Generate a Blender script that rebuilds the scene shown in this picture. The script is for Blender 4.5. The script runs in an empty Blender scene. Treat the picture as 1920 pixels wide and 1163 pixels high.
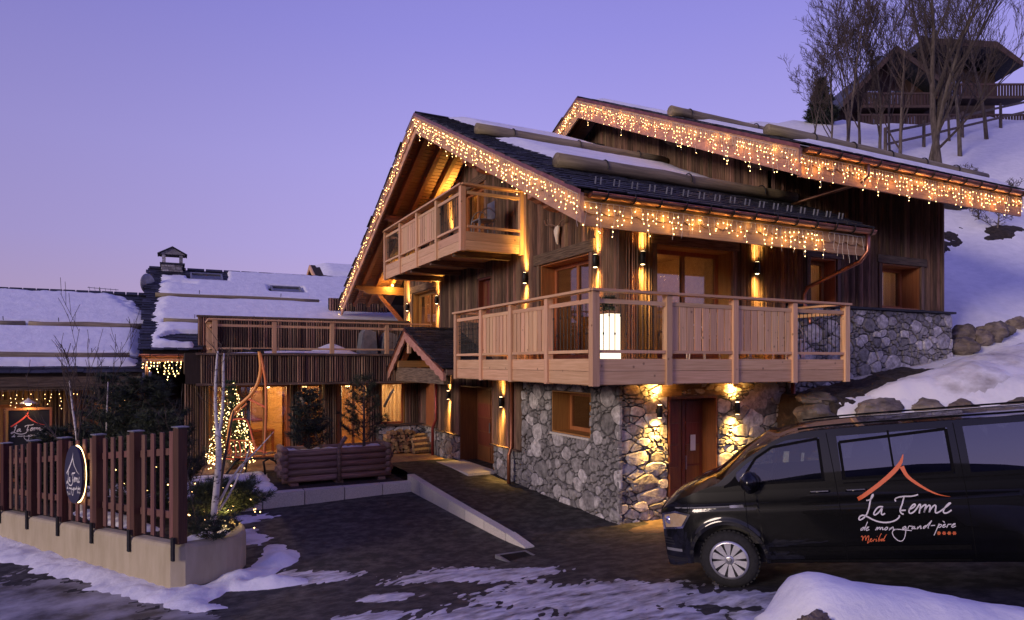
import bpy, math, random
from mathutils import Vector, Matrix, noise

# ------------------------------------------------------------------ camera, sky, light, exposure
# World axes: X runs along the long eave side of the chalet, Y runs back along its gable side,
# Z = 0 is the photographer's eye level.
S = bpy.context.scene
C = S.collection
cam = bpy.data.cameras.new('camera')
camera = bpy.data.objects.new('camera', cam)
C.objects.link(camera)
cam.sensor_width = 36
cam.lens = 23.57
cam.shift_y = 0.0513
cam.clip_start = 0.05
cam.clip_end = 2000
camera.rotation_euler = (math.radians(90), 0, -math.atan2(.451, .8926))
S.camera = camera

W = bpy.data.worlds.new('World')
S.world = W
W.use_nodes = True
nt = W.node_tree
nt.nodes.clear()
wo = nt.nodes.new('ShaderNodeOutputWorld')
bg = nt.nodes.new('ShaderNodeBackground')
sky = nt.nodes.new('ShaderNodeTexSky')
sky.sky_type = 'NISHITA'
sky.sun_disc = False
SUN_AZ, SUN_EL = math.radians(215), math.radians(4)
sky.sun_elevation = math.radians(1.0)
sky.sun_rotation = SUN_AZ
tc = nt.nodes.new('ShaderNodeTexCoord')
sep = nt.nodes.new('ShaderNodeSeparateXYZ')
nt.links.new(tc.outputs['Generated'], sep.inputs[0])
ramp = nt.nodes.new('ShaderNodeValToRGB')
e = ramp.color_ramp.elements
e[0].position, e[0].color = 0.0, (.56, .38, .62, 1)
e[1].position, e[1].color = 1.0, (.10, .09, .39, 1)
for p, c in ((.09, (.525, .405, .69, 1)), (.16, (.462, .388, .775, 1)), (.28, (.40, .352, .79, 1)), (.44, (.285, .262, .72, 1)), (.62, (.195, .18, .57, 1))):
    k = e.new(p)
    k.color = c
nt.links.new(sep.outputs[2], ramp.inputs[0])
mixs = nt.nodes.new('ShaderNodeMix')
mixs.data_type = 'RGBA'
mixs.inputs[0].default_value = .004
nt.links.new(ramp.outputs[0], mixs.inputs[6])
nt.links.new(sky.outputs[0], mixs.inputs[7])
# the sky is a little deeper towards the left of the view (a sideways gradient that echoes lens vignetting)
dp = nt.nodes.new('ShaderNodeVectorMath')
dp.operation = 'DOT_PRODUCT'
nt.links.new(tc.outputs['Generated'], dp.inputs[0])
dp.inputs[1].default_value = (.8926, -.451, 0)
mr = nt.nodes.new('ShaderNodeMapRange')
mr.interpolation_type = 'SMOOTHSTEP'
mr.inputs[1].default_value, mr.inputs[2].default_value = -.85, .05
mr.inputs[3].default_value, mr.inputs[4].default_value = .68, 1.0
nt.links.new(dp.outputs['Value'], mr.inputs[0])
vm = nt.nodes.new('ShaderNodeVectorMath')
vm.operation = 'SCALE'
nt.links.new(mixs.outputs[2], vm.inputs[0])
nt.links.new(mr.outputs[0], vm.inputs['Scale'])
nt.links.new(vm.outputs[0], bg.inputs[0])
bg.inputs[1].default_value = 1.04
nt.links.new(bg.outputs[0], wo.inputs[0])

sun_d = bpy.data.lights.new('afterglow_sun', 'SUN')
sun_d.energy = 1.7
sun_d.angle = math.radians(14)
sun_d.color = (1.0, .79, .66)
sun = bpy.data.objects.new('afterglow_sun', sun_d)
C.objects.link(sun)
# light travels from behind and to the left of the camera, low over the horizon
sd = Vector((.945, .29, -.21)).normalized()
sun.rotation_euler = sd.to_track_quat('-Z', 'Y').to_euler()

S.view_settings.view_transform = 'Standard'
S.view_settings.look = 'None'
S.view_settings.exposure = 0.0
S.view_settings.gamma = 1.0
S.view_settings.use_curve_mapping = False
S.render.engine = 'CYCLES'
S.cycles.use_denoising = True
S.cycles.max_bounces = 6
S.cycles.diffuse_bounces = 3
S.cycles.glossy_bounces = 3
S.cycles.transmission_bounces = 5
S.cycles.transparent_max_bounces = 8
S.cycles.sample_clamp_indirect = 4
S.cycles.caustics_reflective = False
S.cycles.caustics_refractive = False

# ------------------------------------------------------------------ helpers
rnd = random.Random(11)
WL = {}                                    # world location of every parent


def V(*a):
    return Vector(a)


def nz(x, y=0., z=0.):
    return noise.noise(Vector((x, y, z)))


class MB:
    def __init__(s):
        s.v, s.f = [], []

    def add(s, vs, fs):
        n = len(s.v)
        s.v += [tuple(q) for q in vs]
        s.f += [tuple(i + n for i in f) for f in fs]
        return s

    def box(s, x0, x1, y0, y1, z0, z1):
        return s.add([(x0, y0, z0), (x1, y0, z0), (x1, y1, z0), (x0, y1, z0), (x0, y0, z1), (x1, y0, z1), (x1, y1, z1), (x0, y1, z1)],
                     [(0, 3, 2, 1), (4, 5, 6, 7), (0, 1, 5, 4), (1, 2, 6, 5), (2, 3, 7, 6), (3, 0, 4, 7)])

    def beam(s, p, q, w, h, up=(0, 0, 1)):
        p, q = Vector(p), Vector(q)
        d = (q - p).normalized()
        sd_ = d.cross(Vector(up)).normalized() * (w / 2)
        u_ = sd_.cross(d).normalized() * (h / 2)
        vs = [b + i * sd_ + j * u_ for b in (p, q) for i, j in ((-1, -1), (1, -1), (1, 1), (-1, 1))]
        return s.add(vs, [(0, 3, 2, 1), (4, 5, 6, 7), (0, 1, 5, 4), (1, 2, 6, 5), (2, 3, 7, 6), (3, 0, 4, 7)])

    def prism(s, poly, ax, d0, d1):
        """poly in the plane normal to ax: 'x' -> (y, z), 'y' -> (x, z), 'z' -> (x, y)"""
        f = {'x': lambda a, b, d: (d, a, b), 'y': lambda a, b, d: (a, d, b), 'z': lambda a, b, d: (a, b, d)}[ax]
        n = len(poly)
        return s.add([f(a, b, d0) for a, b in poly] + [f(a, b, d1) for a, b in poly],
                     [tuple(range(n)), tuple(range(2 * n - 1, n - 1, -1))] + [(i, (i + 1) % n, n + (i + 1) % n, n + i) for i in range(n)])

    def tube(s, pts, r, n=6, cap=True):
        pts = [Vector(p) for p in pts]
        rs = r if isinstance(r, (list, tuple)) else [r] * len(pts)
        vs, fs, ref = [], [], None
        for i, p in enumerate(pts):
            d = (pts[min(i + 1, len(pts) - 1)] - pts[max(i - 1, 0)])
            d = d.normalized() if d.length > 1e-9 else Vector((0, 0, 1))
            if ref is None:
                ref = d.orthogonal().normalized()
            ref = (ref - d * ref.dot(d))
            ref = ref.normalized() if ref.length > 1e-6 else d.orthogonal().normalized()
            b = d.cross(ref)
            for k in range(n):
                a = 2 * math.pi * k / n
                vs.append(p + rs[i] * (math.cos(a) * ref + math.sin(a) * b))
        for i in range(len(pts) - 1):
            for k in range(n):
                fs.append((i * n + k, i * n + (k + 1) % n, (i + 1) * n + (k + 1) % n, (i + 1) * n + k))
        if cap:
            fs.append(tuple(range(n - 1, -1, -1)))
            fs.append(tuple((len(pts) - 1) * n + k for k in range(n)))
        return s.add(vs, fs)

    def lathe(s, prof, c, n=16, axis='z'):
        vs, fs = [], []
        for r, h in prof:
            for k in range(n):
                a = 2 * math.pi * k / n
                x, y = r * math.cos(a), r * math.sin(a)
                q = {'z': (x, y, h), 'y': (x, h, y), 'x': (h, x, y)}[axis]
                vs.append((c[0] + q[0], c[1] + q[1], c[2] + q[2]))
        for i in range(len(prof) - 1):
            for k in range(n):
                fs.append((i * n + k, i * n + (k + 1) % n, (i + 1) * n + (k + 1) % n, (i + 1) * n + k))
        fs.append(tuple(range(n)))
        fs.append(tuple((len(prof) - 1) * n + k for k in range(n)))
        return s.add(vs, fs)

    def blob(s, c, r, n=3, amp=.18, freq=1.2, seed=0., flat=1.0):
        """lumpy rock: subdivided cube pushed to a noisy ellipsoid"""
        N = 2 ** n
        idx = {}
        vs, fs = [], []

        def vid(p):
            k = tuple(round(x, 5) for x in p)
            if k not in idx:
                d = Vector(p)
                m = max(abs(d.x), abs(d.y), abs(d.z))
                d = d.normalized() * (.72 + .28 / d.normalized().length * m / d.length * 1.2)
                f = 1 + amp * nz(d.x * freq + seed, d.y * freq + seed * 2, d.z * freq) + amp * .45 * nz(d.x * freq * 3 + seed, d.y * freq * 3, d.z * freq * 3 + seed)
                idx[k] = len(vs)
                vs.append((c[0] + d.x * r[0] * f, c[1] + d.y * r[1] * f, c[2] + d.z * r[2] * f))
            return idx[k]
        for ax in range(3):
            for sg in (-1, 1):
                for i in range(N):
                    for j in range(N):
                        q = []
                        for di, dj in ((0, 0), (1, 0), (1, 1), (0, 1)):
                            a, b = -1 + 2 * (i + di) / N, -1 + 2 * (j + dj) / N
                            p = [0, 0, 0]
                            p[ax], p[(ax + 1) % 3], p[(ax + 2) % 3] = sg, a * sg, b
                            q.append(vid(p))
                        fs.append(tuple(q))
        return s.add(vs, fs)

    def build(s, name, mat, parent=None, smooth=False, raw=False):
        me = bpy.data.meshes.new(name)
        if not s.v:
            s.v = [(0, 0, 0)]
        lo = [min(q[i] for q in s.v) for i in range(3)]
        hi = [max(q[i] for q in s.v) for i in range(3)]
        c = Vector(((lo[0] + hi[0]) / 2, (lo[1] + hi[1]) / 2, lo[2] if parent is None else (lo[2] + hi[2]) / 2))
        me.from_pydata([(a - c.x, b - c.y, d - c.z) for a, b, d in s.v], [], s.f)
        if smooth:
            me.polygons.foreach_set('use_smooth', [True] * len(me.polygons))
            if smooth is not True:
                me.set_sharp_from_angle(angle=math.radians(smooth))
        me.materials.append(mat)
        me.update()
        return place(name, me, parent, c)


def place(name, me, parent, loc, mat4=None):
    o = bpy.data.objects.new(name, me)
    C.objects.link(o)
    loc = Vector(loc)
    if parent is not None:
        o.parent = parent
        base = WL[parent.name]
    else:
        base = Vector((0, 0, 0))
    if mat4 is None:
        o.location = loc - base
    else:
        o.matrix_local = Matrix.Translation(loc - base) @ mat4
    WL[o.name] = loc
    return o


def tag(o, label=None, cat=None, group=None, kind=None):
    for k, x in (('label', label), ('category', cat), ('group', group), ('kind', kind)):
        if x:
            o[k] = x
    return o


def thing(name, label, cat, loc=(0, 0, 0), group=None):
    o = bpy.data.objects.new(name, None)
    C.objects.link(o)
    o.empty_display_size = .2
    o.location = loc
    WL[o.name] = Vector(loc)
    return tag(o, label, cat, group)


def unit_box(name, mat):
    me = bpy.data.meshes.new(name)
    b = MB().box(-.5, .5, -.5, .5, -.5, .5)
    me.from_pydata(b.v, [], b.f)
    me.materials.append(mat)
    return me


def cpy(parent, o, name, loc, kids=()):
    """a copy of a thing (and of its parts) moved to loc"""
    pass


# ------------------------------------------------------------------ materials
def newmat(name):
    m = bpy.data.materials.new(name)
    m.use_nodes = True
    t = m.node_tree
    return m, t, t.nodes['Principled BSDF']


def M(name, a, b, scale=(6, 6, 6), rough=.75, metal=0., var=.25, hue=.02, bump=.3, detail=6, lo=.35, hi=.65, dist=.01, spec=None, coat=0., rough2=None, third=None, knots=False):
    m, t, P = newmat(name)
    N, L = t.nodes.new, t.links.new
    geo = N('ShaderNodeNewGeometry')
    mp = N('ShaderNodeMapping')
    mp.inputs['Scale'].default_value = scale
    L(geo.outputs['Position'], mp.inputs[0])
    oi = N('ShaderNodeObjectInfo')
    off = N('ShaderNodeVectorMath')
    off.operation = 'MULTIPLY_ADD'
    cb = N('ShaderNodeCombineXYZ')
    for i in range(3):
        L(oi.outputs['Random'], cb.inputs[i])
    L(cb.outputs[0], off.inputs[0])
    off.inputs[1].default_value = (37, 53, 71)
    L(mp.outputs[0], off.inputs[2])
    n = N('ShaderNodeTexNoise')
    n.inputs['Scale'].default_value = 1
    n.inputs['Detail'].default_value = detail
    n.inputs['Roughness'].default_value = .62
    L(off.outputs[0], n.inputs['Vector'])
    r = N('ShaderNodeValToRGB')
    r.color_ramp.elements[0].position, r.color_ramp.elements[0].color = lo, (*a, 1)
    r.color_ramp.elements[1].position, r.color_ramp.elements[1].color = hi, (*b, 1)
    if third:
        k = r.color_ramp.elements.new(third[0])
        k.color = (*third[1], 1)
    L(n.outputs[0], r.inputs[0])
    hs = N('ShaderNodeHueSaturation')
    mr = N('ShaderNodeMapRange')
    mr.inputs[3].default_value, mr.inputs[4].default_value = 1 - var, 1 + var
    L(oi.outputs['Random'], mr.inputs[0])
    L(mr.outputs[0], hs.inputs['Value'])
    ml = N('ShaderNodeMath')
    ml.operation = 'MULTIPLY'
    ml.inputs[1].default_value = 7.31
    L(oi.outputs['Random'], ml.inputs[0])
    fr = N('ShaderNodeMath')
    fr.operation = 'FRACT'
    L(ml.outputs[0], fr.inputs[0])
    mh = N('ShaderNodeMapRange')
    mh.inputs[3].default_value, mh.inputs[4].default_value = .5 - hue, .5 + hue
    L(fr.outputs[0], mh.inputs[0])
    L(mh.outputs[0], hs.inputs['Hue'])
    colr = r.outputs[0]
    if knots:                                # scattered dark knots in sawn boards
        vo = N('ShaderNodeTexVoronoi')
        vo.inputs['Scale'].default_value = 1.0
        m2 = N('ShaderNodeMapping')
        m2.inputs['Scale'].default_value = (4.2, 4.2, 4.2)
        L(geo.outputs['Position'], m2.inputs[0])
        L(m2.outputs[0], vo.inputs['Vector'])
        kr = N('ShaderNodeMapRange')
        kr.inputs[1].default_value, kr.inputs[2].default_value = .06, .13
        kr.inputs[3].default_value, kr.inputs[4].default_value = .75, 0.
        L(vo.outputs['Distance'], kr.inputs[0])
        kx = N('ShaderNodeMix')
        kx.data_type = 'RGBA'
        L(kr.outputs[0], kx.inputs[0])
        L(r.outputs[0], kx.inputs[6])
        kx.inputs[7].default_value = (a[0] * .35, a[1] * .3, a[2] * .28, 1)
        colr = kx.outputs[2]
    L(colr, hs.inputs['Color'])
    L(hs.outputs[0], P.inputs['Base Color'])
    P.inputs['Roughness'].default_value = rough
    if rough2 is not None:
        rr = N('ShaderNodeMapRange')
        rr.inputs[1].default_value, rr.inputs[2].default_value = lo, hi
        rr.inputs[3].default_value, rr.inputs[4].default_value = rough, rough2
        L(n.outputs[0], rr.inputs[0])
        L(rr.outputs[0], P.inputs['Roughness'])
    P.inputs['Metallic'].default_value = metal
    if spec is not None:
        P.inputs['Specular IOR Level'].default_value = spec
    P.inputs['Coat Weight'].default_value = coat
    P.inputs['Coat Roughness'].default_value = .05
    if bump:
        bp = N('ShaderNodeBump')
        bp.inputs['Strength'].default_value = bump
        bp.inputs['Distance'].default_value = dist
        L(n.outputs[0], bp.inputs['Height'])
        L(bp.outputs[0], P.inputs['Normal'])
    return m


def Emit(name, col, strength):
    m, t, P = newmat(name)
    P.inputs['Base Color'].default_value = (.8, .7, .5, 1)
    P.inputs['Emission Color'].default_value = (*col, 1)
    P.inputs['Emission Strength'].default_value = strength
    return m


def Glass(name, tint=(.9, .93, .95), rough=.0, base_refl=.06):
    m, t, P = newmat(name)
    t.nodes.remove(P)
    N, L = t.nodes.new, t.links.new
    out = t.nodes['Material Output']
    tr = N('ShaderNodeBsdfTransparent')
    tr.inputs[0].default_value = (*tint, 1)
    gl = N('ShaderNodeBsdfGlossy')
    gl.inputs['Roughness'].default_value = rough
    geo = N('ShaderNodeNewGeometry')
    dt = N('ShaderNodeVectorMath')
    dt.operation = 'DOT_PRODUCT'
    L(geo.outputs['Incoming'], dt.inputs[0])
    L(geo.outputs['Normal'], dt.inputs[1])

    def mth(op, a, b=None):
        n_ = N('ShaderNodeMath')
        n_.operation = op
        for i_, q in enumerate((a, b)):
            if q is None:
                continue
            if isinstance(q, float):
                n_.inputs[i_].default_value = q
            else:
                L(q, n_.inputs[i_])
        return n_.outputs[0]
    c_ = mth('SUBTRACT', 1.0, mth('ABSOLUTE', dt.outputs['Value']))
    refl = mth('ADD', mth('MULTIPLY', mth('POWER', c_, 5.0), .94), base_refl)
    mx = N('ShaderNodeMixShader')
    L(refl, mx.inputs[0])
    L(tr.outputs[0], mx.inputs[1])
    L(gl.outputs[0], mx.inputs[2])
    L(mx.outputs[0], out.inputs[0])
    return m


OLD_A, OLD_B = (.05, .027, .019), (.30, .18, .122)
m_old = M('weathered_board_upright', OLD_A, OLD_B, (22, 22, 1.6), .85, var=.55, hue=.018, bump=.5, dist=.012, lo=.25, hi=.75)
m_oldx = M('weathered_beam_along_x', OLD_A, (.21, .14, .10), (2.2, 38, 38), .85, var=.25, bump=.6, dist=.015)
m_oldy = M('weathered_beam_along_y', OLD_A, (.21, .14, .10), (38, 2.2, 38), .85, var=.25, bump=.6, dist=.015)
m_dark = M('dark_backing_wood', (.02, .012, .009), (.035, .022, .016), (20, 20, 2), .9, bump=0)
LA, LB = (.60, .345, .175), (.76, .48, .275)
m_lz = M('larch_upright', LA, LB, (45, 45, 1.6), .62, var=.17, hue=.008, bump=.12, knots=True)
m_lx = M('larch_along_x', LA, LB, (1.6, 45, 45), .62, var=.15, hue=.008, bump=.12, knots=True)
m_ly = M('larch_along_y', LA, LB, (45, 1.6, 45), .62, var=.10, hue=.008, bump=.12, knots=True)
HA, HB = (.30, .12, .05), (.44, .20, .085)
m_hx = M('honey_spruce_along_x', HA, HB, (1.5, 40, 40), .6, var=.12, bump=.12)
m_hy = M('honey_spruce_along_y', HA, HB, (40, 1.5, 40), .6, var=.12, bump=.12)
m_hz = M('honey_spruce_upright', (.30, .115, .035), (.42, .18, .06), (40, 40, 1.5), .55, var=.12, bump=.12)
m_fx = M('fascia_board_along_x', (.42, .20, .10), (.58, .31, .17), (1.5, 35, 35), .65, var=.08, bump=.12)
m_fr = M('fascia_board_rake', (.40, .20, .13), (.56, .31, .21), (40, 5, 12), .65, var=.08, bump=.12)
m_door = M('stained_door_wood', (.13, .038, .016), (.21, .07, .028), (40, 40, 2), .5, var=.1, bump=.1)
m_stone = M('field_stone', (.20, .19, .19), (.50, .48, .48), (9, 9, 9), .85, var=.55, hue=.03, bump=.9, dist=.03, detail=9, third=(.5, (.35, .33, .33)))
m_mortar = M('mortar', (.05, .048, .048), (.11, .105, .105), (14, 14, 14), .95, bump=.6)
m_boulder = M('boulder_rock', (.07, .055, .045), (.24, .20, .165), (2.5, 2.5, 4), .9, var=.3, hue=.02, bump=1., dist=.05)
m_slate = M('slate', (.010, .011, .016), (.040, .042, .055), (9, 9, 9), .6, var=.55, bump=.4, spec=.4)
m_snow = M('snow', (.76, .77, .80), (.88, .885, .90), (3.2, 3.2, 3.2), .65, var=0, hue=0, bump=.75, dist=.05, detail=12)
m_snowd = M('dirty_snow', (.34, .31, .29), (.84, .84, .87), (.9, .9, 1.6), .7, var=0, hue=0, bump=.7, dist=.08, detail=9, lo=.28, hi=.52)
m_pack = M('packed_road_snow', (.05, .048, .05), (.74, .74, .77), (2.2, 5.5, 4), .5, var=0, hue=0, bump=.9, dist=.02, detail=13, lo=.33, hi=.60, third=(.43, (.34, .335, .35)))
m_asph = M('asphalt', (.010, .0095, .0095), (.085, .08, .078), (4.5, 4.5, 4.5), .75, var=0, hue=0, bump=1.0, dist=.012, detail=15, rough2=.45, lo=.42, hi=.80)
m_ice = M('grey_road_ice', (.04, .039, .042), (.46, .455, .48), (1.6, 1.6, 2), .45, var=0, hue=0, bump=.7, dist=.015, detail=14, lo=.34, hi=.68)
m_earth = M('frozen_earth', (.10, .075, .055), (.24, .19, .15), (18, 18, 18), .95, var=0, bump=1., dist=.03)
m_soil = M('bare_soil', (.012, .009, .007), (.05, .036, .026), (7, 7, 7), .95, var=0, bump=1., dist=.06)
m_sand = M('sandy_apron', (.10, .068, .04), (.22, .15, .088), (4, 4, 4), .9, var=0, bump=.5)
m_conc = M('concrete', (.38, .31, .20), (.50, .42, .29), (5, 5, 1.1), .85, var=.04, bump=.35, dist=.01, lo=.3, hi=.7)
m_kerb = M('granite_kerb', (.42, .39, .35), (.64, .60, .54), (60, 60, 60), .8, var=.12, hue=.01, bump=.3)
m_copper = M('copper', (.36, .15, .10), (.50, .235, .165), (5, 5, 5), .32, metal=1., var=.05, bump=0, rough2=.48)
m_coppr = M('copper_red_pipe', (.23, .06, .042), (.32, .09, .06), (5, 5, 5), .4, metal=.6, var=.05, bump=0)
m_iron = M('black_iron', (.010, .010, .012), (.02, .02, .022), (20, 20, 20), .5, metal=.4, var=0, bump=.1)
m_log = M('peeled_log', (.17, .135, .085), (.33, .27, .17), (1.2, 16, 16), .8, var=.15, hue=.01, bump=.5, dist=.015)
m_logbox = M('planter_log', (.15, .085, .06), (.36, .23, .165), (1.5, 22, 22), .8, var=.2, bump=.5)
m_fence = M('stained_fence_post', (.05, .013, .009), (.09, .026, .018), (30, 30, 1.5), .55, var=.15, bump=.3)
m_picket = M('stained_fence_picket', (.11, .05, .036), (.19, .09, .066), (30, 30, 1.5), .65, var=.15, bump=.3)
m_bark = M('bark', (.055, .042, .035), (.15, .12, .10), (12, 12, 3), .9, var=.25, bump=.7)
m_twig = M('twig', (.035, .025, .023), (.075, .055, .05), (8, 8, 8), .9, var=.2, bump=0)
m_birch = M('birch_bark', (.10, .085, .08), (.62, .58, .56), (9, 9, 22), .7, var=.1, bump=.2, lo=.36, hi=.46)
m_needle = M('pine_needles', (.018, .028, .016), (.055, .072, .036), (3, 3, 3), .6, var=.2, hue=.02, bump=0)
m_needle2 = M('spruce_needles', (.014, .022, .016), (.042, .054, .034), (3, 3, 3), .6, var=.2, hue=.02, bump=0)
m_needle3 = M('lit_tree_needles', (.02, .045, .015), (.05, .10, .03), (6, 6, 6), .6, var=.1, hue=.02, bump=0)
m_orange = M('orange_paint', (.92, .26, .075), (.96, .31, .095), (8, 8, 8), .4, var=.03, bump=0)
m_zinc = M('grey_metal', (.20, .205, .22), (.30, .305, .32), (6, 6, 6), .5, metal=.5, var=.05, bump=0)
m_deck = M('deck_plank', (.20, .115, .062), (.34, .20, .11), (2, 30, 30), .7, var=.2, bump=.3)
m_endgrain = M('split_firewood', (.17, .10, .055), (.40, .27, .15), (14, 14, 14), .85, var=.35, hue=.015, bump=.5)
m_plaster = M('cream_plaster', (.50, .36, .20), (.58, .43, .25), (3, 3, 3), .8, var=0, bump=0)
m_room = M('interior_spruce', (.36, .17, .065), (.48, .25, .10), (1.2, 9, 9), .6, var=.05, bump=.1)
def translucent(m, w=.55):
    t = m.node_tree
    P = t.nodes['Principled BSDF']
    out = t.nodes['Material Output']
    tr = t.nodes.new('ShaderNodeBsdfTranslucent')
    src = P.inputs['Base Color'].links[0].from_socket
    t.links.new(src, tr.inputs[0])
    mx = t.nodes.new('ShaderNodeMixShader')
    mx.inputs[0].default_value = w
    t.links.new(P.outputs[0], mx.inputs[1])
    t.links.new(tr.outputs[0], mx.inputs[2])
    t.links.new(mx.outputs[0], out.inputs[0])
    return m


m_curt = M('curtain', (.55, .42, .28), (.68, .54, .38), (26, 26, .6), .9, var=.05, bump=.3)
translucent(m_curt)
m_white = M('white_paint', (.76, .75, .72), (.82, .81, .78), (5, 5, 5), .5, var=.02, bump=0)
m_bone = M('bone', (.74, .66, .5), (.85, .78, .64), (20, 20, 20), .6, var=0, bump=.2)
m_wire = M('pale_cable', (.62, .56, .46), (.70, .64, .54), (9, 9, 9), .5, var=0, bump=0)
m_navy = M('dark_blue_sign', (.035, .035, .075), (.045, .045, .09), (5, 5, 5), .4, var=0, bump=0)
m_black = M('black_board', (.008, .008, .008), (.014, .013, .012), (5, 5, 5), .4, var=0, bump=0)
m_glass = Glass('window_glass', (.86, .88, .9), 0, .13)
m_bulb = Emit('warm_bulb', (1., .60, .20), 24)
m_bulb2 = Emit('soft_warm_bulb', (1., .58, .2), 9)
m_bulb3 = Emit('tree_bulb', (1., .72, .28), 8)
m_lens = Emit('lamp_lens', (1., .70, .34), 14)
WARM = (1., .54, .115)
WARM2 = (1., .60, .26)


def light(name, kind, loc, parent, energy, col=WARM, size=.03, aim=None, cone=70, blend=.5):
    d = bpy.data.lights.new(name, kind)
    d.energy = energy
    d.color = col
    d.shadow_soft_size = size
    if kind == 'SPOT':
        d.spot_size = math.radians(cone)
        d.spot_blend = blend
    o = bpy.data.objects.new(name, d)
    C.objects.link(o)
    if parent is not None:
        o.parent = parent
        o.location = Vector(loc) - WL[parent.name]
    else:
        o.location = loc
    if aim is not None:
        o.rotation_euler = Vector(aim).to_track_quat('-Z', 'Y').to_euler()
    return o
# ------------------------------------------------------------------ ground, driveway, hillside, snow on the ground
def sm(x, a, b):
    t = max(0., min(1., (x - a) / (b - a)))
    return t * t * (3 - 2 * t)


def G(u, v):
    t = v - 6.05
    drop = .1375 * t if t < 4 else .55 + .14 * (1 - math.exp(-(t - 4) * .1375 / .14))
    return -2.72 - drop + .03 * (max(-8, min(u, 14)) - 6.06)


def grid(us, vs, zf, keep=None):
    b = MB()
    n = len(vs)
    b.v = [(u, v, zf(u, v)) for u in us for v in vs]
    for i in range(len(us) - 1):
        for j in range(n - 1):
            if keep is None or keep((us[i] + us[i + 1]) / 2, (vs[j] + vs[j + 1]) / 2):
                b.f.append((i * n + j, (i + 1) * n + j, (i + 1) * n + j + 1, i * n + j + 1))
    return b


def lin(a, b, step):
    n = max(1, int(round((b - a) / step)))
    return [a + (b - a) * i / n for i in range(n + 1)]


def sheet(name, us, vs, pos, hf, mat, low=-.03, **kw):
    """snow or soil lying on a surface: pos(s, t) -> (point, normal); hf gives thickness, nothing where negative"""
    b = MB()
    idx = {}
    H = [[hf(u, v) for v in vs] for u in us]

    def vid(i, j):
        if (i, j) not in idx:
            p, n = pos(us[i], vs[j])
            idx[i, j] = len(b.v)
            b.v.append(tuple(Vector(p) + Vector(n) * max(low, H[i][j])))
        return idx[i, j]
    for i in range(len(us) - 1):
        for j in range(len(vs) - 1):
            if max(H[i][j], H[i + 1][j], H[i][j + 1], H[i + 1][j + 1]) > 0:
                b.f.append((vid(i, j), vid(i + 1, j), vid(i + 1, j + 1), vid(i, j + 1)))
    o = b.build(name, mat, None, True)
    return o


us = lin(-200, -30, 20)[:-1] + lin(-30, -6, 2)[:-1] + lin(-6, 14, .25)[:-1] + lin(14, 40, 2)[:-1] + lin(40, 240, 20)
vs = lin(-120, -6, 12)[:-1] + lin(-6, 3, .5)[:-1] + lin(3, 20, .25)[:-1] + lin(20, 60, 4)[:-1] + lin(60, 300, 20)
tag(grid(us, vs, lambda u, v: G(u, v) + .012 * nz(u * .8, v * .8)).build('road', m_asph, None, True), 'dark wet asphalt road and parking bay', kind='structure')

RA, RB = 5.82, 8.4


def ramp_z(u, v):
    t = max(0., min(1., (v - 10.6) / 7.6))
    return G(min(u, 8), 10.6) * (1 - t ** 1.5) + -3.06 * t ** 1.5 + .01


def ramp_zz(u, v):
    t = sm(v, 10.2, 10.9)
    return (G(u, v) + .004) * (1 - t) + ramp_z(u, v) * t


tag(grid(lin(RA, 8.6, .2), lin(10.2, 19.9, .2), ramp_zz).build('driveway', m_asph, None, True), 'asphalt driveway ramp rising to the front door', kind='structure')
# sandy apron beside the stone corner
tag(sheet('sandy_apron', lin(7.2, 13, .1), lin(9.2, 11.3, .1), lambda u, v: ((u, v, G(u, v) + .002), (0, 0, 1)),
          lambda u, v: .016 * (sm(v, 9.5, 10.6) + .7 * nz(u * 1.3, v * 1.3) - .42 - .8 * sm(u, 8.1, 7.3)), m_sand, -.004), 'strip of sandy ground in front of the stone wall', kind='structure')

# raised bed in front of the wing, deck beside the front door
tag(MB().box(-3.2, 5.62, 17.28, 24.5, -4.2, -3.2).build('raised_bed', m_soil, None), 'raised planting bed in front of the glazed wing', kind='structure')
deck = tag(MB().box(5.66, 7.98, 19.9, 23.0, -3.9, -3.17).build('deck', m_dark, None), 'small timber deck beside the front door', kind='structure')
x = 5.64
while x < 7.9:
    MB().box(x, x + .125, 19.86, 22.98, -3.165, -3.125 + .004 * rnd.random()).build('plank', m_deck, deck)
    x += .133
deck2 = tag(MB().box(.4, 5.4, 20.7, 23.0, -3.9, -3.19).build('terrace_floor', m_dark, None), 'timber floor in front of the glazed doors', kind='structure')
y = 20.7
while y < 22.9:
    MB().box(.4, 5.38, y, y + .135, -3.186, -3.145).build('plank', m_deck, deck2)
    y += .145

# kerb: separate granite stones along the bay and up the ramp
kerb = tag(MB().box(1.0, 5.6, 17.22, 17.36, -4.1, -3.3).build('kerb', m_mortar, None), 'granite kerb round the parking bay', kind='structure')
x = .95
while x < 5.6:
    w = min(.98, 5.66 - x)
    b = MB().box(x, x + w - .022, 17.08, 17.40, -4.0, -3.165 + rnd.uniform(-.006, .006))
    b.build('kerb_stone', m_kerb, kerb)
    x += w
y = 17.42
while y > 10.7:
    y0 = max(10.62, y - 1.0)
    b = MB()
    z1, z0 = ramp_z(6, y) + .075, ramp_z(6, y0 + .022) + .075 * sm(y0, 10.4, 11.8)
    b.prism([(y0 + .022, -4.0), (y, -4.0), (y, z1), (y0 + .022, z0)], 'x', 5.64, 5.83)
    b.build('kerb_stone', m_kerb, kerb)
    y = y0
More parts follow.
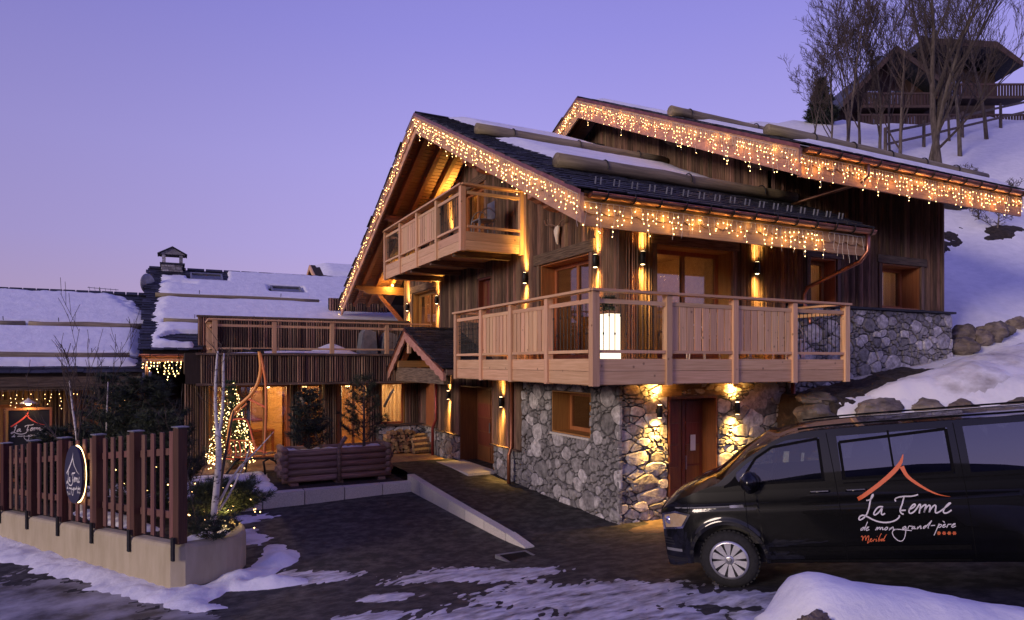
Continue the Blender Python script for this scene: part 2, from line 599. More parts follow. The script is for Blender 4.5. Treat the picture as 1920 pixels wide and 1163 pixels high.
# iron drain
gr = thing('drain_grate', 'square iron drain grate in the asphalt at the end of the ramp kerb', 'drain grate', (5.2, 10.05, G(5.2, 10.05)))
fr = MB()
gz = G(5.2, 10.05)
for a in ((4.9, 5.5, 9.76, 9.81), (4.9, 5.5, 10.29, 10.34), (4.9, 4.95, 9.81, 10.29), (5.45, 5.5, 9.81, 10.29)):
    fr.box(*a, gz - .08, gz + .022)
fr.build('frame', m_zinc, gr)
for i in range(9):
    yy = 9.84 + i * .052
    MB().box(4.95, 5.45, yy, yy + .022, gz - .05, gz + .016).build('bar', m_iron, gr)
MB().box(4.955, 5.445, 9.815, 10.285, gz - .07, gz + .006).build('pit', m_black, gr)


# hillside to the right and behind the house
def bank_edge(u, v):
    v0 = max(7.2, min(9.5, 9.5 - .58 * (u - 12.4)))
    return sm(v, v0 - 1.5, v0 + .55)


def HZ(u, v):
    D, X = .451 * u + .8926 * v, .8926 * u - .451 * v
    base = -.45 + .145 * (max(11.8, min(u, 21)) - 15)
    d = D - 18.7
    climb = (.60 * d if d < 27 else 16.2 + .10 * (d - 27)) if d > 0 else 0
    s_ = sm(X, 6, 15)
    z = base + climb * s_
    z += (.5 * nz(u * .16, v * .16) + .18 * nz(u * .5, v * .5)) * sm(D, 19.5, 26) + .06 * nz(u * 1.1, v * 1.1)
    return G(u, v) - .15 + (z - G(u, v) + .15) * bank_edge(u, v) * sm(u, 12.1, 12.6)


us = lin(12.0, 30, .3)[:-1] + lin(30, 90, 1.5)[:-1] + lin(90, 240, 15)
vs = lin(5.4, 26, .25)[:-1] + lin(26, 90, 1.5)[:-1] + lin(90, 260, 15)


def in_house(u, v):
    return not (12.3 < u < 18.4 and 11.6 < v < 24) and not (u < 12.6 and v > 11.2 and v < 30)


tag(grid(us, vs, HZ, in_house).build('hillside', m_snow, None, True), 'steep snow covered hillside', kind='structure')


def hp(u, v):
    return (u, v, HZ(u, v)), (0, 0, 1)


tag(sheet('soil_strip', lin(12.2, 19.6, .08), lin(6.2, 11.2, .08), hp,
          lambda u, v: .05 + .06 * nz(u * 2, v * 2, 3) + .05 * nz(u * 6, v * 6) - .25 * sm(u, 16.2, 19.5) + .04 * (1 - bank_edge(u, v)) - .25 * sm(v, 9.8 + .09 * (u - 13) + .3 * nz(u, 2), 9.1) * bank_edge(u, v) ** 3 - .1 * sm(u, 12.5, 12.2) - .0,
          m_soil, -.05), 'strip of bare dark soil along the stone base', kind='stuff')
tag(sheet('snow_bank', lin(12.2, 34, .12), lin(6.0, 10.6, .1), hp,
          lambda u, v: (.30 + .012 * (u - 13)) * sm(v, 7.5, 8.6) * (1 - sm(v, 9.0 + .05 * (u - 13), 10.0 + .08 * (u - 13) + .25 * nz(u * .9, 7))) * sm(u, 12.5, 14.6) + .09 * nz(u * 1.2, v * 1.2) + .05 * nz(u * 4, v * 4) - .07 - .9 * (1 - bank_edge(u, v - .1)) ** .7,
          m_snowd, -.1), 'mound of cleared dirty snow on the bank behind the van', kind='stuff')
for k, (cu, cv, ru, rv) in enumerate(((25.5, 15.5, 1.9, .55), (28.6, 14.6, 1.2, .4), (24.0, 14.6, .5, .3), (30.5, 17.3, 1.6, .45))):
    tag(sheet('earth_patch', lin(cu - 2.6, cu + 2.6, .12), lin(cv - 1.3, cv + 1.3, .12), hp,
              lambda u, v: .10 * (1 - ((u - cu) / ru) ** 2 - ((v - cv) / rv) ** 2 + 1.0 * nz(u * 1.6, v * 1.6, k) + .5 * nz(u * 5, v * 5, k)), m_soil, -.05),
        'patches of bare earth showing through the hillside snow', kind='stuff')


# packed snow on the road
def ell(u, v, L):
    m = -9
    for cu, cv, a, b, ang in L:
        c, s_ = math.cos(ang), math.sin(ang)
        x, y = (u - cu) * c + (v - cv) * s_, -(u - cu) * s_ + (v - cv) * c
        m = max(m, 1 - math.sqrt((x / a) ** 2 + (y / b) ** 2))
    return m


RS = [(3.9, 9.55, 1.75, .62, -.75), (4.6, 9.0, 1.0, .42, -.72), (2.0, 11.15, 1.2, .42, -.65), (2.7, 9.0, .5, .3, -.5), (4.65, 6.9, 1.9, .95, -.75), (3.3, 7.1, 1.2, .5, -.75), (5.6, 5.75, 1.0, .45, -.7), (2.1, 8.1, .6, .35, -.6),
      (4.4, 5.6, 1.6, .7, -.75)]


def gp(u, v):
    return (u, v, G(u, v)), (0, 0, 1)


tag(sheet('road_snow', lin(1, 8, .035), lin(4, 12.6, .035), gp,
          lambda u, v: .05 * (ell(u, v, RS) * 1.1 + .30 * nz(u * 1.5, v * 1.5) + .24 * nz(u * 4.5 + v * 2, v * 4.5 - u * 2) + .24 * nz((u + v) * 4, (u - v) * 11) + .16 * nz(u * 14, v * 14) - .02) * .5 - .004 + .008 * nz(u * 9 - v * 9, (u + v) * 2),
          m_pack, -.012), 'thin packed snow patches on the asphalt', kind='stuff')
LS = [(-1.5, 11.0, 3.2, 1.5, -1.0), (-2.6, 9.3, 3.0, 2.4, -.9), (-4.6, 13, 3, 2.5, -.9)]
tag(sheet('icy_roadside', lin(-7, 1.8, .06), lin(6.5, 17.5, .06), gp,
          lambda u, v: .02 * (ell(u, v, LS) + .35 * nz(u * 1.1, v * 1.1, 4) + .3 * nz(u * 3.6, v * 3.6, 4) + .3 * nz(u * 12, v * 12, 4) - .10),
          m_ice, -.008), 'grey icy snow covering the road edge', kind='stuff')
PW = [(.05, 11.15), (-3.4, 17.0)]


def plow(u, v):
    d = ((u + 3.3) * -(11.35 - 17.0) + (v - 17.0) * (.1 + 3.3)) / math.hypot(3.4, 5.65)   # distance in front of the wall line (negative = roadside)
    a = .13 * sm(-d, .75 + .3 * nz(u * .8, v * .8), .05) * (1 - sm(d, .3, .5)) * sm(u, .9, .2)
    e_ = .20 * max(0, ell(u, v, [(.95, 11.75, .95, .5, .7), (1.65, 12.6, .8, .45, 1.2), (1.25, 11.2, 1.0, .3, -.4)])) ** .7
    return max(a, e_) + .05 * nz(u * 2, v * 2) + .03 * nz(u * 6, v * 6) - .055


tag(sheet('cleared_snow', lin(-4.2, 2.6, .06), lin(10.2, 18.0, .06), gp, plow, m_snow, -.03), 'strip of cleared snow along the foot of the concrete wall', kind='stuff')
tag(sheet('bed_snow', lin(-3.0, 2.45, .07), lin(17.45, 20.65, .07), lambda u, v: ((u, v, -3.2), (0, 0, 1)),
          lambda u, v: .12 * sm(u, -2.9, -2.6) * (1 - sm(u, 2.2, 2.44)) * sm(v, 17.46, 17.8) * (1 - sm(v, 20.4, 20.64)) + .05 * nz(u * 1.6, v * 1.6) + .03 * nz(u * 5, v * 5) - .035, m_snow, -.02),
    'snow lying in the raised bed', kind='stuff')
tag(sheet('bay_snow', lin(.9, 3.2, .06), lin(12.6, 17.1, .06), gp,
          lambda u, v: .05 * (ell(u, v, [(1.35, 16.3, 1.0, .5, .0), (1.3, 14.6, .5, 1.0, .2), (1.7, 13.3, .3, .5, 0.)]) + .4 * nz(u * 2, v * 2, 9) + .3 * nz(u * 7, v * 7, 9)) - .012, m_snowd, -.012),
    'thin dirty snow at the edge of the parking bay', kind='stuff')

# low snow covered wall close to the camera
bank = thing('snow_capped_wall', 'low stone wall capped with a thick rounded cushion of snow, nearest the camera', 'wall', (4.3, 2.7, -2.4))
A0, A1 = Vector((3.52, 3.12, 0)), Vector((7.3, 1.0, 0))
dA = (A1 - A0).normalized()
nA = Vector((-dA.y, dA.x, 0))
b = MB()
ns, nr = 60, 26
for i in range(ns + 1):
    t = i / ns * (A1 - A0).length - .12
    ed = sm(t, -.13, .22)
    top = -1.405 - .17 * max(0, t - .4) + .02 * nz(t * 2.3)
    for j in range(nr + 1):
        a = math.pi * (-.12 + 1.24 * j / nr)
        rx = (.12 + .32 * ed) * (1 + .07 * nz(t * 2, a * 1.3))
        rz = (.07 + .26 * ed) * (1 + .08 * nz(t * 3, a * 2) + .035 * nz(t * 9, a * 5))
        p = A0 + dA * t + nA * (-rx * math.cos(a) * (1 - .25 * max(0, -math.sin(a))))
        b.v.append((p.x, p.y, top - .33 + .07 * (1 - ed) * -3 * 0 + rz * math.sin(a) + (0 if math.sin(a) > 0 else .10 * nz(t * 5, j))))
for i in range(ns):
    for j in range(nr):
        b.f.append((i * (nr + 1) + j, (i + 1) * (nr + 1) + j, (i + 1) * (nr + 1) + j + 1, i * (nr + 1) + j + 1))
b.f.append(tuple(range(nr + 1)))
b.build('snow_cap', m_snow, bank, True)
t = -.02
k = 0
while t < 4.0:
    w = rnd.uniform(.28, .45)
    for lev in range(3):
        for sd_ in (-1, 1):
            p = A0 + dA * (t + w / 2 + rnd.uniform(-.05, .05)) + nA * sd_ * .13
            z = -1.98 - lev * .3 - .17 * max(0, t - .4) + .02
            MB().blob(p + V(0, 0, z), (w * .62, .26, .24), 3, .3, 1.4, k * 3.1).build('stone', m_boulder, bank, True)
            k += 1
    t += w
for k, (s_, h, r3) in enumerate(((.10, -1.66, (.17, .11, .14)), (.34, -1.70, (.21, .11, .13)), (.95, -1.86, (.25, .10, .10)))):
    MB().blob(A0 + dA * s_ - nA * (.35 if s_ < .2 else .46) + V(0, 0, h), r3, 4, .42, 2.6, 5 + k).build('frozen_earth', m_earth, bank, True)

# forested ridge across the valley behind the photographer (seen only as a reflection in the van windows)
m_ridge = M('forested_ridge', (.010, .012, .016), (.05, .05, .06), (.05, .05, .08), .9, var=0, bump=0, detail=8)
b = MB()
n = 90
for i in range(n + 1):
    a = math.radians(135 + 220 * i / n)
    for j, (rr_, f) in enumerate(((150, -.15), (190, .35), (240, .85), (290, 1.0), (340, .6))):
        h = 20 + 44 * math.exp(-((math.degrees(a) - 222) / 17) ** 2) + 8 * nz(i * .13, 5) + 5 * nz(i * .55, 9)
        b.v.append((rr_ * math.cos(a), rr_ * math.sin(a), -6 + h * f))
for i in range(n):
    for j in range(4):
        b.f.append((i * 5 + j, (i + 1) * 5 + j, (i + 1) * 5 + j + 1, i * 5 + j + 1))
tag(b.build('far_hills', m_ridge, None, True), 'dark forested ridge across the valley', kind='structure')
# ------------------------------------------------------------------ masonry, cladding, windows
def clip(poly, a, b, c):
    """keep the side a*x + b*y <= c"""
    out = []
    for i in range(len(poly)):
        p, q = poly[i], poly[(i + 1) % len(poly)]
        dp, dq = a * p[0] + b * p[1] - c, a * q[0] + b * q[1] - c
        if dp <= 0:
            out.append(p)
        if dp * dq < 0:
            t = dp / (dp - dq)
            out.append((p[0] + t * (q[0] - p[0]), p[1] + t * (q[1] - p[1])))
    return out


def area(p):
    return .5 * sum(p[i][0] * p[(i + 1) % len(p)][1] - p[(i + 1) % len(p)][0] * p[i][1] for i in range(len(p)))


def shrink(poly, g):
    n = len(poly)
    out = list(poly)
    for i in range(n):
        p, q = poly[i], poly[(i + 1) % n]
        dx, dy = q[0] - p[0], q[1] - p[1]
        l = math.hypot(dx, dy)
        if l < 1e-6:
            continue
        a, b = dy / l, -dx / l
        out = clip(out, a, b, a * p[0] + b * p[1] - g)
        if len(out) < 3:
            return []
    return out


def stone_cells(x0, x1, z0, z1, size, holes=(), seed=1, asp=1.55):
    """uneven rubble: cells of a weighted Voronoi diagram, clipped to the wall and its openings"""
    r = random.Random(seed)
    pts = []
    target = int((x1 - x0) * (z1 - z0) / (size * size * .55))
    tries = 0
    while len(pts) < target and tries < target * 60:
        tries += 1
        w = r.choice((.4, .5, .6, .8, 1., 1.3, 1.7)) * size
        p = (r.uniform(x0, x1) / asp, r.uniform(z0, z1), w)
        if all((p[0] - q[0]) ** 2 + (p[1] - q[1]) ** 2 > (.36 * (w + q[2])) ** 2 for q in pts):
            pts.append(p)
    cells = []
    for i, p in enumerate(pts):
        poly = [(x0 / asp, z0), (x1 / asp, z0), (x1 / asp, z1), (x0 / asp, z1)]
        near = sorted(((q[0] - p[0]) ** 2 + (q[1] - p[1]) ** 2, j) for j, q in enumerate(pts) if j != i)[:16]
        for _, j in near:
            q = pts[j]
            a, b = q[0] - p[0], q[1] - p[1]
            c = (q[0] ** 2 + q[1] ** 2 - q[2] ** 2 * .5 - (p[0] ** 2 + p[1] ** 2 - p[2] ** 2 * .5)) / 2
            poly = clip(poly, a, b, c)
            if len(poly) < 3:
                break
        if len(poly) < 3:
            continue
        poly = [(x * asp, z) for x, z in poly]
        for hx0, hx1, hz0, hz1 in holes:
            cx, cz = sum(q[0] for q in poly) / len(poly), sum(q[1] for q in poly) / len(poly)
            opts = [(hx0 - cx, (1, 0, hx0)), (cx - hx1, (-1, 0, -hx1)), (hz0 - cz, (0, 1, hz0)), (cz - hz1, (0, -1, -hz1))]
            best = max(opts)
            ov = any(hx0 < q[0] < hx1 and hz0 < q[1] < hz1 for q in poly) or (hx0 < cx < hx1 and hz0 < cz < hz1)
            if ov or best[0] < .2:
                if min(q[0] for q in poly) < hx1 and max(q[0] for q in poly) > hx0 and min(q[1] for q in poly) < hz1 and max(q[1] for q in poly) > hz0:
                    poly = clip(poly, *best[1])
                    if len(poly) < 3:
                        break
        if len(poly) >= 3 and abs(area(poly)) > .004:
            if area(poly) < 0:
                poly.reverse()
            cells.append(poly)
    return cells


def stone_mesh(b, poly, put, r):
    """one stone: jointed outline, rough rounded face; put(x, z, depth) -> world point"""
    p = shrink(poly, .007 + .007 * r.random())
    if len(p) < 3 or abs(area(p)) < .002:
        return False
    q = []
    n = len(p)
    for i in range(n):                       # cut the corners, shake the outline
        a, c = p[i], p[(i + 1) % n]
        l = math.hypot(c[0] - a[0], c[1] - a[1])
        if l < .02:
            q.append(((a[0] + c[0]) / 2, (a[1] + c[1]) / 2))
            continue
        for t in (.19, .81):
            q.append((a[0] + t * (c[0] - a[0]) + r.uniform(-.009, .009), a[1] + t * (c[1] - a[1]) + r.uniform(-.009, .009)))
    n = len(q)
    cx, cz = sum(x for x, _ in q) / n, sum(z for _, z in q) / n
    t = r.uniform(.022, .062)
    tx, tz = r.uniform(-.07, .07), r.uniform(-.07, .07)
    vs = [put(x, z, -.03) for x, z in q] + [put(x, z, t * .55 + (x - cx) * tx * .5 + (z - cz) * tz * .5) for x, z in q]
    for f, d in ((.86, 1.),):
        vs += [put(cx + (x - cx) * f, cz + (z - cz) * f, t * d + (x - cx) * tx + (z - cz) * tz + r.uniform(-.007, .007)) for x, z in q]
    vs.append(put(cx + r.uniform(-.03, .03), cz + r.uniform(-.03, .03), t * r.uniform(.95, 1.1)))
    fs = []
    for k in range(2):
        fs += [(k * n + i, k * n + (i + 1) % n, (k + 1) * n + (i + 1) % n, (k + 1) * n + i) for i in range(n)]
    fs += [(2 * n + i, 2 * n + (i + 1) % n, 3 * n) for i in range(n)]
    b.add(vs, fs)
    return True


def rubble(parent, faces, seed, limit=300):
    """faces: (x0, x1, z0, z1, size, holes, put). The largest stones are parts, the small ones one mass"""
    r = random.Random(seed)
    L = []
    for k, (x0, x1, z0, z1, size, holes, put) in enumerate(faces):
        for c in stone_cells(x0, x1, z0, z1, size, holes, seed * 10 + k, (1.15, 1.75, 1.4, 1.2, 1.2)[k]):
            L.append((area(c), c, put))
    L.sort(key=lambda a: -a[0])
    rest = MB()
    for i, (_, c, put) in enumerate(L):
        b = MB() if i < limit else rest
        if stone_mesh(b, c, put, r) and i < limit:
            b.build('stone', m_stone, parent, 24)
    if rest.v:
        tag(rest.build('small_stones', m_stone, parent, 24), kind='stuff')


def holes_split(a0, a1, z0, z1, H):
    """z-intervals of a strip that stay solid beside the openings"""
    iv = [(z0, z1)]
    for h0, h1, hz0, hz1 in H:
        if h0 < (a0 + a1) / 2 < h1:
            nv = []
            for p, q in iv:
                if hz1 <= p or hz0 >= q:
                    nv.append((p, q))
                else:
                    if hz0 > p + .02:
                        nv.append((p, hz0))
                    if hz1 < q - .02:
                        nv.append((hz1, q))
            iv = nv
    return iv


def backing(parent, name, ax, d0, d1, a0, a1, zlo, zhi, H, mat):
    """solid wall behind cladding or stones with real openings; zlo/zhi may be functions of the position"""
    zl = zlo if callable(zlo) else (lambda a: zlo)
    zh = zhi if callable(zhi) else (lambda a: zhi)
    cuts = sorted(set([a0, a1] + [h for q in H for h in q[:2] if a0 < h < a1] + lin(a0, a1, 1.0)))
    b = MB()
    for p, q in zip(cuts, cuts[1:]):
        m = (p + q) / 2
        for z0, z1 in holes_split(p, q, zl(m), min(zh(p), zh(q)), H):
            if ax == 'x':
                b.box(d0, d1, p, q, z0, z1)
            else:
                b.box(p, q, d0, d1, z0, z1)
    return b.build(name, mat, parent)


def board_mesh(ax, out, a, w, z0, z1, r):
    """waney upright board: shallow rounded face; out = coordinate of the wall face, proud towards the viewer"""
    t = r.uniform(.05, .085)
    g_ = r.uniform(.42, .58)
    prof = [(0, 0), (.03 * w, .35 * t), (.5 * g_ * w, t), ((g_ - .08) * w, .6 * t), ((g_ - .045) * w, .02 * t), ((g_ + .045) * w, .02 * t), ((g_ + .08) * w, .6 * t), ((.5 + .5 * g_) * w, .92 * t), (.97 * w, .30 * t), (w, 0)]
    b = MB()
    n = len(prof)
    lean = r.uniform(-.004, .004)
    for z, s_ in ((z0, 0), (z1, lean)):
        for x, d in prof:
            b.v.append((out - d, a + x + s_, z) if ax == 'x' else (a + x + s_, out - d, z))
    b.f = [(i, i + 1, n + i + 1, n + i) for i in range(n - 1)] + [tuple(range(n - 1, -1, -1)), tuple(range(n, 2 * n))]
    return b


def cladding(parent, ax, out, a0, a1, zlo, zhi, H, seed, wmin=.115, wmax=.165, name='board'):
    r = random.Random(seed)
    zl = zlo if callable(zlo) else (lambda a: zlo)
    zh = zhi if callable(zhi) else (lambda a: zhi)
    edges = sorted(set([a0, a1] + [h for q in H for h in q[:2] if a0 < h < a1]))
    for p, q in zip(edges, edges[1:]):
        n = max(1, int(round((q - p) / ((wmin + wmax) / 2))))
        ws = [r.uniform(wmin, wmax) for _ in range(n)]
        k = (q - p) / sum(ws)
        a = p
        for w in ws:
            w *= k
            for z0, z1 in holes_split(a, a + w, zl(a + w / 2), min(zh(a), zh(a + w)), H):
                if z1 - z0 > .06:
                    board_mesh(ax, out, a + .008, w - .017, z0, z1, r).build(name, m_old, parent)
            a += w


def P3(ax, a, d, z):
    return (d, a, z) if ax == 'x' else (a, d, z)


def bx3(b, ax, a0, a1, d0, d1, z0, z1):
    return b.box(d0, d1, a0, a1, z0, z1) if ax == 'x' else b.box(a0, a1, d0, d1, z0, z1)


def window(parent, ax, face, a0, a1, z0, z1, depth, leaves=2, trim=True, name='window', reveal=m_hz, fr=.09, curtain=None, sill=None, lint=.24, glass=m_glass, hdr=None):
    """opening in a wall at coordinate face (viewer on the low side): reveals, casing, glazed frame set back by depth"""
    g = face + depth
    base = MB()
    bx3(base, ax, a0, a0 + .03, face - .01, g + .08, z0, z1)
    bx3(base, ax, a1 - .03, a1, face - .01, g + .08, z0, z1)
    bx3(base, ax, a0 + .03, a1 - .03, face - .01, g + .08, z1 - .03, z1)
    bx3(base, ax, a0 + .03, a1 - .03, face - .01, g + .08, z0, z0 + .03)
    w = base.build(name, reveal, parent)
    f = MB()
    x0, x1, y0, y1 = a0 + .032, a1 - .032, z0 + .032, z1 - .032
    bx3(f, ax, x0, x0 + fr, g, g + .07, y0, y1)
    bx3(f, ax, x1 - fr, x1, g, g + .07, y0, y1)
    bx3(f, ax, x0 + fr, x1 - fr, g, g + .07, y1 - fr, y1)
    bx3(f, ax, x0 + fr, x1 - fr, g, g + .07, y0, y0 + fr)
    f.build('frame', reveal, w)
    lw = (x1 - x0 - 2 * fr) / leaves
    for i in range(leaves):
        p = x0 + fr + i * lw
        if i:
            bx3(MB(), ax, p - .045, p + .045, g - .004, g + .066, y0 + fr, y1 - fr).build('mullion', reveal, w)
        q0, q1 = p + (.045 if i else 0), p + lw - (.045 if i < leaves - 1 else 0)
        bx3(MB(), ax, q0, q1, g + .03, g + .042, y0 + fr, y1 - fr).build('pane', glass, w)
    if trim:
        for (p, q) in ((a0 - .13, a0 - .004), (a1 + .004, a1 + .13)):
            bx3(MB(), ax, p, q, face - .06, face - .0, z0, z1).build('casing', m_old, w)
        h = hdr or (a0 - .2, a1 + .2)
        bx3(MB(), ax, h[0], h[1], face - .085, face - .0, z1 + .004, z1 + lint).build('lintel', m_oldy if ax == 'x' else m_oldx, w)
    if sill:
        bx3(MB(), ax, a0 - .02, a1 + .02, face - .07, face + .02, z0 - .05, z0 - .003).build('sill', sill, w)
    if curtain:
        n = 28
        b = MB()
        for (c0, c1) in curtain:
            for i in range(n):
                s0, s1 = c0 + (c1 - c0) * i / n, c0 + (c1 - c0) * (i + 1) / n
                e0, e1 = .02 * math.sin(i * 1.35), .02 * math.sin((i + 1) * 1.35)
                b.add([P3(ax, s0, g + .16 + e0, z0 + .05), P3(ax, s1, g + .16 + e1, z0 + .05), P3(ax, s1, g + .16 + e1, z1 - .05), P3(ax, s0, g + .16 + e0, z1 - .05)], [(0, 1, 2, 3)])
        b.build('curtain', m_curt, w, True)
    return w


def room(parent, x0, x1, y0, y1, z0, z1, lights, mat=m_room, col=WARM2, front=None):
    """lit room behind glass: floor, ceiling, walls as one shell open towards the windows (front: set of open sides)"""
    b = MB()
    front = front or ''
    q = [(x0, y0, z0), (x1, y0, z0), (x1, y1, z0), (x0, y1, z0), (x0, y0, z1), (x1, y0, z1), (x1, y1, z1), (x0, y1, z1)]
    fs = {'f': (0, 1, 2, 3), 'c': (4, 5, 6, 7), 'y': (0, 1, 5, 4), 'X': (1, 2, 6, 5), 'Y': (2, 3, 7, 6), 'x': (3, 0, 4, 7)}
    b.add(q, [f for k, f in fs.items() if k not in front])
    o = b.build('interior_shell', mat, parent)
    for i, (lx, ly, lz, e_) in enumerate(lights):
        light('room_light', 'POINT', (lx, ly, lz), parent, e_, col, .12)
    return o


# ------------------------------------------------------------------ the chalet
UG, VR, ZR = 6.0, 17.7, 6.87            # main gable plane, ridge
VE, SL = 9.3, .480                      # eave line, slope
VEL = 26.95                             # far eave
U2, ZR2, VR2, SL2 = 11.15, 8.14, 17.5, .465   # second, higher roof


def rz1(v):
    return ZR - SL * abs(v - VR)


def rz2(v):
    return ZR2 - SL2 * abs(v - VR2)


FACE_U, FACE_V = 8.0, 11.07
chalet = thing('chalet', 'large timber and stone chalet with stepped slate roofs, balconies and icicle lights', 'chalet', (8, 11.07, -3.3))

# ---- gable side (faces -X)
Hg = [(12.08, 14.25, .06, 2.36), (17.1, 17.98, .06, 2.44), (21.45, 24.0, .30, 2.56), (16.99, 19.46, -3.10, -.70), (17.5, 19.3, 3.22, 5.2)]


def gz0(v):
    return -.36 if v < 15.3 else (-2.26 if v < 21.32 else -.62)


w = backing(chalet, 'gable_wall', 'x', 8.0, 8.3, 11.07, 25.05, gz0, lambda v: rz1(v) - .2, Hg, m_dark)
cladding(w, 'x', 8.0, 11.07, 25.05, gz0, lambda v: rz1(v) - .24, Hg, 21)
# corner post
MB().box(7.955, 8.10, 11.0, 11.085, -.36, 3.4).build('corner_board', m_old, w)
# ---- eave side (faces -Y)
He = [(8.93, 11.03, .06, 2.46), (13.52, 14.46, 1.38, 2.52), (16.16, 17.77, 1.40, 2.55)]


def ez0(u):
    return -.36 if u < 12.7 else 1.38


w2 = backing(chalet, 'eave_wall', 'y', 11.07, 11.37, 8.3, 18.76, ez0, lambda u: 3.52 if u < 12.2 else 4.95, He, m_dark)
cladding(w2, 'y', 11.07, 8.10, 18.76, ez0, lambda u: 3.50 if u < 12.2 else 4.9, He, 22)
MB().box(18.70, 18.80, 11.02, 16, 1.4, 4.9).build('corner_board', m_old, w2)
# ---- gable wall of the higher roof
w3 = backing(chalet, 'upper_gable_wall', 'x', 12.2, 12.5, 11.4, 24, lambda v: rz1(v) - .4, lambda v: rz2(v) - .15, [], m_dark)
cladding(w3, 'x', 12.2, 11.1, 21, lambda v: rz1(v) - .3, lambda v: rz2(v) - .2, [], 23, .13, .19)

# ---- stone walls
Hs1 = [(12.12, 13.76, -1.63, -.66)]
Hs2 = [(9.26, 10.66, -3.6, -.70)]
sw = backing(chalet, 'stone_wall', 'x', 8.03, 8.5, 11.1, 15.3, -3.9, -.36, Hs1, m_mortar)
sw2 = backing(sw, 'stone_wall_core', 'y', 11.10, 11.6, 8.5, 12.75, -3.9, -.36, Hs2, m_mortar)
sw3 = backing(sw, 'stone_base_core', 'y', 11.04, 11.4, 12.75, 19.12, -3.9, 1.33, [], m_mortar)
sw4 = MB().box(18.7, 19.12, 11.4, 16, -1.2, 1.33).build('stone_base_return', m_mortar, sw)
for a_, c_ in ((15.3, 16.99), (19.46, 21.3)):
    backing(sw, 'door_wall_core', 'x', 8.03, 8.3, a_, c_, -3.9, -2.3, [], m_mortar)
pu_ = lambda off: (lambda x, z, d: (off - d, x, z))
pv_ = lambda off: (lambda x, z, d: (x, off - d, z))
rubble(sw, [(11.03, 15.3, -3.75, -.36, .20, Hs1, pu_(8.03)), (7.99, 12.75, -3.75, -.36, .195, Hs2, pv_(11.10)),
            (12.75, 19.15, -1.3, 1.33, .21, [], pv_(11.04)), (15.3, 16.97, -3.5, -2.3, .22, [], pu_(8.03)), (19.48, 21.32, -3.5, -2.3, .22, [], pu_(8.03))], 5)
MB().prism([(12.75, 1.33), (19.2, 1.33), (19.2, 1.385), (12.75, 1.385)], 'y', 10.93, 11.2).build('slate_ledge', m_slate, sw)
MB().prism([(14.6, -1.0), (19.16, -.2), (19.16, .12), (14.6, -.42)], 'y', 10.90, 11.05).build('concrete_footing', m_kerb, sw)
for a, c in ((15.3, 16.97), (19.48, 21.34)):
    MB().box(7.86, 8.02, a, c, -2.295, -2.255).build('ledge', m_oldy, sw)

# recess between the front door wall and the wing
rc = MB().box(8.0, 8.2, 21.3, 23.3, -3.9, -.55).build('recess_wall', m_dark, chalet)
cladding(rc, 'x', 8.0, 21.32, 21.62, -2.2, -.6, [], 71)
cladding(rc, 'x', 8.0, 22.5, 23.0, -2.2, -.6, [], 72)
MB().box(7.96, 8.0, 21.64, 22.48, -2.2, -.62).build('timber_panel', m_hz, rc)
rr0 = random.Random(2)
for c_ in stone_cells(21.3, 22.7, -3.2, -2.22, .26, [], 78):
    b = MB()
    if stone_mesh(b, c_, lambda x, z, d: (8.0 - d, x, z), rr0):
        b.build('stone', m_stone, rc, 24)
MB().box(7.84, 8.0, 21.36, 22.7, -2.22, -2.18).build('ledge', m_oldy, rc)
# ---- windows and doors
window(chalet, 'x', 8.0, 12.08, 14.25, .06, 2.36, .36, 2, hdr=(11.85, 14.5), lint=.26)
window(chalet, 'y', 11.07, 8.93, 11.03, .06, 2.46, .36, 2, hdr=(8.75, 11.2), lint=.26)
window(chalet, 'x', 8.0, 21.45, 24.0, .30, 2.56, .22, 2, hdr=(21.3, 24.15), curtain=[(21.6, 22.3)])
window(chalet, 'y', 11.07, 13.52, 14.46, 1.38, 2.52, .30, 1, curtain=[(14.0, 14.5)])
window(chalet, 'y', 11.07, 16.16, 17.77, 1.40, 2.55, .45, 1, curtain=[(16.2, 17.7)], lint=.2)
window(chalet, 'x', 8.0, 17.5, 19.3, 3.22, 5.2, .15, 2)
window(chalet, 'x', 8.03, 12.12, 13.76, -1.63, -.66, .46, 1, trim=False, sill=m_kerb)


def door(parent, ax, face, a0, a1, z0, z1, depth, split, lint):
    b = MB()
    g = face + depth
    bx3(b, ax, a0, a0 + .04, face - .02, g + .06, z0, z1)
    bx3(b, ax, a1 - .04, a1, face - .02, g + .06, z0, z1)
    bx3(b, ax, a0 + .04, a1 - .04, face - .02, g + .06, z1 - .05, z1)
    d = b.build('door', m_door, parent)
    bx3(MB(), ax, a0 + .05, split - .01, g + .0, g + .05, z0 + .02, z1 - .055).build('leaf', m_door, d)
    bx3(MB(), ax, split + .01, a1 - .05, g + .0, g + .05, z0 + .02, z1 - .055).build('leaf', m_door, d)
    n = 5
    for (p, q) in ((a0 + .05, split - .01), (split + .01, a1 - .05)):
        for i in range(n):
            h = (z1 - z0 - .2) / n
            bx3(MB(), ax, p + .1, q - .1, g - .018, g - .001, z0 + .1 + i * h, z0 + .06 + (i + 1) * h).build('panel', m_door, d)
    bx3(MB(), ax, split + .06, split + .085, g - .07, g - .045, z0 + .95, z0 + 1.25).build('handle', m_zinc, d)
    bx3(MB(), ax, lint[0], lint[1], face - .05, face + .25, z1 + .003, z1 + .26).build('lintel', m_oldx if ax == 'y' else m_oldy, d)
    return d


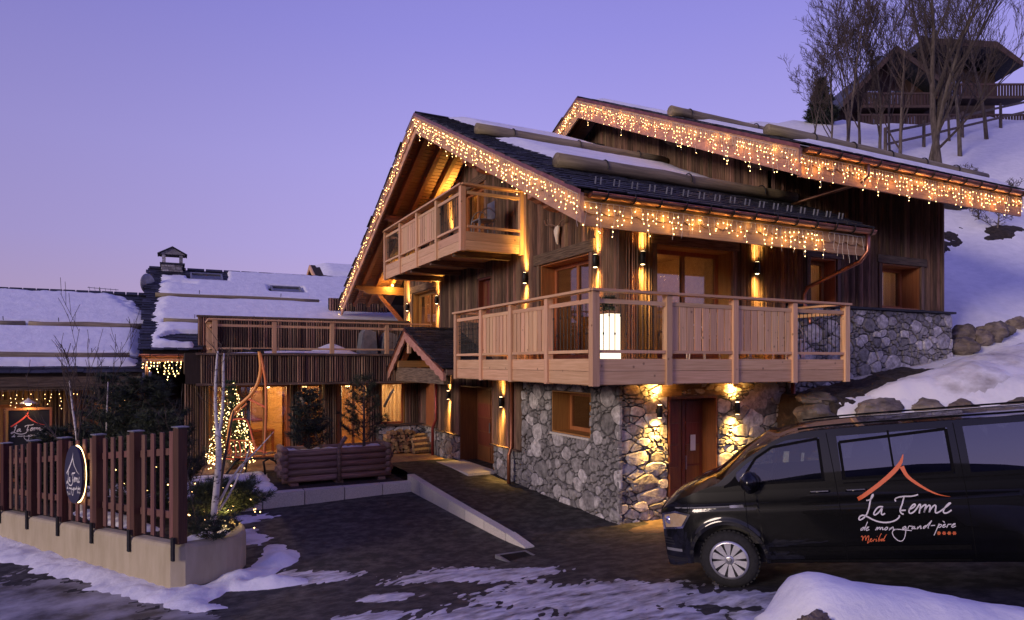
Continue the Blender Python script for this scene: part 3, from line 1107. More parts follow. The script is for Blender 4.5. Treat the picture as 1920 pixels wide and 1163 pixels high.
door(chalet, 'x', 8.03, 16.99, 19.46, -3.08, -.70, .55, 18.3, (16.8, 19.65))
d_ = door(chalet, 'y', 11.10, 9.28, 10.64, -3.3, -.72, .40, 10.0, (9.1, 10.9))
MB().box(10.22, 10.36, 11.46, 11.478, -1.95, -1.6).build('notice_plate', m_white, d_)
door(chalet, 'x', 8.0, 17.1, 17.98, .06, 2.44, .12, 17.54, (17.0, 18.1))
MB().box(7.2, 8.1, 16.9, 19.4, -3.15, -3.035).build('door_step', m_kerb, chalet)

# rooms behind the big windows
room(chalet, 8.52, 12.0, 11.6, 16.2, .04, 2.75, [(10.6, 14.2, 2.0, 30)], front='xy')
room(chalet, 8.55, 9.8, 21.2, 24.3, .2, 2.7, [(9.2, 23, 2.3, 55)], front='x')
room(chalet, 13.3, 14.8, 11.7, 13.0, 1.3, 2.8, [(14.2, 12.4, 2.4, 14)], front='y')
room(chalet, 15.9, 18.0, 11.9, 13.2, 1.3, 2.8, [(17, 12.6, 2.5, 12)], front='y')
room(chalet, 8.6, 10.5, 12.0, 14.4, -2.5, -.5, [(9.6, 12.9, -.9, 4)], front='x')
room(chalet, 8.4, 10.4, 16.7, 19.4, 3.2, 5.3, [(9.6, 18, 4.8, 40)], front='x')
# table, sofa back and lamp seen inside the corner room
t_ = MB().box(9.4, 11.2, 13.6, 14.5, .76, .82)
for p, q in ((9.5, 13.7), (11.1, 13.7), (9.5, 14.4), (11.1, 14.4)):
    t_.box(p - .04, p + .04, q - .04, q + .04, .05, .76)
tag(t_.build('dining_table', m_hx, None), 'wooden dining table inside the lit corner room', 'table')
# ------------------------------------------------------------------ roofs
def slate_mesh():
    me = bpy.data.meshes.new('slate')
    b = MB().box(-.5, .5, -.5, .5, -.5, .5)
    me.from_pydata(b.v, [], b.f)
    me.materials.append(m_slate)
    return me


SLATE = slate_mesh()


def slope_frame(vr, zr, ve, slope):
    sg = -1 if ve < vr else 1
    l = math.hypot(1, slope)
    dn = Vector((0, sg / l, -slope / l))          # down the slope
    nn = Vector((0, sg * slope / l, 1 / l))       # outwards
    L = abs(ve - vr) * l

    def pos(u, t):                                # t = distance from the ridge
        return Vector((u, vr, zr)) + dn * t
    return dn, nn, L, pos


def slates(parent, vr, zr, ve, slope, u0, u1, t0, t1, n_parts, seed, near, wid=.27, expo=.23, u1f=None):
    """rows of slates laid from eave to ridge; the n_parts nearest the viewer are parts, the others one mass"""
    r = random.Random(seed)
    dn, nn, L, pos = slope_frame(vr, zr, ve, slope)
    todo = []
    t = t1
    while t > t0 + expo * 1.86:
        ue = u1f(t) if u1f else u1
        u = u0 + r.uniform(-.12, 0)
        while u < ue:
            w = wid * r.uniform(.7, 1.35)
            todo.append((u + w / 2, t + r.uniform(-.03, .03), w, r.uniform(.012, .028), r.uniform(-.012, .012)))
            u += w
        t -= expo
    todo.sort(key=lambda q: near(q[0], q[1]))
    rest = MB()
    for i, (u, t, w, th, yaw) in enumerate(todo):
        ln = expo * 1.9
        c = pos(u, t - ln / 2) + nn * (.030 + th * .2)
        tilt = math.atan2(.035, ln)
        ax = Vector((1, yaw * 3, 0)).normalized()
        d2 = (dn * math.cos(tilt) + nn * math.sin(tilt)).normalized()
        d2 = (d2 - ax * d2.dot(ax)).normalized()
        n2 = ax.cross(-d2).normalized()
        if n2.z < 0:
            n2 = -n2
        if i < n_parts:
            m4 = Matrix(((ax.x * (w - .008), d2.x * ln, n2.x * th, 0), (ax.y * (w - .008), d2.y * ln, n2.y * th, 0), (ax.z * (w - .008), d2.z * ln, n2.z * th, 0), (0, 0, 0, 1)))
            place('slate', SLATE, parent, c, m4)
        else:
            rest.add([c + ax * a * (w - .008) + d2 * b * ln + n2 * e_ * th for e_ in (-.5, .5) for a, b in ((-.5, -.5), (.5, -.5), (.5, .5), (-.5, .5))],
                     [(0, 3, 2, 1), (4, 5, 6, 7), (0, 1, 5, 4), (1, 2, 6, 5), (2, 3, 7, 6), (3, 0, 4, 7)])
    if rest.v:
        tag(rest.build('slates_beyond', m_slate, parent), kind='stuff')


def slab(parent, name, vr, zr, ve, slope, u0, u1, up, dn_, mat):
    dn, nn, L, pos = slope_frame(vr, zr, ve, slope)
    b = MB()
    vs = [pos(u, t) + nn * h for u in (u0, u1) for t, h in ((0, up), (L, up), (L, -dn_), (0, -dn_))]
    b.add(vs, [(0, 1, 2, 3), (7, 6, 5, 4), (0, 4, 5, 1), (1, 5, 6, 2), (2, 6, 7, 3), (3, 7, 4, 0)])
    return b.build(name, mat, parent)


def wavy(l, amp, per, n=None):
    n = n or int(l / .04)
    return [(i / n * l, -amp * abs(math.sin(math.pi * (i / n * l) / per))) for i in range(n + 1)]


def rake(parent, u, vr, zr, ve, slope, h=.50, t=.055, over=.06):
    """barge board in the gable plane with a scalloped board and a copper edge in front of it"""
    sg = -1 if ve < vr else 1
    ze = zr - slope * abs(ve - vr)
    b = MB().prism([(vr, zr - .05), (ve, ze - .05), (ve, ze - .05 - h), (vr, zr - .05 - h)], 'x', u, u + t)
    b.build('barge_board', m_fr, parent)
    L = abs(ve - vr)
    top = [(vr + sg * x, zr - .045 - slope * x) for x in (0, L)]
    low = [(vr + sg * x, zr - .30 + y - slope * x) for x, y in wavy(L, .055, .36)]
    MB().prism(top + low[::-1], 'x', u - .03, u - .003).build('scalloped_board', m_fr, parent)
    MB().prism([(vr, zr + .015), (ve + sg * .04, ze + .015 - .02), (ve + sg * .04, ze - .085), (vr, zr - .065)], 'x', u - .06, u - .034).build('copper_edge', m_copper, parent)


def fascia(parent, v, z, u0, u1, h=.52):
    MB().box(u0, u1, v, v + .05, z - h, z - .04).build('fascia_board', m_fx, parent)
    L = u1 - u0
    low = [(u0 + x, z - .27 + y) for x, y in wavy(L, .055, .36)]
    MB().prism([(u0, z - .04), (u1, z - .04)] + low[::-1], 'y', v - .03, v - .003).build('scalloped_board', m_fx, parent)


def gutter(parent, v, z, u0, u1, mat, step=.56, r=.085):
    b = MB()
    n = 10
    for x in (u0, u1):
        for k in range(n + 1):
            a = math.pi * k / n
            b.v.append((x, v - r * math.cos(a), z - r * math.sin(a)))
        for k in range(n, -1, -1):
            a = math.pi * k / n
            b.v.append((x, v - (r - .008) * math.cos(a), z - (r - .008) * math.sin(a)))
    m = 2 * n + 2
    b.f = [(k, (k + 1) % m, m + (k + 1) % m, m + k) for k in range(m)]
    g = b.build('gutter', mat, parent, True)
    for x, s_ in ((u0, -1), (u1, 1)):
        MB().prism([(v - r * math.cos(math.pi * k / 8), z - r * math.sin(math.pi * k / 8)) for k in range(9)], 'x', x, x + s_ * .012).build('end_cap', mat, g)
    MB().tube([(u0, v - r - .004, z), (u1, v - r - .004, z)], .011, 6).build('bead', mat, g, True)
    x = u0 + .3
    while x < u1 - .1:
        q = MB()
        pts = [(x, v - (r + .012) * math.cos(a), z - (r + .012) * math.sin(a)) for a in [math.pi * k / 8 for k in range(9)]]
        q.tube([(x, v - r - .01, z + .05)] + pts + [(x, v + r + .01, z + .07)], .013, 5)
        q.build('gutter_bracket', m_iron, g)
        x += step
    return g


def snow_log(parent, u0, u1, vr, zr, ve, slope, v, r=.105, hooks=3):
    z = zr - slope * abs(v - vr) + r + .05
    n = 10
    pts = [(u0 + (u1 - u0) * i / n, v + .018 * nz(i * .7, v), z + .015 * nz(i * .9, v, 4)) for i in range(n + 1)]
    lg = MB().tube(pts, [r * (1.06 - .2 * i / n + .03 * nz(i * 1.3, v, 8)) for i in range(n + 1)], 12)
    o = lg.build('snow_guard_log', m_log, parent, True)
    for i in range(hooks):
        x = u0 + (u1 - u0) * (.17 + .66 * i / max(1, hooks - 1))
        q = [(x, v - (r + .012) * math.cos(a), z + (r + .012) * math.sin(a)) for a in [math.pi * k / 8 for k in range(-1, 9)]]
        MB().tube(q + [(x, v + .25, z + .02)], .014, 5).build('hook', m_iron, o)


def purlin(parent, u0, u1, v, z, w=.2, h=.26, mat=m_hx):
    """roof beam with a carved end at u0"""
    b = MB().prism([(u0, z + h / 2), (u1, z + h / 2), (u1, z - h / 2), (u0 + .5, z - h / 2), (u0 + .36, z - h * .36), (u0 + .3, z - h * .1), (u0 + .18, z - h * .12), (u0 + .1, z + h * .05), (u0, z + h * .12)], 'y', v - w / 2, v + w / 2)
    return b.build('purlin', mat, parent)


roof = slab(chalet, 'roof', VR, ZR, VE, SL, UG + .03, 12.6, -.005, .05, m_dark)
slab(roof, 'roof_far_slope', VR, ZR, VEL, SL, UG + .03, 12.6, -.005, .05, m_dark)
dn1, nn1, L1, pos1 = slope_frame(VR, ZR, VE, SL)
slab(roof, 'eave_strip', VR - 6.63, ZR - SL * 6.63, VE, SL, 12.6, 13.2, -.005, .05, m_dark)
slates(roof, VR, ZR, VE, SL, UG - .03, 12.3, .05, L1 + .05, 300, 31, lambda u, t: -t + .35 * (u - 6), u1f=lambda t: 13.2 if t > L1 - 1.9 else 12.25)
slates(roof, VR, ZR, VEL, SL, UG - .03, 12.3, .05, slope_frame(VR, ZR, VEL, SL)[2], 0, 32, lambda u, t: t, wid=.4, expo=.35)
# ridge slates
for i in range(16):
    MB().prism([(VR - .14, ZR + .0), (VR, ZR + .065), (VR + .14, ZR + .0), (VR + .14, ZR - .02), (VR, ZR + .045), (VR - .14, ZR - .02)], 'x', UG - .05 + i * .4, UG + .37 + i * .4).build('ridge_slate', m_slate, roof)
# soffit boards and rafters under the gable overhang
for sg, ve in ((-1, VE), (1, VEL)):
    dn, nn, L, pos = slope_frame(VR, ZR, ve, SL)
    b = MB()
    t = .02
    while t < L - .1:
        w_ = .15
        u1_ = 8.0 if not (sg < 0 and t > L - 2.0) else 12.3
        vs_ = [pos(u, tt) + nn * h for u in (UG + .06, u1_) for tt, h in ((t, -.055), (t + w_ - .018, -.055), (t + w_ - .018, -.08 + .006 * rnd.random()), (t, -.08))]
        b.add(vs_, [(0, 1, 2, 3), (7, 6, 5, 4), (0, 4, 5, 1), (1, 5, 6, 2), (2, 6, 7, 3), (3, 7, 4, 0)])
        t += w_
    tag(b.build('soffit_boards', m_hx, roof), kind='stuff')
    for u in (6.45, 7.0, 7.55):
        MB().beam(pos(u, .15) - nn * .17, pos(u, L - .12) - nn * .18, .13, .20, nn).build('rafter', m_hx, roof)
    if sg < 0:
        for u in (8.3, 8.9, 9.5, 10.1, 10.7, 11.3, 11.9, 12.5, 13.0):
            MB().beam(pos(u, L - 2.0) - nn * .16, pos(u, L - .12) - nn * .16, .10, .15, nn).build('rafter', m_hy, roof)
    rake(roof, UG - .03, VR, ZR, ve, SL)
for v in (VR, 14.6, 11.35, 21.3, 25.2):
    purlin(roof, UG + .12, 8.1, v, rz1(v) - (.42 if v == VR else (.70 if v < 17 else .52)), .2, .30)
MB().beam((6.95, 25.2, rz1(25.2) - .6), (7.97, 25.2, 1.55), .14, .15, (0, 1, 0)).build('brace', m_hx, roof)
fascia(roof, VE + .06, rz1(VE) - .05, UG + .03, 13.15)
gutter(chalet, VE - .06, rz1(VE) - .055, UG + .1, 13.25, m_copper)
MB().tube([(13.08, VE - .06, rz1(VE) - .1), (13.08, VE - .06, 2.35), (13.06, VE + .1, 2.15), (13.17, 10.82, 1.75), (13.2, 10.93, 1.6), (13.2, 10.93, 1.35), (13.2, 10.8, 1.15), (13.0, 10.6, .9)], .045, 10).build('downpipe', m_copper, chalet, True)
MB().tube([(12.82, 10.93, -.4), (12.82, 10.93, -3.6)], .05, 10).build('downpipe', m_coppr, chalet, True)
MB().tube([(7.88, 15.62, -.3), (7.88, 15.62, -2.2), (7.80, 15.62, -2.4), (7.80, 15.62, -3.6)], .05, 10).build('downpipe', m_coppr, chalet, True)
MB().tube([(7.88, 21.25, -.5), (7.88, 21.25, -1.9), (7.82, 21.42, -2.2), (7.82, 21.42, -3.2)], .05, 10).build('downpipe', m_coppr, chalet, True)
snow_log(roof, 6.4, 12.1, VR, ZR, VE, SL, 14.55, .13, 3)
snow_log(roof, 6.5, 12.95, VR, ZR, VE, SL, 11.0, .14, 3)
# small ice stops on the lowest slates
for i in range(17):
    for dx in (0, .11):
        p = pos1(6.5 + i * .39 + dx, L1 - .45) + nn1 * .06
        MB().beam(p, p + nn1 * .12 - dn1 * .03, .03, .012, (1, 0, 0)).build('snow_stop', m_zinc, roof)

# higher roof
roof2 = slab(chalet, 'upper_roof', VR2, ZR2, VE + .02, SL2, U2 + .03, 19.3, -.005, .05, m_dark)
slab(roof2, 'upper_roof_far_slope', VR2, ZR2, 25.6, SL2, U2 + .03, 19.3, -.005, .05, m_dark)
dn2, nn2, L2, pos2 = slope_frame(VR2, ZR2, VE + .02, SL2)
slates(roof2, VR2, ZR2, VE + .02, SL2, U2 - .03, 19.35, .05, L2 + .05, 120, 33, lambda u, t: -t + .2 * (u - 11), wid=.34, expo=.28)
slates(roof2, VR2, ZR2, 25.6, SL2, U2 - .03, 19.35, .05, slope_frame(VR2, ZR2, 25.6, SL2)[2], 0, 34, lambda u, t: t, wid=.5, expo=.45)
for i in range(10):
    MB().prism([(VR2 - .14, ZR2 + .0), (VR2, ZR2 + .065), (VR2 + .14, ZR2 + .0), (VR2 + .14, ZR2 - .02), (VR2, ZR2 + .045), (VR2 - .14, ZR2 - .02)], 'x', U2 - .05 + i * .8, U2 + .77 + i * .8).build('ridge_slate', m_slate, roof2)
for sg, ve in ((-1, VE + .02), (1, 25.6)):
    dn, nn, L, pos = slope_frame(VR2, ZR2, ve, SL2)
    b = MB()
    t = .02
    while t < L - .1:
        u1_ = 12.2 if not (sg < 0 and t > L - 2.0) else 19.2
        vs_ = [pos(u, tt) + nn * h for u in (U2 + .06, u1_) for tt, h in ((t, -.055), (t + .142, -.055), (t + .142, -.08 + .003 * rnd.random()), (t, -.08))]
        b.add(vs_, [(0, 1, 2, 3), (7, 6, 5, 4), (0, 4, 5, 1), (1, 5, 6, 2), (2, 6, 7, 3), (3, 7, 4, 0)])
        t += .15
    tag(b.build('soffit_boards', m_hx, roof2), kind='stuff')
    for u in (11.6,):
        MB().beam(pos(u, .15) - nn * .17, pos(u, L - .12) - nn * .17, .11, .17, nn).build('rafter', m_hy, roof2)
    rake(roof2, U2 - .03, VR2, ZR2, ve, SL2, .56)
for v in (VR2, 13.9, 10.95):
    purlin(roof2, U2 + .12, 12.3, v, rz2(v) - (.42 if v == VR2 else .52), .26, .34, m_oldx)
purlin(roof2, 18.9, 18.91 + .6, 11.2, rz2(11.2) - .5, .2, .26)
fascia(roof2, VE + .08, rz2(VE) - .05, U2 + .03, 19.25, .56)
gutter(chalet, VE - .04, rz2(VE) - .055, U2 + .1, 19.35, m_copper, .62, .09)
MB().tube([(13.1, VE - .04, rz2(VE) - .12), (13.1, VE - .04, 3.95), (13.05, VE + .12, 3.82), (12.85, 10.7, 3.70), (12.75, 11.0, 3.62)], .045, 10).build('downpipe', m_copper, chalet, True)
snow_log(roof2, 10.95, 14.4, VR2, ZR2, VE, SL2, 13.0, .12, 2)
snow_log(roof2, 11.25, 19.3, VR2, ZR2, VE, SL2, 10.25, .12, 5)


# snow on the two roofs
def on1(u, t):
    return pos1(u, t) + nn1 * .06, nn1


def snow1(u, t):
    ragged = .35 * nz(u * 1.4, t * 1.4, 2) + .22 * nz(u * .6, t * 5.5, 5) + .16 * nz(u * 4, t * 9)
    v = VR - t / math.hypot(1, SL)
    if v > 14.75:                      # above the upper log
        m = min((u - 6.75 - .30 * t) * 1.2, (11.9 - .35 * (3.2 - t) - u) * 1.0, (v - 14.8) * 3, (t - .02) * 2.5)
    else:
        m = min((u - 6.65 - .26 * (14.5 - v)) * 1.2, (12.1 - u) * 1.2, (14.42 - v) * 3, (v - 11.2) * 3)
    m += ragged * .55
    return .11 * min(1, max(-1, m * 1.8)) - .01


tag(sheet('roof_snow', lin(6.1, 12.3, .07), lin(0, L1 - 1.0, .07), on1, snow1, m_snow, -.05), 'snow lying between the logs on the lower slate roof', kind='stuff')


def on2(u, t):
    return pos2(u, t) + nn2 * .06, nn2


def snow2(u, t):
    v = VR2 - t / math.hypot(1, SL2)
    m = min((u - U2 - .5) * 1.2, (19.2 - u) * 1.5, (v - 9.55) * 4) + .3 * nz(u * 1.2, t * 1.2, 8) + .2 * nz(u * .7, t * 5, 3)
    m = min(m, abs(v - 13.0) * 5 - .2 if u < 14.4 else 9, abs(v - 10.25) * 6 - .4)
    return .10 * min(1, max(-1, m * 1.6)) - .01


tag(sheet('roof_snow', lin(11.2, 19.35, .09), lin(0, L2, .09), on2, snow2, m_snow, -.05), 'snow lying along the higher slate roof', kind='stuff')

# ---- small gabled porch roof over the front door
PV, PZ = 19.55, 1.02
porch = slab(chalet, 'porch_roof', PV, PZ, 16.3, .365, 6.3, 8.0, 0, .05, m_dark)
slab(porch, 'porch_far_slope', PV, PZ, 21.3, .70, 6.3, 8.0, 0, .05, m_dark)
dnp, nnp, Lp, posp = slope_frame(PV, PZ, 16.3, .365)
slates(porch, PV, PZ, 16.3, .365, 6.27, 7.95, .03, Lp + .05, 150, 35, lambda u, t: -t, wid=.22, expo=.2)
slates(porch, PV, PZ, 21.3, .70, 6.27, 7.95, .03, slope_frame(PV, PZ, 21.3, .7)[2], 40, 36, lambda u, t: -t, wid=.22, expo=.2)
for i in range(5):
    MB().prism([(PV - .15, PZ - .0), (PV, PZ + .07), (PV + .12, PZ - .03), (PV + .12, PZ - .05), (PV, PZ + .045), (PV - .15, PZ - .025)], 'x', 6.24 + i * .36, 6.58 + i * .36).build('ridge_slate', m_slate, porch)
for ve, sl in ((16.3, .365), (21.3, .70)):
    rake(porch, 6.27, PV, PZ, ve, sl, .26, .05)
    for u in (6.6, 7.2, 7.7):
        dn, nn, L, pos = slope_frame(PV, PZ, ve, sl)
        MB().beam(pos(u, .1) - nn * .12, pos(u, L - .1) - nn * .12, .09, .13, nn).build('rafter', m_hy, porch)
MB().box(6.40, 6.60, 16.7, 21.0, -.58, -.16).build('tie_beam', m_oldy, porch)
for v in (17.2, 20.5):
    MB().box(6.33, 8.0, v - .09, v + .09, -.15, .06).build('wall_plate', m_hx, porch)
MB().box(6.34, 6.42, PV - .08, PV + .08, .28, .75).build('king_post', m_lz, porch)
MB().beam((6.5, 19.2, .55), (6.5, 17.6, -.05), .1, .16, (1, 0, 0)).build('brace', m_hy, porch)
MB().beam((6.5, 19.9, .55), (6.5, 20.7, -.1), .1, .16, (1, 0, 0)).build('brace', m_hy, porch)
MB().box(6.3, 8.0, 16.2, 16.34, -.33, -.18).build('eave_board', m_oldx, porch)
# ------------------------------------------------------------------ balconies
def rail_run(parent, ax, f, st, kinds, zb, first_post=True, last_post=True, fasc=True, top=1.18, seed=1, inset=0, pz=None):
    """railing in the plane ax = f through the post positions st; f is the outer face, the balcony lies on the high side"""
    r = random.Random(seed)
    ml = m_ly if ax == 'x' else m_lx
    lo, hi = st[0], st[-1]
    for i, a in enumerate(st):
        if (i == 0 and not first_post) or (i == len(st) - 1 and not last_post):
            continue
        w_ = .125 if i not in (0, len(st) - 1) else .14
        bx3(MB(), ax, a - w_ / 2, a + w_ / 2, f - .03, f + .10, zb - .46 if fasc else zb - (pz or .02), zb + top - .002).build('post', m_lz, parent)
    bx3(MB(), ax, lo - .09, hi + .09, f - .07, f + .13, zb + top, zb + top + .045).build('handrail', ml, parent)
    for i, k in enumerate(kinds):
        a, c = st[i] + .07, st[i + 1] - .07
        bx3(MB(), ax, a, c, f + .01, f + .06, zb + top - .20, zb + top - .125).build('rail', ml, parent)
        bx3(MB(), ax, a, c, f - .005, f + .065, zb + .115, zb + .17).build('rail', ml, parent)
        if fasc:
            for z0, z1 in ((zb - .435, zb - .205), (zb - .198, zb + .015)):
                bx3(MB(), ax, a - .06, c + .06, f + .012, f + .05, z0, z1).build('apron_board', ml, parent)
        z0, z1 = zb + .172, zb + top - .202
        if k == 'w':
            n = max(3, int(round((c - a) / .185)))
            p = (c - a) / n
            for j in range(n):
                x0 = a + j * p + .012 + r.uniform(0, .012)
                bx3(MB(), ax, x0, x0 + p - .03, f + .022, f + .046, z0, z1).build('panel_board', m_lz, parent)
        elif k in 'ig':
            n = max(4, int(round((c - a) / (.125 if k == 'i' else .09))))
            for j in range(1, n):
                x = a + (c - a) * j / n
                b = MB()
                h = z0 + (z1 - z0) * (.35 if j % 2 else .75)
                b.tube([P3(ax, x, f + .035, z0), P3(ax, x, f + .035, h - .03), P3(ax, x, f + .035, h), P3(ax, x, f + .035, h + .03), P3(ax, x, f + .035, z1)], [.0075, .0075, .018, .0075, .0075], 5)
                b.build('baluster', m_iron, parent)
            if k == 'g':
                for j in range(1, 7):
                    z = z0 + (z1 - z0) * j / 7
                    MB().tube([P3(ax, a, f + .05, z), P3(ax, c, f + .05, z)], .006, 5).build('crossbar', m_iron, parent)


bal = MB().prism([(6.46, 9.70), (12.93, 9.70), (12.93, 11.03), (7.96, 11.03), (7.96, 15.86), (6.46, 15.86)], 'z', -.02, .05).build('balcony', m_lx, chalet)
rail_run(bal, 'x', 6.41, [9.69, 11.2, 12.75, 14.29, 15.86], 'iwwg', .05, first_post=False, seed=1)
rail_run(bal, 'y', 9.62, [6.46, 8.06, 9.69, 11.32, 12.92], 'iwwi', .05, seed=2)
rail_run(bal, 'y', 15.80, [6.55, 7.95], 'i', .05, first_post=False, seed=3)
bx3(MB(), 'x', 9.75, 11.0, 12.86, 12.93, .05 - .43, .05).build('apron_board', m_ly, bal)
bx3(MB(), 'x', 9.7, 11.0, 12.84, 12.96, 1.23, 1.275).build('handrail', m_ly, bal)
bx3(MB(), 'x', 9.7, 11.0, 12.87, 12.93, 1.03, 1.1).build('rail', m_ly, bal)
for y in lin(9.9, 15.6, .57):
    MB().box(6.5, 7.95, y - .05, y + .05, -.24, -.025).build('joist', m_hx, bal)
for x in lin(8.3, 12.7, .55):
    MB().box(x - .05, x + .05, 9.75, 11.0, -.24, -.025).build('joist', m_hy, bal)
MB().prism([(6.47, 9.68), (12.9, 9.68), (12.9, 11.0), (7.95, 11.0), (7.95, 15.84), (6.47, 15.84)], 'z', -.40, -.36).build('underside', m_lx, bal)

ub = MB().box(6.33, 7.98, 15.15, 21.86, 3.1, 3.2).build('upper_balcony', m_ly, chalet)
rail_run(ub, 'x', 6.28, [15.2, 16.92, 18.53, 20.14, 21.8], 'iwwi', 3.2, seed=4, top=1.13)
rail_run(ub, 'y', 15.12, [6.35, 7.93], 'o', 3.2, first_post=False, seed=5, top=1.13)
rail_run(ub, 'y', 21.75, [6.4, 7.93], 'i', 3.2, first_post=False, seed=6, top=1.13)
y = 15.2
while y < 21.7:
    MB().box(6.36, 7.98, y, y + .17, 2.86, 2.89).build('soffit_plank', m_lx, ub)
    y += .18
for y in (15.9, 17.6, 19.3, 21.0):
    MB().box(6.36, 8.0, y - .07, y + .07, 2.70, 2.855).build('joist', m_oldx, ub)


# ------------------------------------------------------------------ wall lamps (up and down light)
def wall_lamp(loc, nrm, label, e_=1., wide=1., grp='up and down wall lamps on the chalet'):
    x, y, z = loc
    n = Vector(nrm)
    c = Vector(loc) + n * .10
    L = thing('wall_lamp', label, 'wall lamp', loc, grp)
    pr = [(.055, -.13), (.06, -.125), (.06, .125), (.055, .13), (.048, .13), (.046, .10)]
    MB().lathe([(.02, -.09), (.048, -.10)] + [(.05, -.13)] + pr[1:], c, 16).build('lamp_body', m_iron, L, True)
    MB().beam(Vector(loc) + n * .0, c, .05, .09).build('bracket', m_iron, L)
    for s_ in (-1, 1):
        MB().lathe([(.001, 0), (.04, 0), (.04, .004 * s_), (.001, .004 * s_)], c + V(0, 0, s_ * .131), 14).build('lens', m_lens, L)
        for cn, en, tl in ((135, 26., .25), (92, 150., .18), (48, 520., .13)):
            light('lamp_beam', 'SPOT', c + V(0, 0, s_ * .142), L, en * e_, WARM, .02, (-n.x * tl, -n.y * tl, s_), min(150, cn * wide), 1.0)
    return L


NU, NV = (-1, 0, 0), (0, -1, 0)
wall_lamp((7.96, 11.70, 2.12), NU, 'black wall lamp on the gable side close to the chalet corner')
wall_lamp((7.96, 14.85, 2.12), NU, 'black wall lamp beside the far jamb of the corner window, under the upper balcony post')
wall_lamp((7.96, 21.15, 2.10), NU, 'black wall lamp under the upper balcony, on the near side of its terrace door')
wall_lamp((7.96, 24.32, 2.08), NU, 'black wall lamp under the upper balcony, on the far side of its terrace door')
wall_lamp((8.49, 11.03, 2.12), NV, 'black wall lamp between the chalet corner and the balcony doors')
wall_lamp((11.68, 11.03, 2.12), NV, 'black wall lamp to the right of the balcony doors')
wall_lamp((7.96, 16.22, -1.06), NU, 'black wall lamp between the front door and the stone wall')
wall_lamp((7.96, 20.09, -1.04), NU, 'black wall lamp beside the front door, next to the firewood')
wall_lamp((8.90, 11.00, -1.0), NV, 'black wall lamp on stone, left of the ground floor side door', 1.0, 1.35)
wall_lamp((11.05, 11.00, -1.0), NV, 'black wall lamp on stone, right of the ground floor side door', 1.0, 1.35)
wall_lamp((7.96, 19.9, 4.05), NU, 'black wall lamp behind the boards of the upper balcony', 1.5)
sp = thing('soffit_bulb', 'small bare bulb glowing above the projecting roof beam', 'bulb', (7.5, 25.0, 2.95))
MB().lathe([(.001, -.03), (.03, -.02), (.035, .01), (.02, .04)], (7.5, 25.0, 2.95), 10).build('globe', m_bulb, sp)
MB().tube([(7.5, 25.0, 2.99), (7.5, 25.0, 3.1)], .012, 6).build('fitting', m_iron, sp)
light('bulb_light', 'POINT', (7.4, 24.9, 2.9), sp, 30, WARM, .04)


# ------------------------------------------------------------------ icicle light strings
def icicles(label, path, out, step, lmin, lmax, seed, mat=m_bulb, rb=.015, gap=.085, keep=1.0, wire=.0042, glow=0):
    """garland: a cable along path with hanging wires and small bulbs; out = direction away from the board"""
    r = random.Random(seed)
    out = Vector(out)
    S_ = thing('icicle_lights', label, 'string lights', path[0], 'icicle light strings')
    cab, bul = MB(), MB()
    P = [Vector(p) for p in path]
    top = []
    for p, q in zip(P, P[1:]):
        n = max(2, int((q - p).length / step))
        for i in range(n):
            top.append(p.lerp(q, i / n) + V(0, 0, -.012 * math.sin(i * math.pi) - .01 * r.random()))
    top.append(P[-1])
    cab.tube(top, wire * 1.2, 4, False)
    along = (P[-1] - P[0]).normalized()

    def bulb(p):
        d = Vector((r.uniform(-.6, .6), r.uniform(-.6, .6), -1)).normalized()
        a = d.orthogonal().normalized()
        b_ = d.cross(a)
        bul.add([p - d * rb * .9, p + a * rb * .75, p + b_ * rb * .75, p - a * rb * .75, p - b_ * rb * .75, p + d * rb * 1.2],
                [(0, 1, 2), (0, 2, 3), (0, 3, 4), (0, 4, 1), (5, 2, 1), (5, 3, 2), (5, 4, 3), (5, 1, 4)])
    for i, t in enumerate(top):
        L = r.choice((lmin, (lmin + lmax) * .4, (lmin + lmax) * .55, lmax)) * r.uniform(.8, 1.15)
        p = Vector(t) + out * .01
        pts = [p.copy()]
        s_ = 0
        while s_ < L:
            p = p + V(0, 0, -gap * r.uniform(.8, 1.2)) + along * r.uniform(-.03, .03) + out * r.uniform(-.012, .016)
            s_ += gap
            pts.append(p.copy())
            if r.random() < keep:
                q = p + along * r.uniform(-.028, .028) + out * r.uniform(-.015, .02)
                bulb(q)
                if wire > .003:
                    cab.tube([p, q], wire * .8, 3, False)
        cab.tube(pts, wire, 3, False)
    if glow:                                  # the light the bulbs throw on the boards behind them
        for p, q in zip(P, P[1:]):
            n = int((q - p).length / .30)
            for i in range(n):
                c = p.lerp(q, (i + r.random()) / n) + V(0, 0, -r.uniform(.06, .34)) + out * .045
                light('bulb_glow', 'POINT', c, S_, glow * r.uniform(.4, 1.3), (1., .54, .13), .014)
    tag(cab.build('cable', m_wire, S_), kind='stuff')
    if bul.v:
        tag(bul.build('bulbs', mat, S_), kind='stuff')
    return S_


ux = UG - .09
icicles('dense warm icicle lights on the far rake of the main gable', [(ux, VR + .02, ZR - .08), (ux, VEL - .05, rz1(VEL) - .08)], NU, .15, .12, .36, 1, rb=.0105, glow=.2, gap=.11, keep=.66)
icicles('warm icicle lights along the near rake of the main gable, above the upper balcony', [(ux, VR - .02, ZR - .08), (ux, VE, rz1(VE) - .08)], NU, .085, .14, .42, 2, rb=.009, glow=.22, gap=.09, keep=.7)
icicles('warm icicle lights hanging from the eave above the corner balcony', [(6.02, VE - .0, rz1(VE) - .18), (11.75, VE - .0, rz1(VE) - .18)], NV, .115, .10, .46, 3, rb=.0095, glow=.75, gap=.09, keep=.75)
icicles('unlit white icicle wires at the right end of the eave above the balcony', [(11.95, VE, rz1(VE) - .18), (13.1, VE, rz1(VE) - .18)], NV, .13, .15, .48, 4, keep=0, wire=.006)
ux2 = U2 - .09
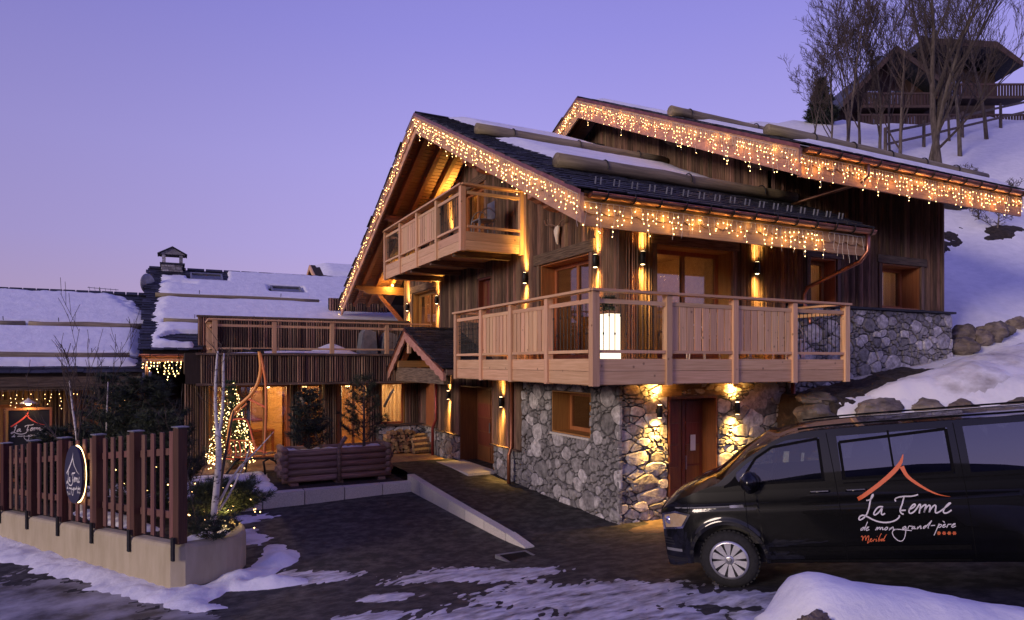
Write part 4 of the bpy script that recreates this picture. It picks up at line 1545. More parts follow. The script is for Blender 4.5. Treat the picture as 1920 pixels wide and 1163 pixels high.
icicles('warm icicle lights on the near rake of the higher roof', [(ux2, VR2 - .02, ZR2 - .10), (ux2, VE + .05, rz2(VE) - .10)], NU, .085, .14, .55, 5, rb=.009, glow=.5, gap=.095, keep=.66)
icicles('warm icicle lights on the short visible far rake of the higher roof', [(ux2, VR2 + .02, ZR2 - .10), (ux2, 19.6, rz2(19.6) - .10)], NU, .10, .14, .42, 6, rb=.011, glow=.8, gap=.09, keep=.8)
icicles('warm icicle lights along the eave of the higher roof, out to its far end', [(U2, VE + .02, rz2(VE) - .18), (19.3, VE + .02, rz2(VE) - .18)], NV, .10, .10, .48, 7, rb=.0095, glow=.75, gap=.095, keep=.7)
# ------------------------------------------------------------------ glazed wing with the roof terrace
wing = thing('terrace_wing', 'low timber clad wing with glazed doors and a railed roof terrace', 'annex', (4, 23, -3.2))
wt = MB().box(.3, 7.98, 22.1, 24.42, -.35, .28).build('terrace_slab', m_dark, wing)
core = MB().box(.32, 7.98, 22.04, 22.12, -.64, .24).build('front_band', m_dark, wing)
cladding(core, 'y', 22.04, .72, 7.95, -.62, .22, [], 41, .12, .17)
MB().box(.6, 8.0, 21.93, 22.12, .225, .29).build('cap_rail', m_oldx, wing)
MB().box(.6, 8.0, 21.98, 22.14, -.70, -.625).build('drip_board', m_oldx, wing)
MB().box(.34, 7.98, 22.15, 23.2, -.66, -.6).build('soffit', m_oldx, wing)
# solid parts of the glazed front
wb = MB()
for a, c, z0, z1 in ((.3, 1.0, -3.2, -.66), (1.55, 1.80, -3.2, -.66), (3.46, 3.66, -3.2, -.66), (4.5, 4.95, -3.2, -.66), (6.1, 6.42, -3.2, -.66), (7.36, 8.0, -3.2, -.66), (6.42, 7.36, -3.2, -2.2)):
    wb.box(a, c, 23.0, 23.2, z0, z1)
wbo = wb.build('front_wall', m_dark, wing)
for a, c in ((.3, 1.0), (1.55, 1.80), (3.46, 3.66), (4.5, 4.95), (6.1, 6.42), (7.36, 7.98)):
    cladding(wbo, 'y', 23.0, a, c, -3.17, -.66, [], int(a * 100), .11, .16)
window(wing, 'y', 23.0, 1.82, 3.44, -3.14, -.68, .04, 2, trim=False, name='glazed_door', fr=.08)
window(wing, 'y', 23.0, 3.68, 4.48, -3.14, -.68, .04, 1, trim=False, name='glazed_door', fr=.08)
window(wing, 'y', 23.0, 4.97, 6.08, -3.14, -.68, .04, 2, trim=False, name='glazed_door', fr=.08)
window(wing, 'y', 23.0, 6.44, 7.34, -2.18, -.68, .04, 1, trim=False, name='window', fr=.06, curtain=[(6.46, 7.32)])
window(wing, 'y', 23.0, 1.02, 1.53, -2.3, -.68, .04, 1, trim=False, name='window', fr=.05)
room(wing, .9, 7.9, 23.3, 27.0, -3.15, -.55, [(2.9, 24.1, -.85, 90), (4.4, 24.6, -1.0, 150), (5.7, 24.0, -1.0, 60), (6.9, 24.4, -.85, 150), (1.25, 23.9, -1.2, 90)], front='y')
MB().box(6.3, 7.98, 22.7, 22.98, -3.17, -2.18).build('low_stone_wall', m_mortar, wing)
rub = MB()
rr = random.Random(3)
for c_ in stone_cells(6.3, 7.98, -3.15, -2.2, .26, [], 77):
    b = MB()
    if stone_mesh(b, c_, lambda x, z, d: (x, 22.69 - d, z), rr):
        b.build('stone', m_stone, wing)
MB().box(6.2, 7.98, 22.6, 23.0, -2.2, -2.15).build('stone_sill', m_oldx, wing)
rail_run(wing, 'y', 22.03, [1.12, 2.82, 4.6, 6.42, 7.9], 'oooi', .29, fasc=False, top=1.0, seed=9, last_post=False)
rail_run(wing, 'x', 1.0, [22.12, 23.1, 24.12], 'oo', .29, fasc=False, top=1.0, seed=10, first_post=False)
# wall behind the terrace
bw = backing(wing, 'terrace_back_wall', 'y', 24.27, 24.4, .72, 8.0, .25, 1.52, [], m_dark)
cladding(bw, 'y', 24.27, .72, 8.0, .28, 1.50, [], 43, .13, .19)
MB().box(.68, 8.0, 24.2, 24.42, 1.50, 1.56).build('cap_board', m_oldx, wing)
lk = backing(wing, 'link_wall', 'y', 27.4, 27.6, 5.6, 9.0, .2, 2.6, [], m_dark)
cladding(lk, 'y', 27.4, 5.6, 8.0, .3, 2.6, [], 44, .16, .24)
# furniture seen inside
MB().box(1.9, 3.5, 25.3, 25.4, -3.15, -.56).build('partition', m_room, wing)
for a_, c_ in ((1.95, 2.25), (4.97, 5.2)):
    b = MB()
    for i in range(12):
        s0, s1 = a_ + (c_ - a_) * i / 12, a_ + (c_ - a_) * (i + 1) / 12
        e0, e1 = .025 * math.sin(i * 1.6), .025 * math.sin((i + 1) * 1.6)
        b.add([(s0, 23.3 + e0, -3.1), (s1, 23.3 + e1, -3.1), (s1, 23.3 + e1, -.75), (s0, 23.3 + e0, -.75)], [(0, 1, 2, 3)])
    b.build('curtain', m_zinc, wing, True)
for x_, y_ in ((4.1, 24.2), (5.55, 24.0), (6.9, 23.8), (2.9, 24.4)):
    pl_ = thing('ceiling_lamp', {4.1: 'small lit ceiling lamp inside the second glazed door', 5.55: 'small lit ceiling lamp behind the planter pine', 6.9: 'small lit ceiling lamp inside the wing window', 2.9: 'small lit ceiling lamp inside the first glazed door'}[x_], 'lamp', (x_, y_, -.8))
    MB().lathe([(.001, -.08), (.07, -.07), (.08, .0), (.05, .06)], (x_, y_, -.80), 12).build('globe', m_bulb2, pl_, True)
    MB().tube([(x_, y_, -.75), (x_, y_, -.56)], .012, 6).build('stem', m_iron, pl_)
ct = thing('console_table', 'dark console table against the partition inside the wing', 'table', (2.7, 25.1, -3.15))
MB().box(2.25, 3.2, 24.9, 25.25, -2.42, -2.36).build('tabletop', m_door, ct)
for x_ in (2.3, 3.15):
    for y_ in (24.94, 25.2):
        MB().box(x_ - .03, x_ + .03, y_ - .03, y_ + .03, -3.15, -2.42).build('leg', m_door, ct)
cb = thing('cupboard', 'tall dark wooden cupboard inside the second glazed door', 'cupboard', (4.2, 26.3, -3.15))
MB().box(3.7, 4.7, 26.2, 26.8, -3.14, -1.2).build('body', m_hz, cb)
for x_ in (3.73, 4.22):
    MB().box(x_, x_ + .45, 26.16, 26.198, -3.05, -1.25).build('door', m_door, cb)
for a, c, z0, z1 in ((2.40, 3.0, -2.05, -1.0),):
    pc = thing('framed_picture', 'dark framed picture on the back wall inside the glazed wing', 'picture', (2.7, 25.27, -2.05))
    MB().box(a, c, 25.24, 25.29, z0, z1).build('frame', m_door, pc)
    MB().box(a + .08, c - .08, 25.22, 25.238, z0 + .08, z1 - .08).build('canvas', m_logbox, pc)
tag(sheet('terrace_snow', lin(1.4, 7.6, .1), lin(22.2, 24.2, .1), lambda u, v: ((u, v, .29), (0, 0, 1)),
          lambda u, v: .09 * min(1, max(-1, 1.4 * ell(u, v, [(3.6, 22.8, 2.3, .65, 0), (4.9, 23.6, 1.2, .6, 0.)]) + .25 * nz(u, v))) + .30 * max(0, ell(u, v, [(4.9, 23.6, .9, .55, 0)])), m_snow, -.03), 'snow on the roof terrace behind the railing', kind='stuff')
for k, (x, y, lab) in enumerate(((6.2, 23.5, 'tall grey covered furniture stack on the roof terrace'), (6.95, 23.4, 'pale grey covered chair on the roof terrace near the chalet'))):
    MB_ = MB().prism([(x - .32, .28), (x + .32, .28), (x + .24, 1.1 - .1 * k), (x - .1, 1.2 - .1 * k), (x - .22, 1.05 - .1 * k)], 'y', y, y + .6)
    tag(MB_.build('furniture_cover', m_zinc, None), lab, 'cover')


# ------------------------------------------------------------------ old farmhouse roofs on the left
farm = thing('farmhouse', 'old farmhouse with a broad snow covered slate roof and stone chimney', 'house', (2, 25, -3))
FV, FZ, FVE, FS = 32.0, 3.95, 24.0, .445
fr_ = slab(farm, 'roof', FV, FZ, FVE, FS, -.85, .68, 0, .14, m_dark)
slab(fr_, 'roof_behind_terrace', FV, FZ, 24.6, FS, .68, 8.5, 0, .14, m_dark)
slab(fr_, 'far_slope', FV, FZ, 40., FS, -.85, 8.5, 0, .14, m_dark)
dnf, nnf, Lf, posf = slope_frame(FV, FZ, FVE, FS)
slates(fr_, FV, FZ, FVE, FS, -.9, 2.6, .0, Lf + .06, 220, 51, lambda u, t: u + .02 * t, wid=.34, expo=.26, u1f=lambda t: .6 if t > Lf - .8 else 2.6)
for i in range(13):
    MB().prism([(FV - .2, FZ + .02), (FV, FZ + .11), (FV + .2, FZ + .02), (FV + .2, FZ - .02), (FV, FZ + .07), (FV - .2, FZ - .02)], 'x', -.9 + i * .72, -.24 + i * .72).build('ridge_slate', m_slate, fr_)
MB().box(-.7, 8, 27.6, 39, -3.2, .2).build('wall', m_dark, farm)
MB().prism([(24.7, .1), (39, .1), (32, 3.7)], 'x', -.7, -.6).build('gable', m_old, farm)
MB().box(-.88, 8.2, 24.02, 24.07, .02, .27).build('fascia_board', m_fx, farm)
gutter(farm, 23.93, .25, -.95, .75, m_copper, .8)
MB().tube([(-.75, 23.93, .15), (-.75, 23.93, -.35), (-.72, 24.1, -.7)], .045, 8).build('downpipe', m_copper, farm, True)


def chimney(parent, x0, x1, y0, y1, z0, z1):
    c = MB().box(x0, x1, y0, y1, z0, z1).build('chimney', m_mortar, parent)
    r = random.Random(9)
    z = z0
    while z < z1 - .05:
        h = .12
        for (ax, f, a, b_) in (('y', y0, x0, x1), ('x', x0, y0, y1)):
            p = a
            while p < b_ - .05:
                w_ = min(r.uniform(.18, .34), b_ - p)
                bx3(MB(), ax, p + .005, p + w_ - .005, f - .03, f - .001, z + .006, z + h - .006).build('stone', m_stone, c)
                p += w_
        z += h
    MB().box(x0 - .08, x1 + .08, y0 - .08, y1 + .08, z1, z1 + .07).build('slab', m_slate, c)
    for p, q in ((x0, y0), (x1 - .13, y0), (x0, y1 - .13), (x1 - .13, y1 - .13)):
        MB().box(p, p + .13, q, q + .13, z1 + .07, z1 + .42).build('pier', m_stone, c)
    xm = (x0 + x1) / 2
    MB().prism([(x0 - .1, z1 + .42), (x1 + .1, z1 + .42), (xm, z1 + .70)], 'y', y0 - .05, y1 + .05).build('cap', m_stone, c)
    for s_ in (-1, 1):
        MB().prism([(xm, z1 + .71), (xm + s_ * (x1 - x0 + .34) / 2, z1 + .41), (xm + s_ * (x1 - x0 + .34) / 2, z1 + .45), (xm, z1 + .76)], 'y', y0 - .1, y1 + .1).build('cap_slate', m_slate, c)


chimney(fr_, -.42, .36, 31.6, 32.4, 3.3, 4.12)


def farm_snow(u, t):
    if u > .62 and t > Lf - .75:
        return -1
    m = min((u + .42 + .03 * t + .15 * nz(t * .8, 3)) * 1.8, (t - .9) * 1.2 if u < 2.1 else (t - .05) * 3, (Lf - .1 - t) * 3)
    m = min(m, max((u - .5 + .3 * nz(t * 3, 1)) * 2 - .2, abs(t - 2.1) * 4) if t < 2.6 else 9)
    m += .25 * nz(u * 1.5, t * 3, 6) + .15 * nz(u * 5, t * 9, 6)
    for t0, ua, ub in ((3.75, -.6, 5.4), (6.45, -.3, 3.6)):
        if ua < u < ub:
            m = min(m, abs(t - t0 - .05 * math.sin(u * 1.4)) * 5 - .35)
    if math.hypot((u - .5) / .9, (t - 7.9) / .5) < 1:
        m = -1
    for uc, t0, t1 in ((1.25, .75, 1.65), (4.3, 2.0, 2.75)):
        if abs(u - uc) < .75 and t0 < t < t1:
            m = -1
    return .14 * min(1, max(-1, m * 1.6)) - .01


tag(sheet('farmhouse_roof_snow', lin(-.9, 8.4, .09), lin(0, Lf, .08), lambda u, t: (posf(u, t) + nnf * .05, nnf), farm_snow, m_snow, -.06), 'thick snow on the farmhouse roof', kind='stuff')
for t0, ua, ub in ((3.75, -.6, 5.4), (6.45, -.3, 3.6)):
    p = [posf(ua + (ub - ua) * i / 8, t0 + .03 * math.sin(i)) + nnf * .14 for i in range(9)]
    o = MB().tube(p, .085, 10).build('snow_guard_log', m_log, fr_, True)
    for i in (2, 6):
        MB().tube([p[i] + nnf * .1 - dnf * .04, p[i] + nnf * .24 - dnf * .05], .012, 5).build('hook', m_iron, o)
for uc, t0, t1 in ((1.25, .75, 1.6), (4.3, 2.0, 2.7)):
    sk = MB()
    for a in ((uc - .62, uc - .55, t0, t1), (uc + .55, uc + .62, t0, t1), (uc - .55, uc + .55, t0, t0 + .09), (uc - .55, uc + .55, t1 - .07, t1)):
        sk.add([posf(u, t) + nnf * h for h in (.02, .17) for u, t in ((a[0], a[2]), (a[1], a[2]), (a[1], a[3]), (a[0], a[3]))], [(0, 3, 2, 1), (4, 5, 6, 7), (0, 1, 5, 4), (1, 2, 6, 5), (2, 3, 7, 6), (3, 0, 4, 7)])
    s_ = sk.build('skylight', m_zinc, fr_)
    MB().add([posf(u, t) + nnf * .12 for u, t in ((uc - .55, t0), (uc + .55, t0), (uc + .55, t1), (uc - .55, t1))], [(0, 1, 2, 3)]).build('pane', m_glass, s_)
    MB().add([posf(u, t) + nnf * .04 for u, t in ((uc - .55, t0), (uc + .55, t0), (uc + .55, t1), (uc - .55, t1))], [(0, 1, 2, 3)]).build('blind', m_zinc, s_)

# lower barn roof further left
barn = thing('barn', 'low barn on the far left with a long snow covered slate roof', 'barn', (-6, 26, -3.3))
BV, BZ, BVE, BS = 30.0, 2.62, 24.0, .49
br = slab(barn, 'roof', BV, BZ, BVE, BS, -16, -.88, 0, .14, m_dark)
slab(br, 'far_slope', BV, BZ, 36., BS, -16, -.88, 0, .14, m_dark)
dnb, nnb, Lb, posb = slope_frame(BV, BZ, BVE, BS)
slates(br, BV, BZ, BVE, BS, -9, -.9, .0, Lb + .06, 200, 52, lambda u, t: -u + (0 if t > Lb - .5 else .8 * min(t, 4)), wid=.36, expo=.27)
for i in range(20):
    MB().prism([(BV - .2, BZ + .02), (BV, BZ + .12), (BV + .2, BZ + .02), (BV + .2, BZ - .02), (BV, BZ + .08), (BV - .2, BZ - .02)], 'x', -9 + i * .41, -8.63 + i * .41).build('ridge_slate', m_slate, br)


def barn_snow(u, t):
    m = min((t - .12) * 3, (Lb - .35 - t) * 3, 3)
    m = min(m, ((-u - 1.0) * .9 + (t - 1.6) * .55) * 1.2 if t < 3.2 else (-u - 1.0) * 2.5)
    m += .22 * nz(u * 1.2, t * 2.5, 16) + (.45 * nz(u * 2.5, t * 8, 6) if t < 1.6 else .12 * nz(u * 4, t * 9, 6))
    for t0 in (3.35, 5.75):
        m = min(m, abs(t - t0) * 5 - .4)
    return .15 * min(1, max(-1, m * 1.5)) - .01


tag(sheet('barn_roof_snow', lin(-9, -.9, .09), lin(0, Lb, .08), lambda u, t: (posb(u, t) + nnb * .05, nnb), barn_snow, m_snow, -.06), 'thick snow on the barn roof', kind='stuff')
for t0, segs in ((3.35, ((-9, -4.35), (-4.25, -.95))), (5.75, ((-9.5, -1.25),))):
    for ua, ub in segs:
        p = [posb(ua + (ub - ua) * i / 8, t0 + .03 * math.sin(i * 1.3)) + nnb * .14 for i in range(9)]
        o = MB().tube(p, [.105 - .01 * math.sin(i) for i in range(9)], 10).build('snow_guard_log', m_log, br, True)
        for i in (2, 7):
            MB().tube([p[i] + nnb * .1 - dnb * .04, p[i] + nnb * .24 - dnb * .05], .012, 5).build('hook', m_iron, o)
MB().box(-16, -.9, 24.02, 24.1, -.72, -.42).build('fascia_board', m_oldx, barn)
MB().box(-16, -.9, 24.06, 25.6, -.80, -.72).build('soffit', m_oldx, barn)
bwall = backing(barn, 'wall', 'y', 25.5, 25.7, -12, -.75, -3.8, -.6, [(-2.4, -1.4, -2.6, -1.2), (-5.6, -3.9, -3.8, -1.3)], m_dark)
cladding(bwall, 'y', 25.5, -8, -.8, -3.7, -.75, [(-2.4, -1.4, -2.6, -1.2), (-5.6, -3.9, -3.8, -1.3)], 61, .2, .28)
window(barn, 'y', 25.5, -2.4, -1.4, -2.6, -1.2, .1, 1, trim=True, lint=.15)
window(barn, 'y', 25.5, -5.6, -3.9, -3.7, -1.3, .1, 2, trim=True, lint=.15)
room(barn, -6, -1.2, 25.8, 27.5, -3.7, -.9, [(-1.9, 26.4, -1.5, 25), (-4.8, 26.6, -1.5, 6)], front='y')
icicles('row of warm lights under the eave of the low barn', [(-7.5, 23.99, -.82), (-1.0, 23.99, -.82)], NV, .17, .05, .40, 8, m_bulb2, .015, .11, .75, .0015)
icicles('warm icicle lights under the short farmhouse gutter', [(-.85, 23.84, .10), (.70, 23.84, .10)], NV, .10, .12, .50, 9, m_bulb, .017, .09, .9)
light('eave_lamp_glow', 'POINT', (-4.2, 24.6, -1.15), barn, 6, WARM, .1)

# satellite dish and roof antenna behind the farmhouse ridge
dish = thing('satellite_dish', 'round grey satellite dish on the farmhouse gable', 'satellite dish', (-1.35, 30.2, 2.0))
prof = [(.001, 0), (.15, .012), (.29, .045), (.40, .085), (.405, .10), (.29, .06), (.15, .027), (.001, .015)]
d = MB().lathe(prof, (0, 0, 0), 24, 'y')
d.v = [(x * .62 - .90, y + 29.9 + x * .6, z + 3.1) for x, y, z in d.v]
d.build('reflector', m_zinc, dish, True)
MB().tube([(-.98, 30.0, 3.0), (-.85, 30.3, 2.6)], .03, 8).build('arm', m_iron, dish)
MB().tube([(-.98, 30.05, 3.1), (-.95, 30.1, 2.3)], .025, 8).build('mast', m_iron, dish)
ant = thing('tv_antenna', 'thin rooftop aerial behind the barn ridge', 'antenna', (-2.6, 31, 2))
MB().tube([(-2.6, 31.0, 1.7), (-2.6, 31.0, 2.98)], .018, 5).build('mast', m_zinc, ant)
for z in (2.80, 2.95):
    MB().tube([(-3.0, 31, z), (-1.95, 31, z - .05)], .012, 5).build('boom', m_zinc, ant)
for i in range(6):
    x = -2.95 + i * .18
    MB().tube([(x, 30.9, 2.98 - .01 * i), (x + .05, 31.1, 2.72 - .01 * i)], .008, 4).build('rod', m_zinc, ant)

# house far behind with a white barge board
far = thing('far_house', 'distant brown house behind the farmhouse ridge, its gable edged in pale boards', 'house', (10, 50, -3))
GV, GZ = 50, 8.2
fu = 8.6
fa, fb = (fu, 52.0, 7.0), None
MB().prism([(46, -3), (56, -3), (56, 4.4), (51.2, 6.95), (46, 4.2)], 'x', 9.6, 18).build('wall', m_hz, far)
rf = slab(far, 'roof', 51.2, 7.25, 45.2, .52, 9.1, 19, 0, .2, m_dark)
slab(rf, 'roof_far', 51.2, 7.25, 57.2, .52, 9.1, 19, 0, .2, m_dark)
for ve in (45.2, 57.2):
    ze = 7.25 - .52 * 6
    MB().prism([(51.2, 7.25), (ve, ze), (ve, ze - .35), (51.2, 6.9)], 'x', 9.0, 9.1).build('barge_board', m_lz, rf)
dq, nq, Lq, pq = slope_frame(51.2, 7.25, 45.2, .52)
tag(sheet('far_roof_snow', lin(8.8, 19, .3), lin(0, Lq, .15), lambda u, t: (pq(u, t) + nq * .05, nq), lambda u, t: .2 * min(1, max(-.5, min(abs(t - 2.2) * 4 - .8, abs(t - 4.6) * 4 - .8, (u - 9.6 - .1 * t) * 2) + .4 * nz(u, t))), m_snow, -.06), 'snow on the distant house roof', kind='stuff')
# ------------------------------------------------------------------ lettering strokes shared by the van, the board and the oval sign
LOGO_L = [(190, 585, 46), (260, 545, 48), (400, 450, 50), (530, 350, 52), (620, 270, 54), (690, 190, 46), (715, 130, 28), (727, 78, 8)]
LOGO_R = [(712, 215, 52), (735, 270, 44), (780, 335, 38), (880, 408, 32), (1030, 497, 20), (1150, 540, 12), (1250, 556, 5)]
LINE1 = [
    [(290, 600), (330, 597), (365, 562), (376, 525), (355, 542), (335, 620), (320, 700), (290, 770), (240, 815), (200, 822), (205, 785), (250, 762), (310, 785), (380, 825), (470, 850), (560, 850), (640, 825), (682, 785), (676, 768)],
    [(490, 672), (440, 666), (395, 710), (375, 755), (395, 767), (440, 735), (484, 676), (465, 740), (480, 766), (512, 745)],
    [(640, 610), (625, 590), (650, 565), (720, 551), (800, 552), (850, 545), (892, 530)],
    [(732, 560), (720, 620), (695, 680), (685, 715), (700, 745), (728, 756)], [(690, 712), (752, 709)],
    [(790, 702), (840, 680), (866, 650), (850, 635), (810, 670), (785, 720), (800, 750), (840, 735), (880, 688), (905, 642), (922, 642), (914, 690), (905, 746)],
    [(908, 700), (950, 655), (987, 640), (968, 700), (956, 746), (968, 700), (1010, 650), (1032, 655), (1016, 746), (1030, 700), (1070, 650), (1096, 655), (1080, 738), (1110, 742), (1180, 692), (1240, 640), (1256, 625), (1230, 630), (1190, 680), (1170, 720), (1185, 746), (1225, 736), (1264, 706)]]
LINE2 = [
    [(306, 842), (285, 890), (268, 940)], [(272, 902), (240, 912), (220, 935), (240, 942), (270, 906)], [(288, 926), (316, 910), (322, 899), (302, 905), (285, 930), (297, 943), (328, 930)],
    [(400, 940), (420, 902), (428, 908), (420, 940), (440, 906), (456, 903), (450, 940), (470, 906), (488, 906), (478, 935), (500, 928)],
    [(526, 904), (505, 925), (515, 938), (540, 925), (546, 905), (526, 904)], [(560, 940), (577, 905), (570, 937), (596, 900), (612, 905), (602, 932), (660, 926), (730, 934), (822, 943)],
    [(752, 893), (722, 903), (715, 926), (738, 922), (758, 888), (752, 960), (740, 1030), (710, 1066), (670, 1062), (620, 1022), (594, 970), (606, 938), (660, 925)],
    [(775, 926), (788, 888), (803, 893), (830, 892)], [(852, 892), (826, 906), (820, 926), (842, 920), (858, 890), (850, 924), (868, 918)], [(880, 926), (895, 890), (888, 924), (914, 888), (926, 892), (918, 922), (936, 914)],
    [(985, 884), (958, 894), (948, 918), (968, 914), (1058, 810), (1020, 870), (1000, 915), (1012, 912)], [(1036, 886), (1082, 882)],
    [(1128, 862), (1100, 930), (1070, 998)], [(1112, 900), (1140, 868), (1156, 880), (1140, 905), (1115, 905)], [(1165, 892), (1192, 878), (1196, 868), (1176, 872), (1162, 898), (1176, 908), (1204, 890)], [(1168, 832), (1190, 850)],
    [(1210, 908), (1226, 868), (1240, 872), (1262, 866)], [(1262, 890), (1300, 870), (1304, 860), (1280, 866), (1260, 894), (1276, 908), (1308, 888)]]
LINE3 = [
    [(228, 1015), (240, 1000), (252, 1020), (240, 1070), (256, 1025), (288, 992), (280, 1070), (296, 1020), (326, 992), (314, 1060), (300, 1095), (330, 1068)],
    [(330, 1062), (358, 1040), (350, 1028), (332, 1060), (350, 1072), (372, 1050)], [(372, 1070), (384, 1038), (400, 1044)], [(412, 1036), (404, 1068), (420, 1058)], [(418, 1012), (424, 1008)],
    [(470, 975), (440, 1030), (430, 1066), (450, 1062), (458, 1040), (440, 1042)], [(462, 1056), (484, 1040), (478, 1032), (462, 1058), (480, 1066), (540, 968), (505, 1030), (492, 1066), (512, 1056)]]
STARS = [(1125, 972), (1182, 972), (1238, 972), (1294, 972)]


def smooth_pts(p, it=2):
    for _ in range(it):
        q = [p[0]]
        for a, b in zip(p, p[1:]):
            q += [tuple(.75 * x + .25 * y for x, y in zip(a, b)), tuple(.25 * x + .75 * y for x, y in zip(a, b))]
        p = q + [p[-1]]
    return p


def ribbon(b, pts, put, w=None):
    """flat painted stroke; pts (x, y[, width]); put(x, y) -> 3-D point"""
    pts = smooth_pts(pts)
    n0 = len(b.v)
    for i, p in enumerate(pts):
        a, c = pts[max(0, i - 1)], pts[min(len(pts) - 1, i + 1)]
        dx, dy = c[0] - a[0], c[1] - a[1]
        l = math.hypot(dx, dy) or 1
        hw = (p[2] if len(p) > 2 else w) / 2
        b.v.append(tuple(put(p[0] - dy / l * hw, p[1] + dx / l * hw)))
        b.v.append(tuple(put(p[0] + dy / l * hw, p[1] - dx / l * hw)))
    for i in range(len(pts) - 1):
        b.f.append((n0 + 2 * i, n0 + 2 * i + 1, n0 + 2 * i + 3, n0 + 2 * i + 2))


def lettering(parent, put, m_roof, m_txt, m_red=None, w1=18, w2=9, stars=True):
    b = MB()
    ribbon(b, LOGO_L, put)
    ribbon(b, LOGO_R, put)
    b.build('roof_emblem', m_roof, parent)
    for strokes, w_ in ((LINE1[:2], w1), (LINE1[2:], w1), (LINE2[:3], w2), (LINE2[3:6], w2), (LINE2[6:11], w2), (LINE2[11:12], w2), (LINE2[12:], w2)):
        b = MB()                              # one word at a time
        for s_ in strokes:
            ribbon(b, s_, put, w_)
        b.build('lettering', m_txt, parent)
    if m_red:
        b = MB()
        for s_ in LINE3:
            ribbon(b, s_, put, 8)
        b.build('lettering', m_red, parent)
        if stars:
            for x, y in STARS:
                b = MB()
                for k in range(3):
                    a = k * math.pi / 3
                    ribbon(b, [(x - 21 * math.cos(a), y - 21 * math.sin(a)), (x, y), (x + 21 * math.cos(a), y + 21 * math.sin(a))], lambda p, q, k=k: Vector(put(p, q)), 11)
                b.build('star', m_red, parent)


# ------------------------------------------------------------------ concrete planter wall and picket fence
cw = thing('concrete_wall', 'low beige concrete planter wall with a curved end', 'wall', (0, 11.6, -3.6))
Wa, Wb = Vector((.04, 11.58, 0)), Vector((-3.6, 17.9, 0))
outer = [Wb, Wa + (Wb - Wa).normalized() * .16, Wa + Vector((.13, .09, 0)), Vector((.80, 12.05, 0)), Vector((1.02, 12.28, 0)), Vector((1.14, 12.6, 0)), Vector((1.16, 13.0, 0)), Vector((1.08, 13.6, 0)), Vector((.9, 14.3, 0))]
body = MB()
path = []
for p, q in zip(outer, outer[1:]):
    n = 24 if (q - p).length > 3 else 6
    path += [p.lerp(q, i / n) for i in range(n)]
path.append(outer[-1])
for i, p in enumerate(path):
    d = (path[min(i + 1, len(path) - 1)] - path[max(i - 1, 0)]).normalized()
    nin = Vector((-d.y, d.x, 0))
    s_ = (p - Wa).dot((Wb - Wa).normalized()) if i < 25 else 0
    top = -2.83 - .04 * max(0, s_) - (.10 if i > 30 else 0) * sm(i, 26, 40) + .012 * nz(i * .3)
    for dd, z in ((0, -4.3), (0, top - .06), (.025, top - .015), (.06, top), (.20, top), (.235, top - .02), (.25, top - .35)):
        q = p + nin * dd
        body.v.append((q.x, q.y, z))
m = 7
for i in range(len(path) - 1):
    for k in range(m - 1):
        body.f.append((i * m + k, (i + 1) * m + k, (i + 1) * m + k + 1, i * m + k + 1))
body.f.append(tuple((len(path) - 1) * m + k for k in range(m)))
body.build('wall_body', m_conc, cw, False)
soil = MB().prism([(.2, 11.8), (.8, 12.25), (.98, 12.7), (.95, 13.4), (.75, 14.3), (.2, 16.5), (-2.6, 18.4), (-3.4, 17.9)], 'z', -4.2, -3.02)
tag(soil.build('planting_soil', m_soil, None), 'soil filling the concrete planter', kind='structure')
tag(sheet('planter_snow', lin(-3.6, 1.5, .07), lin(11.6, 18.4, .07), lambda u, v: ((u, v, -3.03), (0, 0, 1)),
          lambda u, v: .10 * min(1, max(-.4, 2.2 * ell(u, v, [(.6, 12.65, .5, .4, .6), (.75, 13.4, .25, .6, 0), (-1.0, 14.9, 1.6, .28, -1.05)]) + .4 * nz(u * 2, v * 2))) + .03 * nz(u * 6, v * 6), m_snow, -.02), 'snow lying inside the concrete planter', kind='stuff')

fd = (Wb - Wa).normalized()
fn = Vector((-fd.y, fd.x, 0))
if fn.dot(Vector((1, 1, 0))) < 0:
    fn = -fn
fence = thing('picket_fence', 'stained brown picket fence standing on the concrete wall', 'fence', Wa + V(0, 0, -2.8))
ST = [.06, 1.36, 2.62, 3.90, 5.2, 6.5]
ztop = lambda s_: -1.02 - .105 * s_


def upright(s_, w_, th, z0, z1, off, mat, name, parent):
    c = Wa + fd * s_ + fn * off
    return MB().beam(c + V(0, 0, z0), c + V(0, 0, z1), w_, th, fd.cross(V(0, 0, 1))).build(name, mat, parent)


for i, s_ in enumerate(ST):
    zw = -2.83 - .04 * s_
    po = upright(s_, .145, .145, zw + .01, ztop(s_) + rnd.uniform(-.02, .02), .10, m_fence, 'post', fence)
    c = Wa + fd * s_ + fn * .10
    MB().beam(c + V(0, 0, ztop(s_) + .012), c + V(0, 0, ztop(s_) + .03), .19, .19, fd.cross(V(0, 0, 1))).build('cap', m_zinc, po)
    c = Wa + fd * s_ - fn * .02
    MB().beam(c + V(0, 0, zw - .24), c + V(0, 0, zw + .12), .075, .03, fd.cross(V(0, 0, 1))).build('bracket', m_iron, fence)
for i in range(5):
    a, c = ST[i], ST[i + 1]
    for h in (.42, 1.40):
        za, zc = -2.83 - .04 * a + h - .04 * 0, -2.83 - .04 * c + h
        if h > 1:
            za, zc = ztop(a) - .36, ztop(c) - .36
        p, q = Wa + fd * (a + .08) + fn * .14, Wa + fd * (c - .08) + fn * .14
        MB().beam(p + V(0, 0, za), q + V(0, 0, zc), .04, .11).build('rail', m_picket, fence)
    for k in range(4):
        s_ = a + (c - a) * (k + .85) / 4.75
        z1 = ztop(a) - .06 - .035 * k
        pk = upright(s_, .105, .028, -2.83 - .04 * s_ + .06, z1, .10, m_picket, 'picket', fence)

